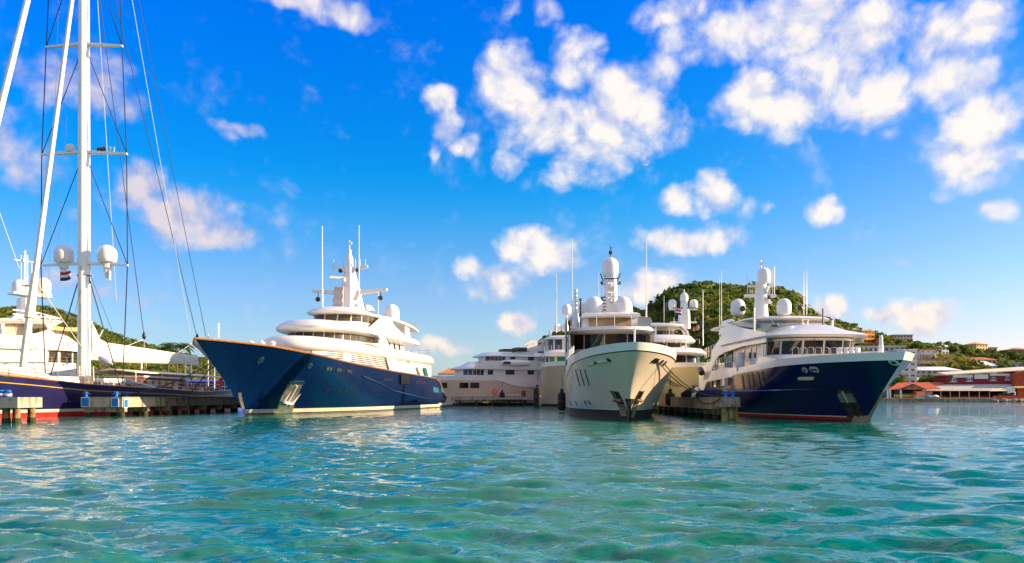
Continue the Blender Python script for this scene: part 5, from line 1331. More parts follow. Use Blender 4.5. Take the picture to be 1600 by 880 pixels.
    for k in range(6):
        x = x0 - 1.0 - k * 1.75; mb = MB(); mb.box((x - .3, 3.32, 3.5), (.95, .06, .75)); mb.build('deckhouse_window', glassw if k > 4 else amberw, dh)
        mb = MB(); mb.box((x + .55, 3.34, 3.35), (.16, .10, 1.6)); mb.build('mullion', teak, dh)
    mb = MB(); mb.loft([[(x0 + .3, -1.1, z), (x0 + .3, 3.5, z), (x1 - .3, 3.5, z), (x1 - .3, -1.1, z)] for z in (4.16, 4.36)]); mb.build('deckhouse_roof', canvas, r)
    secs = []
    for i in range(9):
        x = -33 - 27 * i / 8
        secs.append([(x, -2.6, 4.75), (x, 0, 5.15), (x, 3.0, 4.8), (x, 3.0, 4.68), (x, 0, 5.02), (x, -2.6, 4.63)])
    mb = MB(); mb.loft(secs); aw = mb.build('awning', canvas, r)
    for x in (-33.5, -40, -47, -53, -59.5):
        for yy in (2.9, -2.5):
            mb = MB(); mb.bar((x, yy, 2.5), (x, yy, 4.7), .045); mb.build('awning_pole', radw, aw)
    mb = MB(); mb.box((-51, .8, 2.9), (8, 4.2, 1.0)); mb.build('cockpit_coaming', mahog, r)
    for k, (x, yy, s) in enumerate(((-30, 3.4, .42), (-31.2, 3.5, .38), (-32.6, 3.4, .42), (-34.0, 3.6, .35), (-29, 3.0, .3), (-27.5, 3.2, .3), (-26.0, 3.4, .28))):
        mb = MB(); z0 = y.zs(x) - .1; mb.lathe([(s * 1.2, 0), (s, s * .4), (s * .75, s * 1.0), (s * .85, s * 1.7), (s * .5, s * 1.9)], (x, yy, z0), 12); mb.build('winch', steel, r)
    mb = MB()
    for k in range(3): mb.tube([(-29 - j * .7, 3.9 + .06 * k, y.zs(-29) + .55 - j * .085 + .12 * k) for j in range(14)], .16, 6)
    mb.build('passerelle', white2, r)
    railing(r, [(x, 4.25 if x > -50 else 4.0, y.zs(x)) for x in (-5, -12, -20, -27, -35, -45, -55)], .95, 2.2, 2, .028)
    mb = MB(); mb.box((mx + 1.2, .2, 3.6), (.6, 2.6, 1.0)); mb.build('pin_rail', steel, r)
    for k in range(6):
        mb = MB(); a = k * 1.05; mb.bar((mx + .95 * math.cos(a), .95 * math.sin(a), 3), (mx + .9 * math.cos(a), .9 * math.sin(a), 5.2), .05, 5); mb.build('mast_winch_post', mastw, r)
    rr = random.Random(3)
    for k in range(16):
        x = -25 - k * 1.9 - rr.random(); yy = 2.2 + rr.random() * 1.4; s = .35 + .4 * rr.random()
        mb = MB(); rect_loft(mb, [(x, yy, y.zs(x) - .12, 1.1 * s + .4, s), (x, yy, y.zs(x) + .45 * s + .25, 1.0 * s + .3, s * .85)])
        mb.build(['deck_box', 'sail_bag', 'cushion', 'hatch'][k % 4], [mahog, canvas, tancanvas, teak][k % 4], r)
    return y
amberw = pmat('cream_curtain_window', (0.70, 0.50, 0.22), 0.3, var=.2)
yS = sailing_yacht()
# ------------------------------------------------------------------ concrete piers, bollards, fenders, ropes
def pier(name, label, x0, x1, y0, y1, ztop, th, lean=0.0, mats=(concrete, concreted), step=4.0, pile_r=.28, pmt=None, inset=.35):
    """finger pier along +Y: deck beam segments, cross beams and piles"""
    t = thing(name, label, 'pier', ((x0 + x1) / 2, y0, 0))
    w = (x1 - x0); L = y1 - y0
    sh = lambda yy: lean * yy
    n = max(1, int(round(L / (step * 2))))
    for i in range(n):
        a, b = L * i / n, L * (i + 1) / n - .03
        mb = MB()
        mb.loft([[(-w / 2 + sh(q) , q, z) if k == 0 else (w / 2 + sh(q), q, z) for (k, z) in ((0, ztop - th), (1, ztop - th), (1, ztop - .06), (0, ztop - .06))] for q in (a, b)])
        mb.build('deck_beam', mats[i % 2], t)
        mb = MB()
        mb.loft([[(-w / 2 - .05 + sh(q), q + (-.05 if i == 0 and q == a else 0), ztop - .058), (w / 2 + .05 + sh(q), q + (-.05 if i == 0 and q == a else 0), ztop - .058), (w / 2 + .05 + sh(q), q + (-.05 if i == 0 and q == a else 0), ztop), (-w / 2 - .05 + sh(q), q + (-.05 if i == 0 and q == a else 0), ztop)] for q in (a, b)])
        mb.build('deck_slab', mats[0], t)
    m = max(1, int(L / step))
    for i in range(m + 1):
        q = .55 + (L - 1.1) * i / m
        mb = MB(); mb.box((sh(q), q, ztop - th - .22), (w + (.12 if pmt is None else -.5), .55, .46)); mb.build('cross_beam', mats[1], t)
        for sg in (-1, 1):
            mb = MB(); mb.lathe([(pile_r * .95, -2.0), (pile_r, .1), (pile_r * 1.02, ztop - th - .4)], (sh(q) + sg * (w / 2 - inset), q, 0), 10)
            pl_ = mb.build('pile', pmt or pile, t)
            mb = MB(); mb.lathe([(pile_r * 1.06, -.3), (pile_r * 1.1, .05), (pile_r * 1.05, .34)], (sh(q) + sg * (w / 2 - inset), q, 0), 10); mb.build('weed_band', weed, pl_)
    return t
pL = pier('concrete_pier', 'long weathered concrete pier with blue painted end squares beside the sailing yacht', -40.9, -37.05, 76.0, 122.0, 1.88, .98, lean=.085)
def panel(px0, px1, py0, py1, Y, parent, name='blue_square'):
    a, b = at(px0, py1, Y), at(px1, py0, Y)
    l = parent.location
    mb = MB(); mb.box(((a.x + b.x) / 2 - l.x, Y - l.y, (a.z + b.z) / 2), (abs(b.x - a.x), .06, abs(b.z - a.z)))
    fr = MB(); fr.box(((a.x + b.x) / 2 - l.x, Y + .02 - l.y, (a.z + b.z) / 2), (abs(b.x - a.x) + .12, .06, abs(b.z - a.z) + .12))
    o = fr.build('panel_border', whitec, parent); mb.build(name, bluep, o)
panel(127.5, 139, 635, 622, 75.95, pL); panel(174.5, 184.5, 635, 622.5, 75.95, pL)
mb = MB(); mb.box((-37.05 + 38.975 + .09, .55, 1.25), (.05, .75, .85)); o = mb.build('panel_border', whitec, pL)
mb = MB(); mb.box((-37.05 + 38.975 + .115, .55, 1.25), (.05, .62, .72)); mb.build('blue_square', bluep, o)
# mooring dolphin at the left edge
dl = thing('mooring_dolphin', 'sunlit concrete mooring platform on piles at the left edge of the water', 'mooring platform', (-38.6, 57.0, 0))
dl_x1 = at(27.5, 620, 57).x + 38.6
mb = MB(); mb.loft([[(-4, q, z) if k == 0 else (dl_x1, q, z) for (k, z) in ((0, 1.1), (1, 1.1), (1, 1.86), (0, 1.86))] for q in (0, 3.0)]); mb.build('pile_cap', concrete, dl)
for (xx, yy) in ((dl_x1 - .45, .6), (dl_x1 - 1.25, .7), (dl_x1 - .45, 2.4), (dl_x1 - 2.4, .6), (dl_x1 - 3.4, 1.8)):
    mb = MB(); mb.lathe([(.27, -2), (.26, 1.1)], (xx, yy, 0), 10); pl_ = mb.build('pile', pile, dl)
    mb = MB(); mb.lathe([(.285, -.3), (.3, .05), (.28, .36)], (xx, yy, 0), 10); mb.build('weed_band', weed, pl_)
# right pier
pR = pier('concrete_pier', 'grey concrete pier with ropes and bags on it between the pearl and navy yachts', 16.55, 18.6, 66.2, 99, 1.86, 1.0, step=3.2, inset=.5, pmt=piled)
blk = thing('mooring_block', 'rust stained concrete pile cap on mossy piles by the navy hull', 'pile cap', (17.6, 64.6, 0))
a, b = at(1124, 636, 64.2), at(1157, 621, 64.2)
mb = MB(); mb.loft([[(a.x - 17.6, q, a.z), (b.x - 17.6, q, a.z), (b.x - 17.6, q, b.z), (a.x - 17.6, q, b.z)] for q in (-.4, 1.3)]); mb.build('pile_cap', concreted, blk)
for dxx, dyy in ((-.42, .0), (.1, .1), (.55, .6), (-.2, .9)):
    mb = MB(); mb.lathe([(.26, -2), (.27, .3), (.25, 1.1)], (dxx, dyy, 0), 11); mb.build('pile', pilem, blk)
# back pier
pB = pier('concrete_pier', 'low pale concrete pier across the back of the basin', -22.5, 8.5, 165.0, 168.0, 1.95, .75, step=3.4, mats=(concrete, concreted), pmt=piled, inset=.6)
for k in range(9):
    mb = MB(); mb.lathe([(.3, -2), (.3, 1.2)], (-14 + k * 3.4, .5, 0), 8); mb.build('pile', piled, pB)
mb = MB(); mb.box((6.5, -2.6, 1.55), (6.8, 4.2, .28)); mb.build('floating_step', concrete, pB)
mb = MB(); mb.box((1.6, -.05, .75), (1.2, .3, .32)); mb.build('yellow_float', gold, pB)
# bollards
def bollard():
    t = thing('bollard', 'blue painted iron bollard on the corner of the left concrete pier', 'bollard', group='blue bollards on the piers')
    mb = MB(); mb.lathe([(.22, 0), (.2, .06), (.13, .1), (.12, .34), (.2, .4), (.21, .48), (.12, .54)], n=12); mb.build('post', bluep, t)
    mb = MB(); mb.box((0, 0, .02), (.55, .45, .04)); mb.build('base_plate', steeld, t)
    mb = MB(); mb.lathe([(.035, -.36), (.05, -.33), (.05, .33), (.035, .36)], (0, 0, .3), 8, axis='X'); mb.build('cross_bar', bluep, t)
    return t
b0 = bollard()
spots = [((134.5, 76.7), 'blue iron bollard at the outer left corner of the left concrete pier'),
         ((182, 76.7), 'blue iron bollard above the two adjoining blue squares of the left pier'),
         ((199, 83), 'small blue bollard just behind the sunlit corner of the left pier'),
         ((241.5, 95), 'blue bollard on the left pier in front of the wooden deckhouse'),
         ((252, 98), 'blue bollard beside another below the aft end of the wooden deckhouse'),
         ((291, 108), 'farthest blue bollard on the left pier before the blue bow'),
         ((13.2, 58), 'blue bollard with white rope turns at the edge of the left mooring platform'),
         ((2.5, 58), 'pale rope wrapped bollard cut by the left picture edge'),
         ((1134, 65), 'blue bollard on the rust stained pile cap by the navy hull'),
         ((1145, 65), 'dark blue bollard on the pile cap nearest the navy hull')]
for i, ((px, Y), lab) in enumerate(spots):
    p = at(px, 620, Y); p.z = 1.86
    o = b0 if i == 0 else copy_thing(b0, p, .4 * i, lab)
    o.location = p; o['label'] = lab
    if Y < 59:
        mb = MB(); mb.lathe([(.2, .08), (.24, .12), (.24, .26), (.2, .3)], n=12); mb.build('rope_turns', whitec, o)
# big black fenders
def fender(px, pt, pb, Y, w, lab):
    p, q = at(px, pt, Y), at(px, pb, Y)
    t = thing('fender', lab, 'fender', (p.x, Y, q.z), group='black fenders hung between the yachts')
    h = p.z - q.z; rr = w * Y / K / 2
    mb = MB(); mb.lathe([(rr * .35, 0), (rr * .8, h * .05), (rr, h * .16), (rr * 1.02, h * .5), (rr, h * .84), (rr * .8, h * .95), (rr * .35, h)], n=16); mb.build('body', rubber, t)
    mb = MB(); mb.lathe([(rr * 1.03, h * .47), (rr * 1.07, h * .49), (rr * 1.07, h * .52), (rr * 1.03, h * .54)], n=16); mb.build('seam_band', blackp, t)
    mb = MB(); mb.tube([(0, 0, h), (.05, .1, h + 2.2)], .04, 5); mb.build('hanging_rope', wire, t)
    mb = MB(); mb.lathe([(rr * .5, h), (rr * .3, h + .15), (rr * .45, h + .4)], n=10); mb.build('neck', rubber, t)
fender(878, 613, 642, 103, 13.5, 'round black fender hanging at the shaded side of the pearl yacht')
fender(840, 605, 635, 147, 12.5, 'black fender hanging left of the tall half hidden white yacht')
fender(784.5, 613, 621.5, 164, 8, 'small black fender in front of the beige yacht on the back pier')
fender(1047, 614, 634, 84, 15, 'wide black fender in the gap between pearl yacht and grey pier')
# mooring ropes
def rope(p, q, sag, lab, r=.045, mat=ropeb):
    o = MB().tube(catenary(p, q, sag, 12), r, 6).build('mooring_rope', mat)
    tag(o, lab, 'rope', 'mooring ropes of the yachts')
c1 = yC.world(*yC.hpt(*hull_px(yC, 1027, 564, 1), 1, .05)); c2 = yC.world(*yC.hpt(*hull_px(yC, 1036, 567, 1), 1, .05))
rope(c1, at(1098, 618, 76), .5, 'upper dark rope from the pearl bow to the grey pier')
rope(c2, at(1135, 618, 65.2), .9, 'second dark rope from the pearl bow sagging to the rust stained pile cap')
rope(at(1085, 618, 72), at(1124, 623, 64), .55, 'slack rope hanging over the side of the grey pier')
rope(at(1157, 606, 76.4), at(1100, 616.5, 80), .25, 'rope from the navy bulwark slots down to the grey pier')
a1 = yA.world(*yA.hpt(*hull_px(yA, 338, 567, -1), -1, .05)); a2 = yA.world(*yA.hpt(*hull_px(yA, 340, 569, -1), -1, .05))
rope(a1, at(185, 618, 79), .6, 'long dark rope from the blue bow to the near end of the left pier', .06, wire)
rope(a2, at(293, 618, 106), .25, 'short steep dark rope from the blue bow to the left pier', .06, wire)
tag(MB().tube([c1 + Vector((-.1, -.2, -.2)), c1 + Vector((-.5, -.9, -2)), c1 + Vector((-1.3, -.4, -4.2))], .015, 4).build('loose_line', ropeb), 'thin loose line trailing down the sunlit side of the pearl bow', 'rope')
# ropes, bags and boxes heaped on the right pier
random.seed(4)
items = [(1061, 77, 'blackbag', .55, 'dark bag heaped at the far left end of the grey pier'), (1068, 75, 'blackbag', .75, 'tall dark heap of rope bags on the grey pier'),
         (1076, 73, 'cone', .4, 'small pale bundle standing between dark heaps on the grey pier'), (1093, 71, 'blackbag', .5, 'low dark bag in the middle of the grey pier'),
         (1101, 70, 'coil', .55, 'coil of dark blue rope beside a low bag on the grey pier'), (1109, 69, 'coil', .6, 'big coil of navy rope towards the right of the grey pier'),
         (1117, 67.5, 'coil', .45, 'coil of rope with a pale strand next to the pile cap'), (1126, 66.6, 'blackbag', .55, 'dark bag right behind the rust stained pile cap'), (1086, 74, 'box', .9, 'red and grey service box standing on the grey pier')]
for px, Y, kind, s, lab in items:
    p = at(px, 620, Y); p.x = min(max(p.x, 16.7), 18.4); p.z = 1.86
    mb = MB()
    if kind in ('blackbag', 'cone'):
        t = thing('kit_bag', lab, 'bag', p)
        n = 12; rings = []
        for z, q in ((0, .95), (.25, 1.05), (.55, .95), (.8, .6), (.95, .2)):
            rings.append([(s * .75 * q * math.cos(2 * PI * k / n) * (1 + .18 * math.sin(3 * k + z * 5)), s * .6 * q * math.sin(2 * PI * k / n) * (1 + .15 * math.cos(2 * k)), z * s * 1.15) for k in range(n)])
        mb.loft(rings); mb.build('body', rubber if kind == 'blackbag' else whitec, t, ang=60)
        mb = MB(); mb.tube([(-.12, 0, s), (-.08, 0, s * 1.18), (.08, 0, s * 1.18), (.12, 0, s)], .03, 5); mb.build('handle', navyc if kind == 'blackbag' else ropeb, t)
    elif kind == 'coil':
        pts = [(s * (.75 + .15 * math.sin(k * 1.7)) * math.cos(k * .5), s * (.6 + .1 * math.cos(k * 1.3)) * math.sin(k * .5), .06 + .0085 * k) for k in range(66)]
        o = mb.tube(pts, .07, 6).build('rope_coil', navyc); o.location = p; tag(o, lab, 'rope coil')
    else:
        t = thing('service_box', lab, 'box', p)
        mb.box((0, 0, .55), (.55, .5, 1.1)); mb.build('cabinet', concreted, t)
        mb = MB(); mb.box((-.1, -.27, .75), (.28, .05, .5)); mb.build('door', redc, t)
        mb = MB(); mb.lathe([(.24, -.04), (.3, -.02), (.3, .02), (.24, .04)], (.12, -.3, .65), 14, axis='Y'); mb.build('hose_reel', steel, t)
# life ring on its post, ladder, and gear on the back pier
t = thing('life_ring_post', 'orange life ring holder on a short post on the back pier', 'life ring', at(773, 620, 165.6)); t.location.z = 1.95
mb = MB(); mb.bar((0, 0, 0), (0, 0, .5), .1); mb.build('post', orangep, t)
mb = MB()
mb.tube([(.45 * math.cos(2 * PI * k / 16), -.1, .95 + .45 * math.sin(2 * PI * k / 16)) for k in range(17)], .17, 8); mb.build('ring', orangep, t)
t = thing('gangway', 'grey gangway on a wheeled frame along the back pier', 'gangway', at(800, 620, 165.5)); t.location.z = 1.95
mb = MB(); mb.box((0, 0, .35), (3.6, .9, .12)); mb.build('walkway', stainless, t)
mb = MB(); mb.box((2.4, 0, .6), (.9, 1.0, 1.2)); mb.build('control_stand', steeld, t)
railing(t, [(-1.7, -.4, .4), (1.7, -.4, .4)], .5, .8, 1, .04)
# ------------------------------------------------------------------ hills, shore, vegetation
def vnoise(x, y, seed=0):
    """smooth value noise, numpy"""
    def h(i, j):
        n = (i * 374761393 + j * 668265263 + seed * 1442695041) & 0x7fffffff
        n = (n ^ (n >> 13)) * 1274126177 & 0x7fffffff
        return ((n ^ (n >> 16)) & 0xffff) / 65535.0
    xi = np.floor(x).astype(np.int64); yi = np.floor(y).astype(np.int64); fx = x - xi; fy = y - yi
    fx = fx * fx * (3 - 2 * fx); fy = fy * fy * (3 - 2 * fy)
    return (h(xi, yi) * (1 - fx) + h(xi + 1, yi) * fx) * (1 - fy) + (h(xi, yi + 1) * (1 - fx) + h(xi + 1, yi + 1) * fx) * fy
def fbm(x, y, seed=0, o=4):
    s = 0; a = .5
    for k in range(o):
        s = s + a * vnoise(x * 2 ** k, y * 2 ** k, seed + k); a *= .5
    return s
soil = pmat('hill_soil', (0.09, 0.085, 0.03), 0.95, col2=(0.05, 0.06, 0.02), vscale=.05)
# rock shows on the steep faces
def hillmat(name, ca, cb):
    m = pmat(name, ca, 0.95, col2=cb, vscale=.06)
    nt = m.node_tree; b = nt.nodes['Principled BSDF']
    g = N(nt, 'ShaderNodeNewGeometry'); nz = N(nt, 'ShaderNodeSeparateXYZ', {0: g.outputs['True Normal']}).outputs[2]
    tc = N(nt, 'ShaderNodeTexCoord')
    no = N(nt, 'ShaderNodeTexNoise', {'Vector': tc.outputs['Object'], 'Scale': .12, 'Detail': 6.0, 'Roughness': .65})
    rock = MIX(nt, SS(nt, no.outputs[0], .4, .62), (0.30, 0.22, 0.15), (0.10, 0.08, 0.065))
    f = SS(nt, M(nt, 'ADD', nz, M(nt, 'MULTIPLY', M(nt, 'SUBTRACT', no.outputs[0], .5), .25)), .52, .40)
    old = b.inputs['Base Color'].links[0].from_socket
    nt.links.new(MIX(nt, f, old, rock), b.inputs['Base Color'])
    bp = N(nt, 'ShaderNodeBump', {'Height': no.outputs[0], 'Strength': 1.0, 'Distance': 6.0}); nt.links.new(bp.outputs[0], b.inputs['Normal'])
    return m
hm = hillmat('green_hill', (0.085, 0.095, 0.022), (0.045, 0.060, 0.018))

class Hill:
    """a ridge seen from the harbour: crest heights given as (column, row) at crest distance, slope down to the near foot"""
    drop = 5.0
    def __init__(s, name, crest, dfoot, dcrest, px0, px1, zfoot=1.0, cliff=None, rough=3.0, nx=220, ny=60, seed=1, mat=None, power=.85):
        s.cx = [c[0] for c in crest]; s.cz = [c[1] for c in crest]
        s.df, s.dc, s.zf, s.cliff, s.rough, s.seed, s.pw = dfoot, dcrest, zfoot, cliff, rough, seed, power
        s.px0, s.px1, s.drop = px0, px1, Hill.drop
        pxs = np.linspace(px0, px1, nx)
        ts = np.concatenate([np.linspace(0, 1, ny), np.linspace(1.05, 2.0, 10)])
        PX, T = np.meshgrid(pxs, ts)
        X, Y, Z = s.xyz(PX, T)
        co = np.stack([X, Y, Z], -1).reshape(-1, 3)
        n2 = len(ts); i = np.arange(n2 - 1)[:, None] * nx; j = np.arange(nx - 1)[None, :]
        q = np.stack([i + j, i + j + 1, i + nx + j + 1, i + nx + j], -1).reshape(-1, 4)
        me = bpy.data.meshes.new(name); me.from_pydata(co.tolist(), [], q.tolist())
        me.polygons.foreach_set('use_smooth', [True] * len(me.polygons)); me.materials.append(mat or hm)
        s.o = bpy.data.objects.new(name, me); C.objects.link(s.o); s.o['kind'] = 'structure'
    def ztop(s, px):
        return CAMZ + (HY - np.interp(px, s.cx, s.cz) - s.drop) / K * s.dc
    def xyz(s, PX, T):
        PX = np.asarray(PX, float); T = np.asarray(T, float)
        D = s.df + (s.dc - s.df) * T
        # columns keep their own line of land (x from the crest distance), the foot is a little narrower
        X = (PX - HX) / K * (s.dc * .5 + D * .5)
        zt = s.ztop(PX)
        prof = np.where(T <= 1, np.clip(T, 0, 1) ** s.pw, 1 - (T - 1) ** 1.5 * .9)
        if s.cliff:
            for (a, b, lo, hi) in s.cliff:
                w = np.clip(np.minimum(PX - a, b - PX) / 8.0, 0, 1) * (T <= 1)
                st = np.where(T < .80, T / .80 * lo, np.where(T < .87, lo + (hi - lo) * (T - .80) / .07, hi + (1 - hi) * (T - .87) / .13))
                prof = prof * (1 - w) + st * w
        Z = s.zf + (zt - s.zf) * prof
        amp = s.rough * np.clip(T * 6, 0, 1) * np.where(T > .98, .25, 1.0)
        Z = Z + amp * (fbm(X / 38.0, D / 38.0, s.seed) - .47) * 2
        return X, D, Z
crestC = [(820, 560), (830, 548), (848, 538), (870, 524), (900, 502), (935, 486), (975, 482), (1000, 490), (1012, 487), (1028, 476), (1033, 466), (1042, 458), (1060, 451), (1085, 446), (1110, 448), (1150, 452), (1180, 455), (1205, 461), (1225, 466), (1240, 474), (1247, 486), (1254, 500), (1275, 505), (1300, 512), (1330, 520)]
hC = Hill('hill', crestC, 330, 640, 815, 1330, cliff=[(1024, 1050, .74, .98), (1160, 1262, .80, .965)], rough=6.0, seed=3, power=.8)
crestL = [(-200, 505), (-60, 478), (0, 474), (40, 474), (60, 473), (85, 477), (110, 484), (135, 497), (160, 510), (200, 524), (250, 539), (300, 550), (350, 560), (420, 585), (470, 618)]
Hill.drop = 8.0
hL = Hill('hill', crestL, 320, 900, -260, 470, rough=7.0, seed=9, power=.9)
Hill.drop = 5.0
crestR = [(1225, 512), (1254, 506), (1290, 508), (1320, 511), (1345, 514), (1365, 513), (1385, 520), (1400, 527), (1430, 531), (1450, 534), (1480, 533), (1500, 537), (1530, 541), (1560, 548), (1590, 550), (1640, 548), (1700, 553), (1780, 575), (1850, 600)]
hR = Hill('hill', crestR, 312, 500, 1225, 1860, zfoot=1.6, rough=1.6, seed=5, power=.95, nx=160, ny=50)
def ground_R(px, py):
    """point of the town hillside that shows at a place of the photograph"""
    lo = None
    for t in np.linspace(0, 1, 240):
        D = hR.df + (hR.dc - hR.df) * t
        xw = (px - HX) / K * D
        ppx = HX + xw * K / (hR.dc * .5 + D * .5)
        X, Y, Z = hR.xyz(ppx, t)
        row = HY - (float(Z) - CAMZ) * K / float(Y)
        if row <= py: return Vector((xw, float(Y), float(Z)))
        lo = Vector((xw, float(Y), float(Z)))
    return lo
# shore and quay
q = MB(); pts = []
mb = MB(); mb.loft([[(95, 299, z), (330, 299, z), (330, 330, z), (95, 330, z)] for z in (-1, 1.25)]); o = mb.build('quay_wall', concreted); o['kind'] = 'structure'
mb = MB(); mb.loft([[(-330, 330, z), (60, 330, z), (60, 420, z), (-330, 420, z)] for z in (-1, 1.2)]); o = mb.build('shore', soil); o['kind'] = 'structure'

# ------------------------------------------------------------------ foliage
def leafmat(name, a, b, c):
    m = bpy.data.materials.new(name); m.use_nodes = True; nt = m.node_tree; p = nt.nodes['Principled BSDF']
    tc = N(nt, 'ShaderNodeTexCoord'); oi = N(nt, 'ShaderNodeObjectInfo')
    no = N(nt, 'ShaderNodeTexNoise', {'Vector': tc.outputs['Object'], 'Scale': .35, 'Detail': 3.0})
    no2 = N(nt, 'ShaderNodeTexNoise', {'Vector': tc.outputs['Object'], 'Scale': .03, 'Detail': 2.0})
    col = MIX(nt, SS(nt, no.outputs[0], .35, .65), a, b); col = MIX(nt, SS(nt, no2.outputs[0], .45, .62), col, c)
    hs = N(nt, 'ShaderNodeHueSaturation', {'Hue': M(nt, 'ADD', .485, M(nt, 'MULTIPLY', oi.outputs['Random'], .03)), 'Value': M(nt, 'ADD', .75, M(nt, 'MULTIPLY', oi.outputs['Random'], .5)), 'Color': col})
    nt.links.new(hs.outputs[0], p.inputs['Base Color']); p.inputs['Roughness'].default_value = .7; p.inputs['Specular IOR Level'].default_value = .2
    tr = N(nt, 'ShaderNodeBsdfTranslucent', {0: hs.outputs[0]}); mx = N(nt, 'ShaderNodeMixShader', {0: .35, 1: p, 2: tr}); nt.links.new(mx.outputs[0], nt.nodes['Material Output'].inputs[0])
    return m
leafA = leafmat('hill_foliage', (0.13, 0.175, 0.016), (0.05, 0.085, 0.012), (0.20, 0.185, 0.02))
leafB = leafmat('tree_foliage', (0.20, 0.26, 0.018), (0.09, 0.15, 0.014), (0.27, 0.25, 0.022))
palmm = leafmat('palm_foliage', (0.11, 0.15, 0.015), (0.06, 0.10, 0.012), (0.15, 0.14, 0.02))
bark = pmat('bark', (0.14, 0.10, 0.06), .9, var=.3)
def clumps(centres, radii, per, leaf, seed, squash=.75):
    """leaf sized faces spread through lobes: returns vertex and face arrays"""
    rng = np.random.default_rng(seed)
    n = len(centres); c = np.repeat(np.asarray(centres), per, 0); rr = np.repeat(np.asarray(radii), per)
    d = rng.normal(size=(n * per, 3)); d[:, 2] = np.abs(d[:, 2]) * 1.0 - .25; d /= np.linalg.norm(d, axis=1)[:, None]
    rad = rr * rng.uniform(.62, 1.08, n * per)
    p = c + d * rad[:, None] * np.array([1, 1, squash])
    nrm = d + rng.normal(size=d.shape) * .38; nrm /= np.linalg.norm(nrm, axis=1)[:, None]
    a = np.cross(nrm, rng.normal(size=d.shape)); a /= np.linalg.norm(a, axis=1)[:, None]; b = np.cross(nrm, a)
    s = (leaf * rr * rng.uniform(.6, 1.3, n * per))[:, None]
    v = np.stack([p - a * s, p - b * s * .7, p + a * s, p + b * s * .7], 1).reshape(-1, 3)
    f = np.arange(len(v)).reshape(-1, 4)
    return v, f
def foliage_obj(name, v, f, mat, parent=None, kind=None):
    me = bpy.data.meshes.new(name)
    me.vertices.add(len(v)); me.vertices.foreach_set('co', np.asarray(v, np.float32).ravel())
    me.loops.add(f.size); me.loops.foreach_set('vertex_index', f.astype(np.int32).ravel())
    me.polygons.add(len(f)); me.polygons.foreach_set('loop_start', (np.arange(len(f)) * f.shape[1]).astype(np.int32))
    me.update(calc_edges=True); me.materials.append(mat)
    o = bpy.data.objects.new(name, me); C.objects.link(o)
    if parent: o.parent = parent
    if kind: o['kind'] = kind
    return o
def cover(hill, n, rmin, rmax, per, leaf, seed, px0, px1, name, skip=None):
    rng = np.random.default_rng(seed)
    px = rng.uniform(px0, px1, n); t = rng.uniform(0.02, 1.03, n)
    X, Y, Z = hill.xyz(px, t)
    e = .004; X2, Y2, Z2 = hill.xyz(px, t + e); X0, Y0, Z0 = hill.xyz(px, t - e)
    slope = np.abs(Z2 - Z0) / np.maximum(Y2 - Y0, .01)
    keep = (slope < .66) | (rng.uniform(0, 1, n) < .10)
    if skip is not None: keep &= ~skip(px, t)
    X, Y, Z = X[keep], Y[keep], Z[keep]; k = len(X)
    r = (rmin + (rmax - rmin) * rng.uniform(0, 1, k) ** 1.6) * (0.75 + .6 * fbm(X / 30, Y / 30, 77))
    v, f = clumps(np.stack([X, Y, Z + r * .25], -1), r, per, leaf, seed)
    return foliage_obj(name, v, f, leafA, None, 'stuff')
cliffs = ((1026, 1047), (1166, 1192), (1220, 1256))
cover(hC, 6800, 1.7, 7.0, 34, .33, 21, 815, 1330, 'hill_vegetation', skip=lambda px, t: (t > .785) & (t < .885) & np.any([(px > a) & (px < b) for a, b in cliffs], 0))
cover(hL, 8000, 2.2, 4.4, 16, .36, 22, -200, 470, 'hill_vegetation')
def tree_mesh(seed, h=8.0, w=3.6, per=80):
    rng = np.random.default_rng(seed)
    cs, rs = [], []
    for i in range(9):
        a = rng.uniform(0, 2 * PI); q = rng.uniform(0, w * .62); z = h * rng.uniform(.45, .88)
        cs.append((q * math.cos(a), q * math.sin(a), z)); rs.append(w * rng.uniform(.34, .56))
    cs.append((0, 0, h * .7)); rs.append(w * .6)
    v, f = clumps(cs, rs, per, .27, seed, .85)
    return v, f, cs
def make_tree(seed, name, label, loc, h, w, group):
    v, f, cs = tree_mesh(seed, h, w)
    t = thing(name, label, 'tree', loc, 0, group)
    foliage_obj('crown', v, f, leafB, t)
    mb = MB(); mb.tube([(0, 0, -1), (.1, .05, h * .3), (.0, .1, h * .62)], [.32, .24, .12], 7)
    for c in cs[:4]: mb.tube([(.05, .05, h * .33), (c[0] * .5, c[1] * .5, (h * .33 + c[2]) / 2), c], [.14, .1, .04], 5)
    mb.build('trunk', bark, t)
    return t
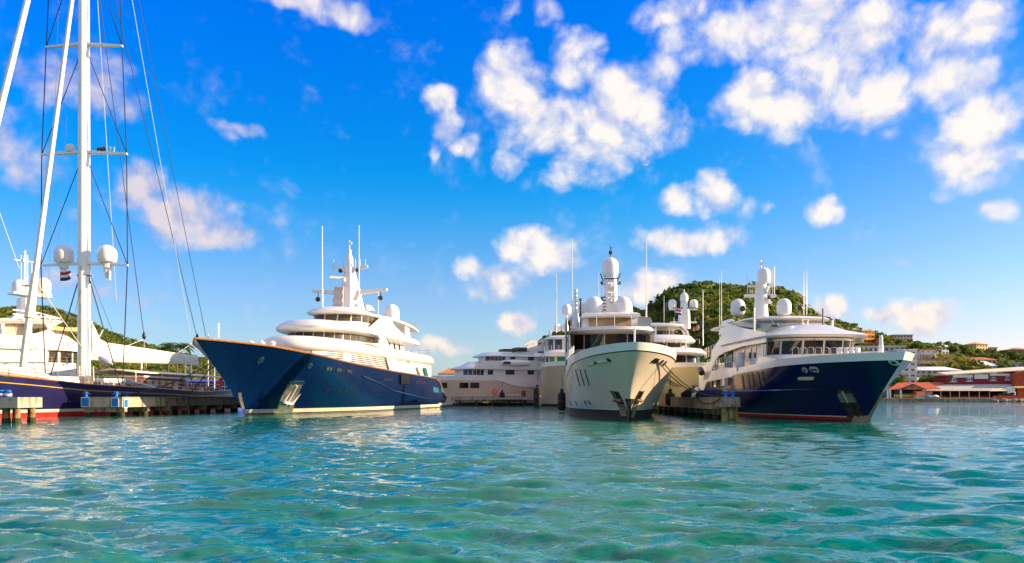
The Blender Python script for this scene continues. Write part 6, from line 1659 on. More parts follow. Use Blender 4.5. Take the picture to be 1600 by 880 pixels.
def make_palm(loc, h, label, seed=1, nf=16, fl=3.2):
    rng = random.Random(seed)
    t = thing('palm_tree', label, 'palm tree', loc)
    mb = MB(); mb.tube([(0, 0, -.5), (.15, 0, h * .4), (.1, .1, h * .8), (0, 0, h)], [.28, .2, .17, .15], 8); mb.build('trunk', bark, t)
    for k in range(nf):
        a = 2 * PI * k / nf + rng.uniform(-.2, .2); up = rng.uniform(.15, 1.0); L = fl * rng.uniform(.8, 1.1)
        pts = []
        for i in range(7):
            s = i / 6; pts.append(Vector((math.cos(a) * L * s * .9, math.sin(a) * L * s * .9, h + L * (up * s - (.55 + .5 * up) * s * s))))
        mb = MB()
        mb.tube(pts, [.05, .045, .04, .035, .03, .02, .01], 4)
        side = Vector((-math.sin(a), math.cos(a), 0))
        for i in range(1, 7):
            for u in (0, .33, .66):
                if i == 6 and u > 0: break
                p = pts[i].lerp(pts[min(i + 1, 6)], u); w = L * .26 * math.sin(PI * min((i + u) / 7 + .12, .95))
                for sg in (1, -1):
                    d = side * sg * w + Vector((math.cos(a), math.sin(a), 0)) * w * .45 + Vector((0, 0, -w * .55))
                    mb.add([p, p + d * .5 + Vector((math.cos(a) * .07, math.sin(a) * .07, .03)), p + d, p + d * .5 - Vector((math.cos(a) * .07, math.sin(a) * .07, .03))], [(0, 1, 2, 3)])
        mb.build('frond', palmm, t, recalc=False)
    return t
# ------------------------------------------------------------------ houses on the right hand hillside and the waterfront
def paint(name, c, v=.12): return pmat(name, c, .8, var=v, vscale=.5)
P_white = paint('house_white', (0.825, 0.775, 0.725)); P_cream = paint('house_cream', (0.775, 0.600, 0.375)); P_tan = paint('house_tan', (0.650, 0.425, 0.213))
P_orange = paint('house_orange', (0.775, 0.312, 0.044)); P_pink = paint('house_pink', (0.725, 0.250, 0.188)); P_yellow = paint('house_yellow', (0.825, 0.587, 0.175)); P_grey = paint('house_grey', (0.525, 0.488, 0.463))
P_red = paint('red_boards', (0.27, 0.018, 0.016)); P_redlit = paint('red_boards_sunlit', (0.52, 0.075, 0.02)); P_brown = paint('house_brown', (0.375, 0.200, 0.100))  # P_redlit: the red boards again with sunlight painted into the colour
T_white = paint('roof_white', (0.775, 0.750, 0.725)); T_red = paint('roof_red', (0.562, 0.125, 0.062)); T_orange = pmat('roof_orange_tin', (0.62, 0.115, 0.02), .6, col2=(0.45, 0.07, 0.015), vscale=.8)
T_green = paint('roof_green', (0.300, 0.413, 0.125)); T_cream = paint('roof_cream', (0.840, 0.725, 0.475)); T_grey = paint('roof_grey', (0.550, 0.500, 0.425)); T_tan = paint('roof_tan', (0.625, 0.413, 0.150))
teal = paint('teal_shutter', (0.02, 0.20, 0.24)); dark = pmat('interior_shade', (0.012, 0.010, 0.009), .9)  # dark: near-black standing for the shade inside openings
def house(name, label, px0, px1, top, base, storeys=2, roof='hip', wall=P_white, roofm=T_white, rot=0.0, ncol=4, roof_h=.28, balcony=False, arches=False, depth=None, Y=None, over=.5, cat='house', winm=None, back=None):
    """fit a house between two columns and two rows of the view, standing on the hillside where its base row meets the ground"""
    pc = (px0 + px1) / 2
    g = ground_R(pc, base) if Y is None else at(pc, base, Y)
    w = (px1 - px0) / K * g.y; H = (base - top) / K * g.y
    d = depth or min(w * .7, 12)
    t = thing(name, label, cat, (g.x, g.y + d * .5, g.z), R(rot))
    w /= (math.cos(R(rot)) + abs(math.sin(R(rot))) * d / w * .5) if rot else 1
    rh = H * roof_h if roof != 'flat' else min(.5, H * .1)
    eh = H - rh
    mb = MB(); mb.box((0, 0, (eh - 4) / 2), (w, d, eh + 4)); mb.build('wall', wall, t)
    mb = MB(); o = over
    e = [(-w / 2 - o, -d / 2 - o), (w / 2 + o, -d / 2 - o), (w / 2 + o, d / 2 + o), (-w / 2 - o, d / 2 + o)]
    if roof == 'hip':
        i = min(d / 2, w / 2) * .95; q = [(-w / 2 + i, -.05), (w / 2 - i, -.05), (w / 2 - i, .05), (-w / 2 + i, .05)]
        mb.loft([[(x, y, eh) for x, y in e], [(x, y, eh + .18) for x, y in e], [(x, y, eh + rh) for x, y in q]])
    elif roof == 'gable':
        mb.loft([[(sx * (w / 2 + o), -d / 2 - o, eh), (sx * (w / 2 + o), 0, eh + rh), (sx * (w / 2 + o), d / 2 + o, eh), (sx * (w / 2 + o), d / 2 + o, eh - .15), (sx * (w / 2 + o), -d / 2 - o, eh - .15)] for sx in (-1, 1)])
    elif roof == 'shed':
        mb.loft([[(x, y, eh + (0 if y < 0 else rh)) for x, y in e], [(x, y, eh + .2 + (0 if y < 0 else rh)) for x, y in e]])
    else:
        mb.loft([[(x, y, eh) for x, y in e], [(x, y, eh + rh) for x, y in e]])
    mb.build('roof', roofm, t)
    sh = eh / storeys
    for s in range(storeys):
        for c in range(ncol):
            x = -w / 2 + w * (c + .5) / ncol
            ww = w / ncol * (.62 if balcony else .5); hh = sh * (.62 if balcony else .48)
            zc = sh * s + (hh / 2 + .25 if balcony else sh * .55)
            mb = MB()
            if arches:
                poly = [(x - ww / 2, zc - hh / 2), (x + ww / 2, zc - hh / 2)] + [(x + ww / 2 * math.cos(a), zc + hh * .1 + ww / 2 * math.sin(a)) for a in np.linspace(0, PI, 7)]
                mb.prism([(a, -d / 2 - .06, b) for a, b in poly], (0, .12, 0)); mb.build('window', winm or dark, t)
            else:
                mb.box((x, -d / 2, zc), (ww, .12, hh)); wo = mb.build('window', winm or glass, t)
                if not balcony and w / ncol > 2.2:
                    mb = MB(); mb.box((x, -d / 2 - .04, zc - hh / 2 - .09), (ww + .3, .3, .14)); mb.build('sill', T_white, wo)
        for k, sx in enumerate((1,)):
            mb = MB(); mb.box((sx * w / 2, 0, sh * s + sh * .55), (.12, d * .35, sh * .45)); mb.build('window', winm or glass, t)
        if balcony:
            mb = MB(); mb.box((0, -d / 2 - .8, sh * s + .1), (w, 1.7, .2)); b = mb.build('balcony', wall, t)
            mb = MB(); mb.box((0, -d / 2 - 1.6, sh * s + .65), (w, .1, .85)); mb.build('parapet', wall, b)
            for c in range(ncol + 1):
                mb = MB(); mb.box((-w / 2 + w * c / ncol * .98 + .1, -d / 2 - 1.5, sh * s + sh / 2), (.25, .25, sh)); mb.build('pillar', wall, b)
    return t
HS = [
 # name, label, px0, px1, top, base, storeys, roof, wall, roof material, rot, columns, options
 ('house', 'orange three storey house with balconies high on the slope above the navy bow', 1341, 1363, 516, 538.5, 3, 'flat', P_orange, P_tan, 18, 3, dict(balcony=True)),
 ('house', 'small pale roof house among trees left of the orange house', 1332, 1340, 513, 522, 1, 'hip', P_cream, T_tan, 0, 2, {}),
 ('house', 'tan flat house on the ridge just right of the navy flybridge', 1296, 1313, 503.5, 512, 1, 'flat', P_tan, P_cream, 10, 3, {}),
 ('apartment_house', 'pink red two storey block behind the navy jackstaff', 1371, 1399, 529, 543, 2, 'flat', P_pink, T_red, 0, 4, dict(balcony=True)),
 ('apartment_house', 'long cream building on the skyline above the trees', 1397, 1426, 520.5, 531, 2, 'flat', P_cream, P_tan, 0, 6, {}),
 ('house', 'white house with pale hip roof and verandah under tall trees', 1463, 1488, 538, 555, 2, 'hip', P_white, T_white, 14, 4, dict(roof_h=.3)),
 ('apartment_house', 'white and dusky red terraced block left of the white hip roof house', 1437, 1463, 546.5, 568, 3, 'flat', P_white, P_pink, 0, 3, dict(balcony=True)),
 ('house', 'tan terrace house with long parapet below the white hip roof house', 1466, 1498, 553.5, 567, 2, 'flat', P_tan, P_tan, 0, 5, {}),
 ('apartment_house', 'cream pillared terrace house with red tile edge on the middle slope', 1434, 1483, 561.5, 575, 2, 'flat', P_cream, T_red, 0, 6, dict(balcony=True)),
 ('apartment_house', 'long low white building with grey white roof above the waterfront pavilion', 1420, 1502, 573, 592, 2, 'hip', P_grey, T_white, 0, 9, dict(roof_h=.36, depth=10)),
 ('apartment_house', 'tall white balcony block seen right beside the navy bow tip', 1404, 1433, 546, 602, 6, 'flat', P_white, P_white, -12, 3, dict(balcony=True)),
 ('apartment_house', 'wide grey white flat block behind the navy foredeck', 1328, 1372, 541, 560, 2, 'flat', P_white, T_white, 0, 6, {}),
 ('apartment_house', 'grey white block with blue roof tank behind the navy jackstaff foot', 1373, 1414, 540.5, 560, 2, 'flat', P_grey, T_white, 0, 5, {}),
 ('house', 'yellow house with low hip roof on the right skyline', 1518, 1545, 534, 548, 2, 'hip', P_yellow, T_tan, 22, 4, dict(roof_h=.3)),
 ('house', 'small yellow annexe stepping down right of the yellow skyline house', 1545, 1558, 540.5, 549, 1, 'flat', P_cream, T_tan, 0, 2, {}),
 ('house', 'arched verandah house with red tin roof right of the driveway', 1514, 1557, 557, 570, 1, 'hip', P_cream, T_red, 0, 6, dict(arches=True, roof_h=.45)),
 ('house', 'white house with broad pale hip roof just above the red waterfront building', 1520, 1558, 563.5, 581, 1, 'hip', P_white, T_white, 0, 5, dict(roof_h=.5)),
 ('house', 'tiny white hip roof showing over the cream waterfront roof', 1541, 1562, 574, 582, 1, 'hip', P_white, T_white, 0, 3, dict(roof_h=.6)),
 ('house', 'long house with green flat roof at the right edge of the hillside', 1560, 1612, 552, 562, 1, 'flat', P_yellow, T_green, 0, 6, {}),
 ('house', 'dim grey brown house on the skyline cut by the right picture edge', 1581, 1606, 539, 551, 1, 'hip', P_brown, P_brown, 0, 3, dict(roof_h=.3)),
 ('house', 'grey house with brown windows at the right edge above the red building', 1578, 1612, 566.5, 579, 1, 'flat', P_grey, P_grey, 0, 3, {}),
 ('house', 'low house with pale green roof between pavilion and white building', 1424, 1447, 590, 601, 1, 'hip', P_grey, T_green, 0, 3, dict(roof_h=.6)),
 ('house', 'small white villa among the green of the steep central hill', 1016, 1031, 508, 516, 1, 'flat', P_white, T_white, 0, 3, dict(Y=470)),
]
for nm, lab, a, b, tp, bs, st, rf, wl, rm, rt, nc, kw in HS:
    house(nm, lab, a, b, tp, bs, st, rf, wl, rm, rt, nc, **kw)
# driveway
p = [ground_R(x, yv) for x, yv in ((1497, 583), (1513, 583), (1511, 562), (1503, 562))]
mb = MB(); mb.add([v + Vector((0, 0, .9)) for v in p] + [v - Vector((0, 0, 1)) for v in p], [(0, 1, 2, 3), (4, 7, 6, 5), (0, 4, 5, 1), (1, 5, 6, 2), (2, 6, 7, 3), (3, 7, 4, 0)])
o = mb.build('driveway_road', P_grey); o['kind'] = 'structure'

# ---- red waterfront building
def red_building():
    Y = 306.0; O = at(1532, 628, Y); O.z = 1.25
    t = thing('waterfront_building', 'long dark red two storey waterfront building with cream roof and teal shutters', 'building', O)
    L = lambda px, py, y=0.0: Vector(((px - HX) / K * (Y + y) - O.x, y, CAMZ + (HY - py) / K * (Y + y) - O.z))
    def slab(name, mat, pts, dy, parent=None):
        mb = MB(); mb.prism(pts, (0, dy, 0)); return mb.build(name, mat, parent or t)
    a, b = L(1479, 613, 4), L(1588, 613, 4)
    mb = MB(); mb.prism([L(1479, 612, 4), L(1587, 612, 4), L(1587, 582, 4), L(1479, 587, 4)], (0, 9, 0)); w = mb.build('upper_wall', P_red, t)
    for k in range(7):
        z = L(1500, 611 - k * 3.4, 4).z; mb = MB(); mb.box(((a.x + b.x) / 2, 3.97, z), (abs(b.x - a.x) - .1, .08, .06)); mb.build('wall_board', P_red, t)
    # cream roof, rising a little to the right
    A_, B_ = L(1477.5, 586.5, 3), L(1612, 579, 3)
    mb = MB(); mb.loft([[(A_.x, 3, A_.z), (A_.x, 3, A_.z + .35), (A_.x, 8.5, A_.z + 1.3), (A_.x, 14, A_.z + .3)], [(B_.x, 3, B_.z), (B_.x, 3, B_.z + .35), (B_.x, 8.5, B_.z + 1.7), (B_.x, 14, B_.z + .3)]]); mb.build('roof', T_cream, t)
    for x0, x1, y0, y1 in ((1489, 1520, 590, 585.5), (1522.5, 1544, 592, 584.8), (1547, 1578, 587.3, 583.8)):
        mb = MB(); mb.prism([L(x0, y0, 3.9), L(x1, y0, 3.9), L(x1, y1, 3.9), L(x0, y1, 3.9)], (0, .2, 0)); mb.build('white_board', P_white, t)
    for px, py in ((1490, 593.8), (1514.5, 593), (1552, 592), (1575, 591)):
        p = L(px, py, 3.9)
        mb = MB(); mb.box((p.x, 3.92, p.z), (1.15, .16, 1.35)); f = mb.build('window', T_white, t)
        mb = MB(); mb.box((p.x, 3.84, p.z), (.75, .08, .95)); mb.build('pane', glassw, f)
        for sg in (1, -1):
            mb = MB(); mb.box((p.x + sg * 1.0, 3.9, p.z), (.62, .14, 1.25)); mb.build('shutter', teal, t)
        mb = MB(); mb.box((p.x, 3.9, p.z - .78), (2.9, .22, .16)); mb.build('sill', T_white, f)
    # lean-to roofs over the verandah
    mb = MB(); mb.prism([L(1440, 608, 0), L(1586, 608.5, 0), L(1584, 601, 4), L(1478, 601.5, 4)], (0, 0, .18)); mb.build('lean_to_roof', T_grey, t)
    mb = MB(); mb.prism([L(1440, 611, -1.6), L(1545, 610.8, -1.6), L(1552, 607.3, 0), L(1446, 607.6, 0)], (0, 0, .12)); mb.build('awning', T_grey, t)
    mb = MB(); mb.prism([L(1547, 611.5, -1.6), L(1575, 611, -1.6), L(1586, 606, 0), L(1542, 608.5, 0)], (0, 0, .12)); mb.build('awning', T_cream, t)
    slab('arcade_shade', dark, [L(1446, 626, 3.6), L(1586, 626, 3.6), L(1586, 603.5, 3.6), L(1446, 604, 3.6)], .2)  # near-black sheet stands for the shade under the arcade
    for px in (1456, 1470, 1484.6, 1499, 1514, 1530, 1546):
        p, q = L(px, 626, -.4), L(px, 609.5, -.4); mb = MB(); mb.box((p.x, -.4, (p.z + q.z) / 2), (.24, .24, q.z - p.z)); mb.build('verandah_post', P_tan, t)
    slab('low_wall', P_red, [L(1446, 626, 0), L(1479, 626, 0), L(1479, 618.8, 0), L(1446, 618.8, 0)], .25)
    slab('low_wall', P_red, [L(1484.5, 626, 0), L(1548, 626, 0), L(1548, 618.8, 0), L(1484.5, 618.8, 0)], .25)
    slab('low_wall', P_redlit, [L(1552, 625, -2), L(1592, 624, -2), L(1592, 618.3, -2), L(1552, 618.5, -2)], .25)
    slab('tan_panel', P_tan, [L(1445, 619, .5), L(1456, 619, .5), L(1456, 611.5, .5), L(1445, 611.5, .5)], .2)
    slab('white_hut', P_white, [L(1574.5, 615, -1), L(1586, 613, -1), L(1586, 604.5, -1), L(1574.5, 605.5, -1)], 3)
    # end wing, sunlight painted into its brighter board colour
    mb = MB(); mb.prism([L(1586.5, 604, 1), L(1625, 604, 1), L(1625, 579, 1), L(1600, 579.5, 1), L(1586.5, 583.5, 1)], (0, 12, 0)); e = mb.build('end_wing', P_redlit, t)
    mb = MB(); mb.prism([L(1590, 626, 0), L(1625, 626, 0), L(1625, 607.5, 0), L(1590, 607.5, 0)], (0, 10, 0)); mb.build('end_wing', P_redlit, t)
    mb = MB(); mb.prism([L(1584, 606.5, -1.5), L(1625, 606.3, -1.5), L(1625, 604, 1), L(1586, 604, 1)], (0, 0, .15)); mb.build('lean_to_roof', T_tan, t)
    for k in range(6):
        z = L(1590, 601 - k * 3.6, 1).z; x0, x1 = L(1587, 600, 1).x, L(1625, 600, 1).x
        mb = MB(); mb.box(((x0 + x1) / 2, .96, z), (x1 - x0, .1, .07)); mb.build('wall_board', P_red, t)
    # planting and a white sign figure on the terrace
    rng = np.random.default_rng(8); cs = [tuple(L(px, 617.5, -1.2)) for px in (1561, 1564, 1569, 1573, 1578, 1583)]
    v, f = clumps(cs, [.8] * 6, 40, .3, 3); foliage_obj('planter_shrub', v, f, leafB, t)
    mb = MB(); p = L(1585.5, 615, -1.8); mb.lathe([(.05, -.7), (.35, -.4), (.2, 0), (.4, .3), (.1, .6)], p, 9); mb.build('white_ornament', whitec, t)
    # ledge over the water on dark piles
    a, b = L(1392, 626, -6.5), L(1556, 626, -6.5)
    mb = MB(); mb.box(((a.x + b.x) / 2, -3.5, .1), (b.x - a.x, 6.5, .35)); mb.build('ledge', P_tan, t)
    for k in range(26):
        x = a.x + (b.x - a.x) * (k + .5) / 26; mb = MB(); mb.lathe([(.16, -2.2), (.16, -.05)], (x, -6.2, 0), 7); mb.build('pile', steeld, t)
    return t
red_building()
# rocks along the water at the right end
random.seed(11)
for k in range(34):
    px = 1553 + 72 * random.random(); p = at(px, 620, 296 + 2.6 * random.random()); p.z = .2 + random.random() * .5
    s = .55 + .8 * random.random(); mb = MB(); rings = []
    for (z, q) in ((-.6, .7), (-.2, 1.0), (.25, .95), (.55, .6), (.7, .15)):
        rings.append([(s * q * math.cos(2 * PI * i / 8) * (1 + .3 * random.random()), s * q * math.sin(2 * PI * i / 8) * (1 + .3 * random.random()), s * z) for i in range(8)])
    mb.loft(rings); o = mb.build('rock', rockm if 'rockm' in globals() else concreted, ang=20); o.location = p
    tag(o, 'brown boulder of the rocky edge below the red orange wall', 'rock', 'boulders along the right shore')

# ---- orange roofed pavilion
def pavilion():
    Y = 302.0; O = at(1420, 628, Y); O.z = 1.2
    t = thing('waterfront_pavilion', 'open waterfront pavilion with orange tin roofs and a decorated gable', 'pavilion', O)
    L = lambda px, py, y=0.0: Vector(((px - HX) / K * (Y + y) - O.x, y, CAMZ + (HY - py) / K * (Y + y) - O.z))
    mb = MB(); mb.prism([L(1388, 609.5, 0), L(1430, 608.5, 0), L(1426, 598.5, 6), L(1404, 598.5, 6)], (0, 0, .2)); mb.build('roof', T_orange, t)
    mb = MB(); mb.prism([L(1426, 608, 0), L(1470, 608, 0), L(1452, 598.5, 6), L(1424, 598.5, 6)], (0, 0, .2)); mb.build('roof', T_orange, t)
    mb = MB(); mb.prism([L(1440, 605, 7), L(1480, 604.5, 7), L(1472, 598, 11), L(1440, 598, 11)], (0, 0, .2)); mb.build('roof', T_red, t)
    mb = MB(); mb.loft([[L(1409, 607.6, -1.5), L(1426.5, 600, -1.5), L(1445.5, 607.6, -1.5)], [L(1410, 606.5, 4), L(1426.5, 600, 4), L(1445, 606.5, 4)]]); g = mb.build('gable', T_orange, t)
    for a, b in (((1407, 609), (1426.5, 600.2)), ((1426.5, 600.2), (1447.5, 609))):
        mb = MB(); mb.bar(L(*a, -1.7), L(*b, -1.7), .22, 4); mb.build('barge_board', steeld, g)
    mb = MB(); mb.prism([L(1414, 608.3, -1.7), L(1441, 608.3, -1.7), L(1441, 606.8, -1.7), L(1414, 606.8, -1.7)], (0, .1, 0)); mb.build('sign_strip', P_pink, g)
    for k in range(5):
        p = L(1419 + k * 3.8, 604.6 - (1.6 if k == 2 else .4), -1.75); mb = MB(); mb.box(p, (.5, .1, .5), 0); mb.build('gable_ornament', [gold, teal, P_orange, gold, T_green][k], g)
    mb = MB(); mb.prism([L(1391, 627, 4), L(1446, 627, 4), L(1446, 608, 4), L(1391, 608, 4)], (0, .3, 0)); mb.build('back_wall', dark, t)  # near-black colour stands for the shade inside the pavilion
    for px, w_ in ((1387, .5), (1391, .45), (1407.5, .55), (1430, .3), (1445, .3)):
        p, q = L(px, 627.5, -.6), L(px, 608.5, -.6); mb = MB(); mb.box((p.x, -.6, (p.z + q.z) / 2), (w_, w_, q.z - p.z)); mb.build('post', P_white if w_ > .4 else P_brown, t)
    for py, m in ((616.4, T_green), (618.3, gold), (619.8, P_orange)):
        p, q = L(1396.5, py, -.3), L(1427.5, py, -.3); mb = MB(); mb.box(((p.x + q.x) / 2, -.3, p.z), (q.x - p.x, .12, .3)); mb.build('rail', m, t)
    mb = MB(); p, q = L(1427, 612, -.5), L(1428, 608, -.5); mb.box(((p.x), -.5, p.z), (.22, .1, 1.8)); mb.build('banner', redc, t)
    for px in (1395, 1401, 1412, 1420):
        p = L(px, 624.5, .8); mb = MB(); mb.box(p, (1.4, .8, .9)); mb.build('counter', P_brown, t)
    mb = MB(); mb.prism([L(1398, 614, 3.5), L(1404, 614, 3.5), L(1404, 610, 3.5), L(1398, 610, 3.5)], (0, .2, 0)); mb.build('wall_panel', teal, t)
    h = thing('kiosk', 'small orange red kiosk with pale lower boards in front of the pavilion', 'kiosk', at(1436.5, 628, 299.5)); h.location.z = 1.2
    w_ = 12.5 / K * 299.5
    mb = MB(); mb.box((0, 0, .7), (w_, 1.8, 1.5)); mb.build('lower_wall', P_cream, h)
    mb = MB(); mb.loft([[(-w_ / 2 - .15, -1.2, 1.35), (w_ / 2 + .15, -1.2, 1.35), (w_ / 2 + .15, 1.2, 1.35), (-w_ / 2 - .15, 1.2, 1.35)], [(-w_ / 2 + .1, -.6, 2.7), (w_ / 2 - .1, -.6, 2.7), (w_ / 2 - .1, .8, 2.7), (-w_ / 2 + .1, .8, 2.7)]]); mb.build('roof', T_orange, h)
    return t
pavilion()
def parasol(px, lab, mat, Y=297):
    p = at(px, 626, Y); p.z = 1.45
    t = thing('parasol', lab, 'parasol', p)
    mb = MB(); mb.bar((0, 0, -.2), (0, 0, 1.1), .05); mb.build('pole', steeld, t)
    mb = MB(); mb.lathe([(1.38, .38), (1.36, .46), (1.0, .82), (.5, 1.08), (.05, 1.2)], n=10); mb.build('canopy', mat, t, ang=20)
parasol(1449.5, 'low blue parasol on the quay in front of the tan panel', pmat('blue_canvas', (0.01, 0.24, 0.62), .8)); parasol(1461.5, 'pale parasol on the quay right of the blue one', whitec)
# orange tent roof behind the beige yacht
p = at(703, 584, 236); t = thing('marquee', 'orange peaked tent roof rising behind the beige yacht', 'tent', (p.x, 236, 1.2))
zz = at(703, 583.5, 236).z - 1.2; za = at(703, 575.5, 236).z - 1.2
mb = MB(); mb.loft([[(sx * 3.3, sy * 3.3, zz) for sx, sy in ((-1, -1), (1, -1), (1, 1), (-1, 1))], [(sx * 1.6, sy * 1.6, zz + (za - zz) * .42) for sx, sy in ((-1, -1), (1, -1), (1, 1), (-1, 1))], [(sx * .1, sy * .1, za) for sx, sy in ((-1, -1), (1, -1), (1, 1), (-1, 1))]]); mb.build('roof', orange, t, ang=20)
mb = MB(); mb.loft([[(sx * 3.32, sy * 3.32, z) for sx, sy in ((-1, -1), (1, -1), (1, 1), (-1, 1))] for z in (zz - .45, zz + .02)], caps=False); mb.build('valance', whitec, t)
for sx in (-1, 1):
    for sy in (-1, 1): mb = MB(); mb.bar((sx * 3.2, sy * 3.2, 0), (sx * 3.2, sy * 3.2, zz), .07); mb.build('pole', stainless, t)

# ---- trees of the town
TG = 'trees on the town hillside'
TL = ['round green broadleaf tree on the right hillside', 'dark dense broadleaf tree on the right hillside', 'bright yellow green broadleaf tree on the right hillside']
protos = [make_tree(31 + k, 'broadleaf_tree', TL[k % 3], (0, 0, -50), 8.5 + (k % 2) * 1.5, 4.2 + .4 * (k % 3), TG) for k in range(5)]
rng = random.Random(5)
big = [(1470, 541, 1.15), (1479, 541, 1.0), (1491, 545, 1.25), (1508, 548, 1.25), (1516, 549, 1.0), (1458, 545, 1.15), (1448, 544, 1.1), (1438, 543, 1.1), (1428, 541, 1.0), (1420, 540, .95), (1410, 541, 1.0), (1400, 541, 1.0),
       (1385, 531, 1.1), (1375, 529, 1.0), (1367, 527, 1.1), (1392, 535, 1.1), (1381, 540, 1.0), (1404, 533, 1.0), (1333, 524, 1.1), (1325, 520, 1.0), (1316, 519, .9), (1305, 517, .9), (1319, 528, 1.1), (1330, 533, 1.2), (1313, 530, 1.0), (1338, 538, 1.0), (1298, 519, .8), (1288, 514, .8), (1278, 511, .8), (1266, 509, .8),
       (1501, 556, 1.1), (1492, 561, 1.0), (1508, 563, .9), (1530, 553, 1.1), (1523, 558, .9), (1538, 556, 1.0), (1548, 555, 1.0), (1556, 556, .9), (1566, 553, 1.0), (1574, 551, .9), (1563, 570, 1.1), (1571, 568, 1.1), (1580, 566, 1.0), (1566, 577, .9), (1575, 575, 1.0), (1590, 553, .8), (1598, 560, 1.0), (1594, 567, .9), (1584, 559, 1.0), (1514, 574, .9), (1518, 584, .9),
       (1458, 597, 1.0), (1468, 598, 1.1), (1449, 599, .9), (1477, 597, .9), (1440, 597, .8), (1405, 600, .9), (1415, 603, .8), (1488, 573, .8), (1494, 575, .9), (1505, 572, .7), (1509, 579, .8), (1533, 582, .7), (1487, 556, .9), (1467, 563, .8), (1452, 556, .8), (1430, 571, .7), (1608, 552, 1.1), (1606, 575, 1.0), (1431, 548, .8), (1440, 552, .7)]
short = {h[1]: re_short for h, re_short in zip(HS, ['orange balcony house', 'small pale roof house', 'tan ridge house', 'pink red block', 'cream skyline building', 'white hip roof house', 'terraced red and white block', 'tan terrace house', 'cream pillared house', 'long white building', 'tall balcony block', 'wide grey white block', 'block with the blue tank', 'yellow skyline house', 'yellow annexe', 'arched verandah house', 'broad pale roof house', 'tiny white roof', 'green roofed house', 'grey brown skyline house', 'grey house at the edge', 'low green roof house', 'white hill villa'])}
used = {}
for i, (px, py, s) in enumerate(big):
    g = ground_R(px, py + 11 * s); sc = .64 * s * (.85 + .3 * rng.random())
    o = protos[i % 5] if i < 5 else copy_thing(protos[i % 5], g)
    o.location = g - Vector((0, 0, .5)); o.rotation_euler = (0, 0, rng.uniform(0, 6.28)); o.scale = (sc * rng.uniform(.9, 1.15), sc * rng.uniform(.9, 1.15), sc * rng.uniform(.8, 1.0))
    cand = sorted(HS, key=lambda h: math.hypot((h[2] + h[3]) / 2 - px, (h[4] + h[5]) / 2 - py))
    for nr in range(4):
        h = cand[nr]; dx, dy = px - (h[2] + h[3]) / 2, py - (h[4] + h[5]) / 2
        rel = ('left of' if dx < 0 else 'right of') if abs(dx) > abs(dy) * 1.3 else ('above' if dy < 0 else 'below')
        if abs(dx) > 6 and abs(dy) > 5: rel = ('up' if dy < 0 else 'down') + ' and ' + ('left' if dx < 0 else 'right') + ' of'
        lab = ('large' if s > 1.08 else 'small' if s < .85 else 'round') + ' green tree ' + rel + ' the ' + short[h[1]]
        if lab not in used: break
    used[lab] = 1; o['label'] = lab
cover(hR, 1500, 1.0, 2.0, 34, .34, 41, 1225, 1700, 'hill_vegetation', skip=lambda px, t: t < .05)

# ---- left shore behind the pier: bushes, palms, a blue shed, small craft
SG = 'bushy trees along the left shore'
sp = [make_tree(61 + k, 'shore_tree', 'bushy green tree on the left shore behind the sailing yacht', (0, 0, -50), 7.5, 4.5, SG) for k in range(2)]
for i in range(26):
    px = 90 + i * 11.5 + rng.uniform(-5, 5); Yd = 332 + rng.uniform(0, 60)
    o = sp[i] if i < 2 else copy_thing(sp[i % 2], (0, 0, 0))
    p = at(px, 600, Yd); o.location = (p.x, Yd, 1.2); s = rng.uniform(.75, 1.35); o.scale = (s * 1.2, s * 1.2, s); o.rotation_euler = (0, 0, rng.uniform(0, 6.28))
pp = at(275, 620, 150); make_palm((pp.x, 150, 1.2), at(275, 543, 150).z - 1.2, 'tall palm tree rising behind the end of the white boom cover', 3, 22, 4.2)
pp = at(262, 620, 175); make_palm((pp.x, 175, 1.2), at(262, 551, 175).z - 1.2, 'shorter palm tree just left of the tall palm behind the boom', 5, 16, 3.4)
for i, (px, Yd, top) in enumerate(((240, 240, 574), (330, 260, 575), (360, 250, 585))):
    pp = at(px, 620, Yd); make_palm((pp.x, Yd, 1.2), at(px, top, Yd).z - 1.2, ['small palm tree under the middle of the boom cover', 'small palm tree left of the blue bow by the sloop masts', 'small palm tree half hidden behind the blue bow'][i], 7 + i, 14, 3.2)
house('boat_shed', 'long low blue shed on the left shore behind the pier', 284, 372, 592.5, 607, 1, 'gable', pmat('blue_shed', (0.03, 0.05, 0.36), .7, var=.2), pmat('blue_roof', (0.06, 0.07, 0.40), .7), 0, 6, Y=215, roof_h=.25, cat='shed', depth=8)
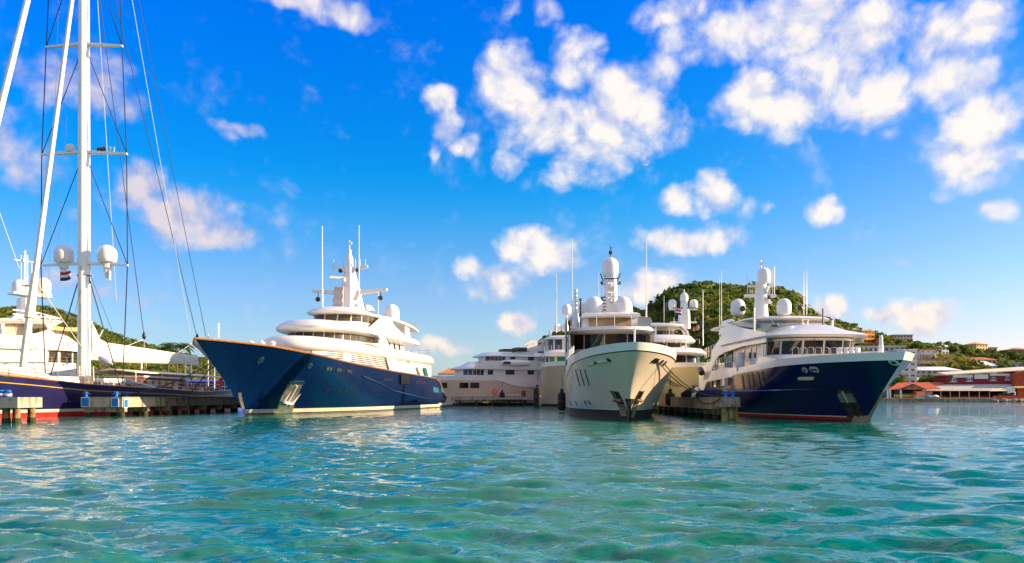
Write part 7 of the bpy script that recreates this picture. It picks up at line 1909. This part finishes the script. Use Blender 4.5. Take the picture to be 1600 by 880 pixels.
def sloop(px, Y, mh, lab, hullm, cab, rz, hl=11.0):
    p = at(px, 620, Y); t = thing('sail_boat', lab, 'sailing boat', (p.x, Y, 0), R(rz), 'small craft moored behind the left pier')
    mb = MB(); rings = []
    for x, w, z in ((-hl / 2, .9, 1.2), (-hl * .25, 1.6, 1.1), (0, 1.75, 1.15), (hl * .25, 1.3, 1.25), (hl * .42, .6, 1.4), (hl / 2, .06, 1.55)):
        rings.append([(x, -w, z), (x, -w * .85, .2), (x, 0, -.5), (x, w * .85, .2), (x, w, z)])
    mb.loft(rings); mb.build('hull', hullm, t)
    mb = MB(); rect_loft(mb, [(-.3, 0, 1.05, 5.0, 2.1), (-.3, 0, 1.95, 4.4, 1.7)]); c = mb.build('cabin', cab, t)
    for k in range(3):
        for sg in (1, -1): mb = MB(); mb.box((-1.6 + k * 1.4, sg * .98, 1.6), (.9, .16, .35)); mb.build('window', glass, c)
    if mh:
        mb = MB(); mb.tube([(.8, 0, 1.2), (.8, 0, mh)], [.1, .06], 6); m = mb.build('mast', mastw, t)
        mb = MB(); mb.bar((.8, 0, 2.9), (-4.0, 0, 2.9), .22, 8); mb.build('boom', navyc, t)
        for q in ((hl / 2, 0, 1.5), (-hl / 2, 0, 1.3), (.7, 1.6, 1.1), (.7, -1.6, 1.1)): mb = MB(); mb.tube([(.8, 0, mh - .2), q], .025, 4); mb.build('stay', wire, t)
    mb = MB(); mb.loft([[(-4.6, -1.4, z), (-1.2, -1.4, z), (-1.2, 1.4, z), (-4.6, 1.4, z)] for z in (2.7, 2.8)]); mb.build('sun_shade', whitec, t)
    for x, yy in ((-4.5, -1.3), (-4.5, 1.3), (-1.3, -1.3), (-1.3, 1.3)): mb = MB(); mb.bar((x, yy, 1.1), (x, yy, 2.7), .035, 5); mb.build('shade_pole', stainless, t)
sloop(318, 128, 0, 'small motor cruiser with brown cabin and pale shade behind the left pier', whitec, mahog, 95)
sloop(334, 150, 13, 'small sloop with bare mast beside the blue bow', whitec, P_white, 100)
sloop(322, 165, 15, 'sloop with tall thin mast in front of the blue shed', navyc, P_white, 80)
sloop(349, 140, 0, 'white launch half hidden behind the blue bow', whitec, P_white, 88)
tt = at(341, 620, 126); t = thing('red_flag', 'dark red flag drooping on its staff beside the small cruiser', 'flag', (tt.x, 126, 1.9))
mb = MB(); mb.bar((0, 0, -1), (.9, 0, 3.3), .04); mb.build('staff', teak, t)
mb = MB()
for k in range(2): mb.loft([[(.85 - .05 * k, .03 * k, 3.1), (.1, .1 + .03 * k, 2.9 - .2 * k)], [(.55, .05, 1.9), (-.5, .15, 1.5)], [(.2, 0, .8), (-.9, .12, .5)]], caps=False, closed=False)
mb.build('cloth', redc, t)
# flags, ornaments and a gull
def flag(px, py, Y, w, h, lab, sag=.5):
    p = at(px, py, Y); t = thing('flag', lab, 'flag', p)
    for nm, m, a, b in (('red_stripe', redc, .66, 1), ('white_stripe', whitec, .33, .66), ('blue_stripe', navyc, 0, .33)):
        mb = MB(); top = []; bot = []
        for k in range(8):
            s = k / 7; y_ = .12 * w * math.sin(s * 5); dz = -sag * h * s * s
            top.append((s * w, y_, h * b + dz)); bot.append((s * w, y_ + .02, h * a + dz))
        mb.loft([bot, top], caps=False, closed=False); o = mb.build(nm, m, t); md = o.modifiers.new('cloth', 'SOLIDIFY'); md.thickness = .02
    mb = MB(); mb.bar((0, 0, -.3), (0, 0, h + 1.2), .015, 4); mb.build('halyard', wirew, t)
flag(94, 439, 86.2, 1.2, .95, 'red white and blue flag blowing under the left radome of the tall mast', -.15)
flag(1054.5, 491.5, 119, .95, .8, 'small red white and blue flag under the left dome of the cream yacht', .2)
flag(891, 515, 166, 1.0, 1.0, 'small dark red flag by the domes of the half hidden white yacht', .3)
p = at(162, 566, 85); t = thing('rolled_flag', 'pale grey violet furled flag bundle under the boom next to the mast', 'flag', p)
mb = MB(); mb.tube([(-.5, 0, .55), (-.1, .05, .3), (.5, 0, -.05), (.95, .05, -.25)], [.16, .34, .3, .1], 9); mb.build('cloth', pmat('lilac_cloth', (0.42, 0.42, 0.56), .8, var=.3, vscale=3), t)
p = at(1007.5, 258, 90); t = thing('gull', 'small white seabird gliding with dark wing tips under the big cloud', 'bird', p, R(20))
mb = MB(); mb.tube([(-.32, 0, 0), (-.18, 0, .02), (.05, 0, .03), (.22, 0, .05), (.3, 0, .05), (.36, 0, .03)], [.02, .06, .075, .045, .04, .008], 8); b = mb.build('body', whitec, t)
for sg in (1, -1):
    mb = MB(); mb.loft([[(.12, sg * .04, .05), (-.08, sg * .04, .05), (-.08, sg * .04, .035), (.12, sg * .04, .035)], [(.14, sg * .3, .16), (-.04, sg * .3, .16), (-.04, sg * .3, .15), (.14, sg * .3, .15)], [(.02, sg * .5, .12), (-.06, sg * .5, .12), (-.06, sg * .5, .115), (.02, sg * .5, .115)]]); w = mb.build('wing', whitec, t)
    mb = MB(); mb.loft([[(.025, sg * .49, .124), (-.065, sg * .49, .124), (-.065, sg * .49, .112), (.025, sg * .49, .112)], [(-.08, sg * .68, .07), (-.1, sg * .68, .07), (-.1, sg * .68, .065), (-.08, sg * .68, .065)]]); mb.build('wing_tip', blackp, w)
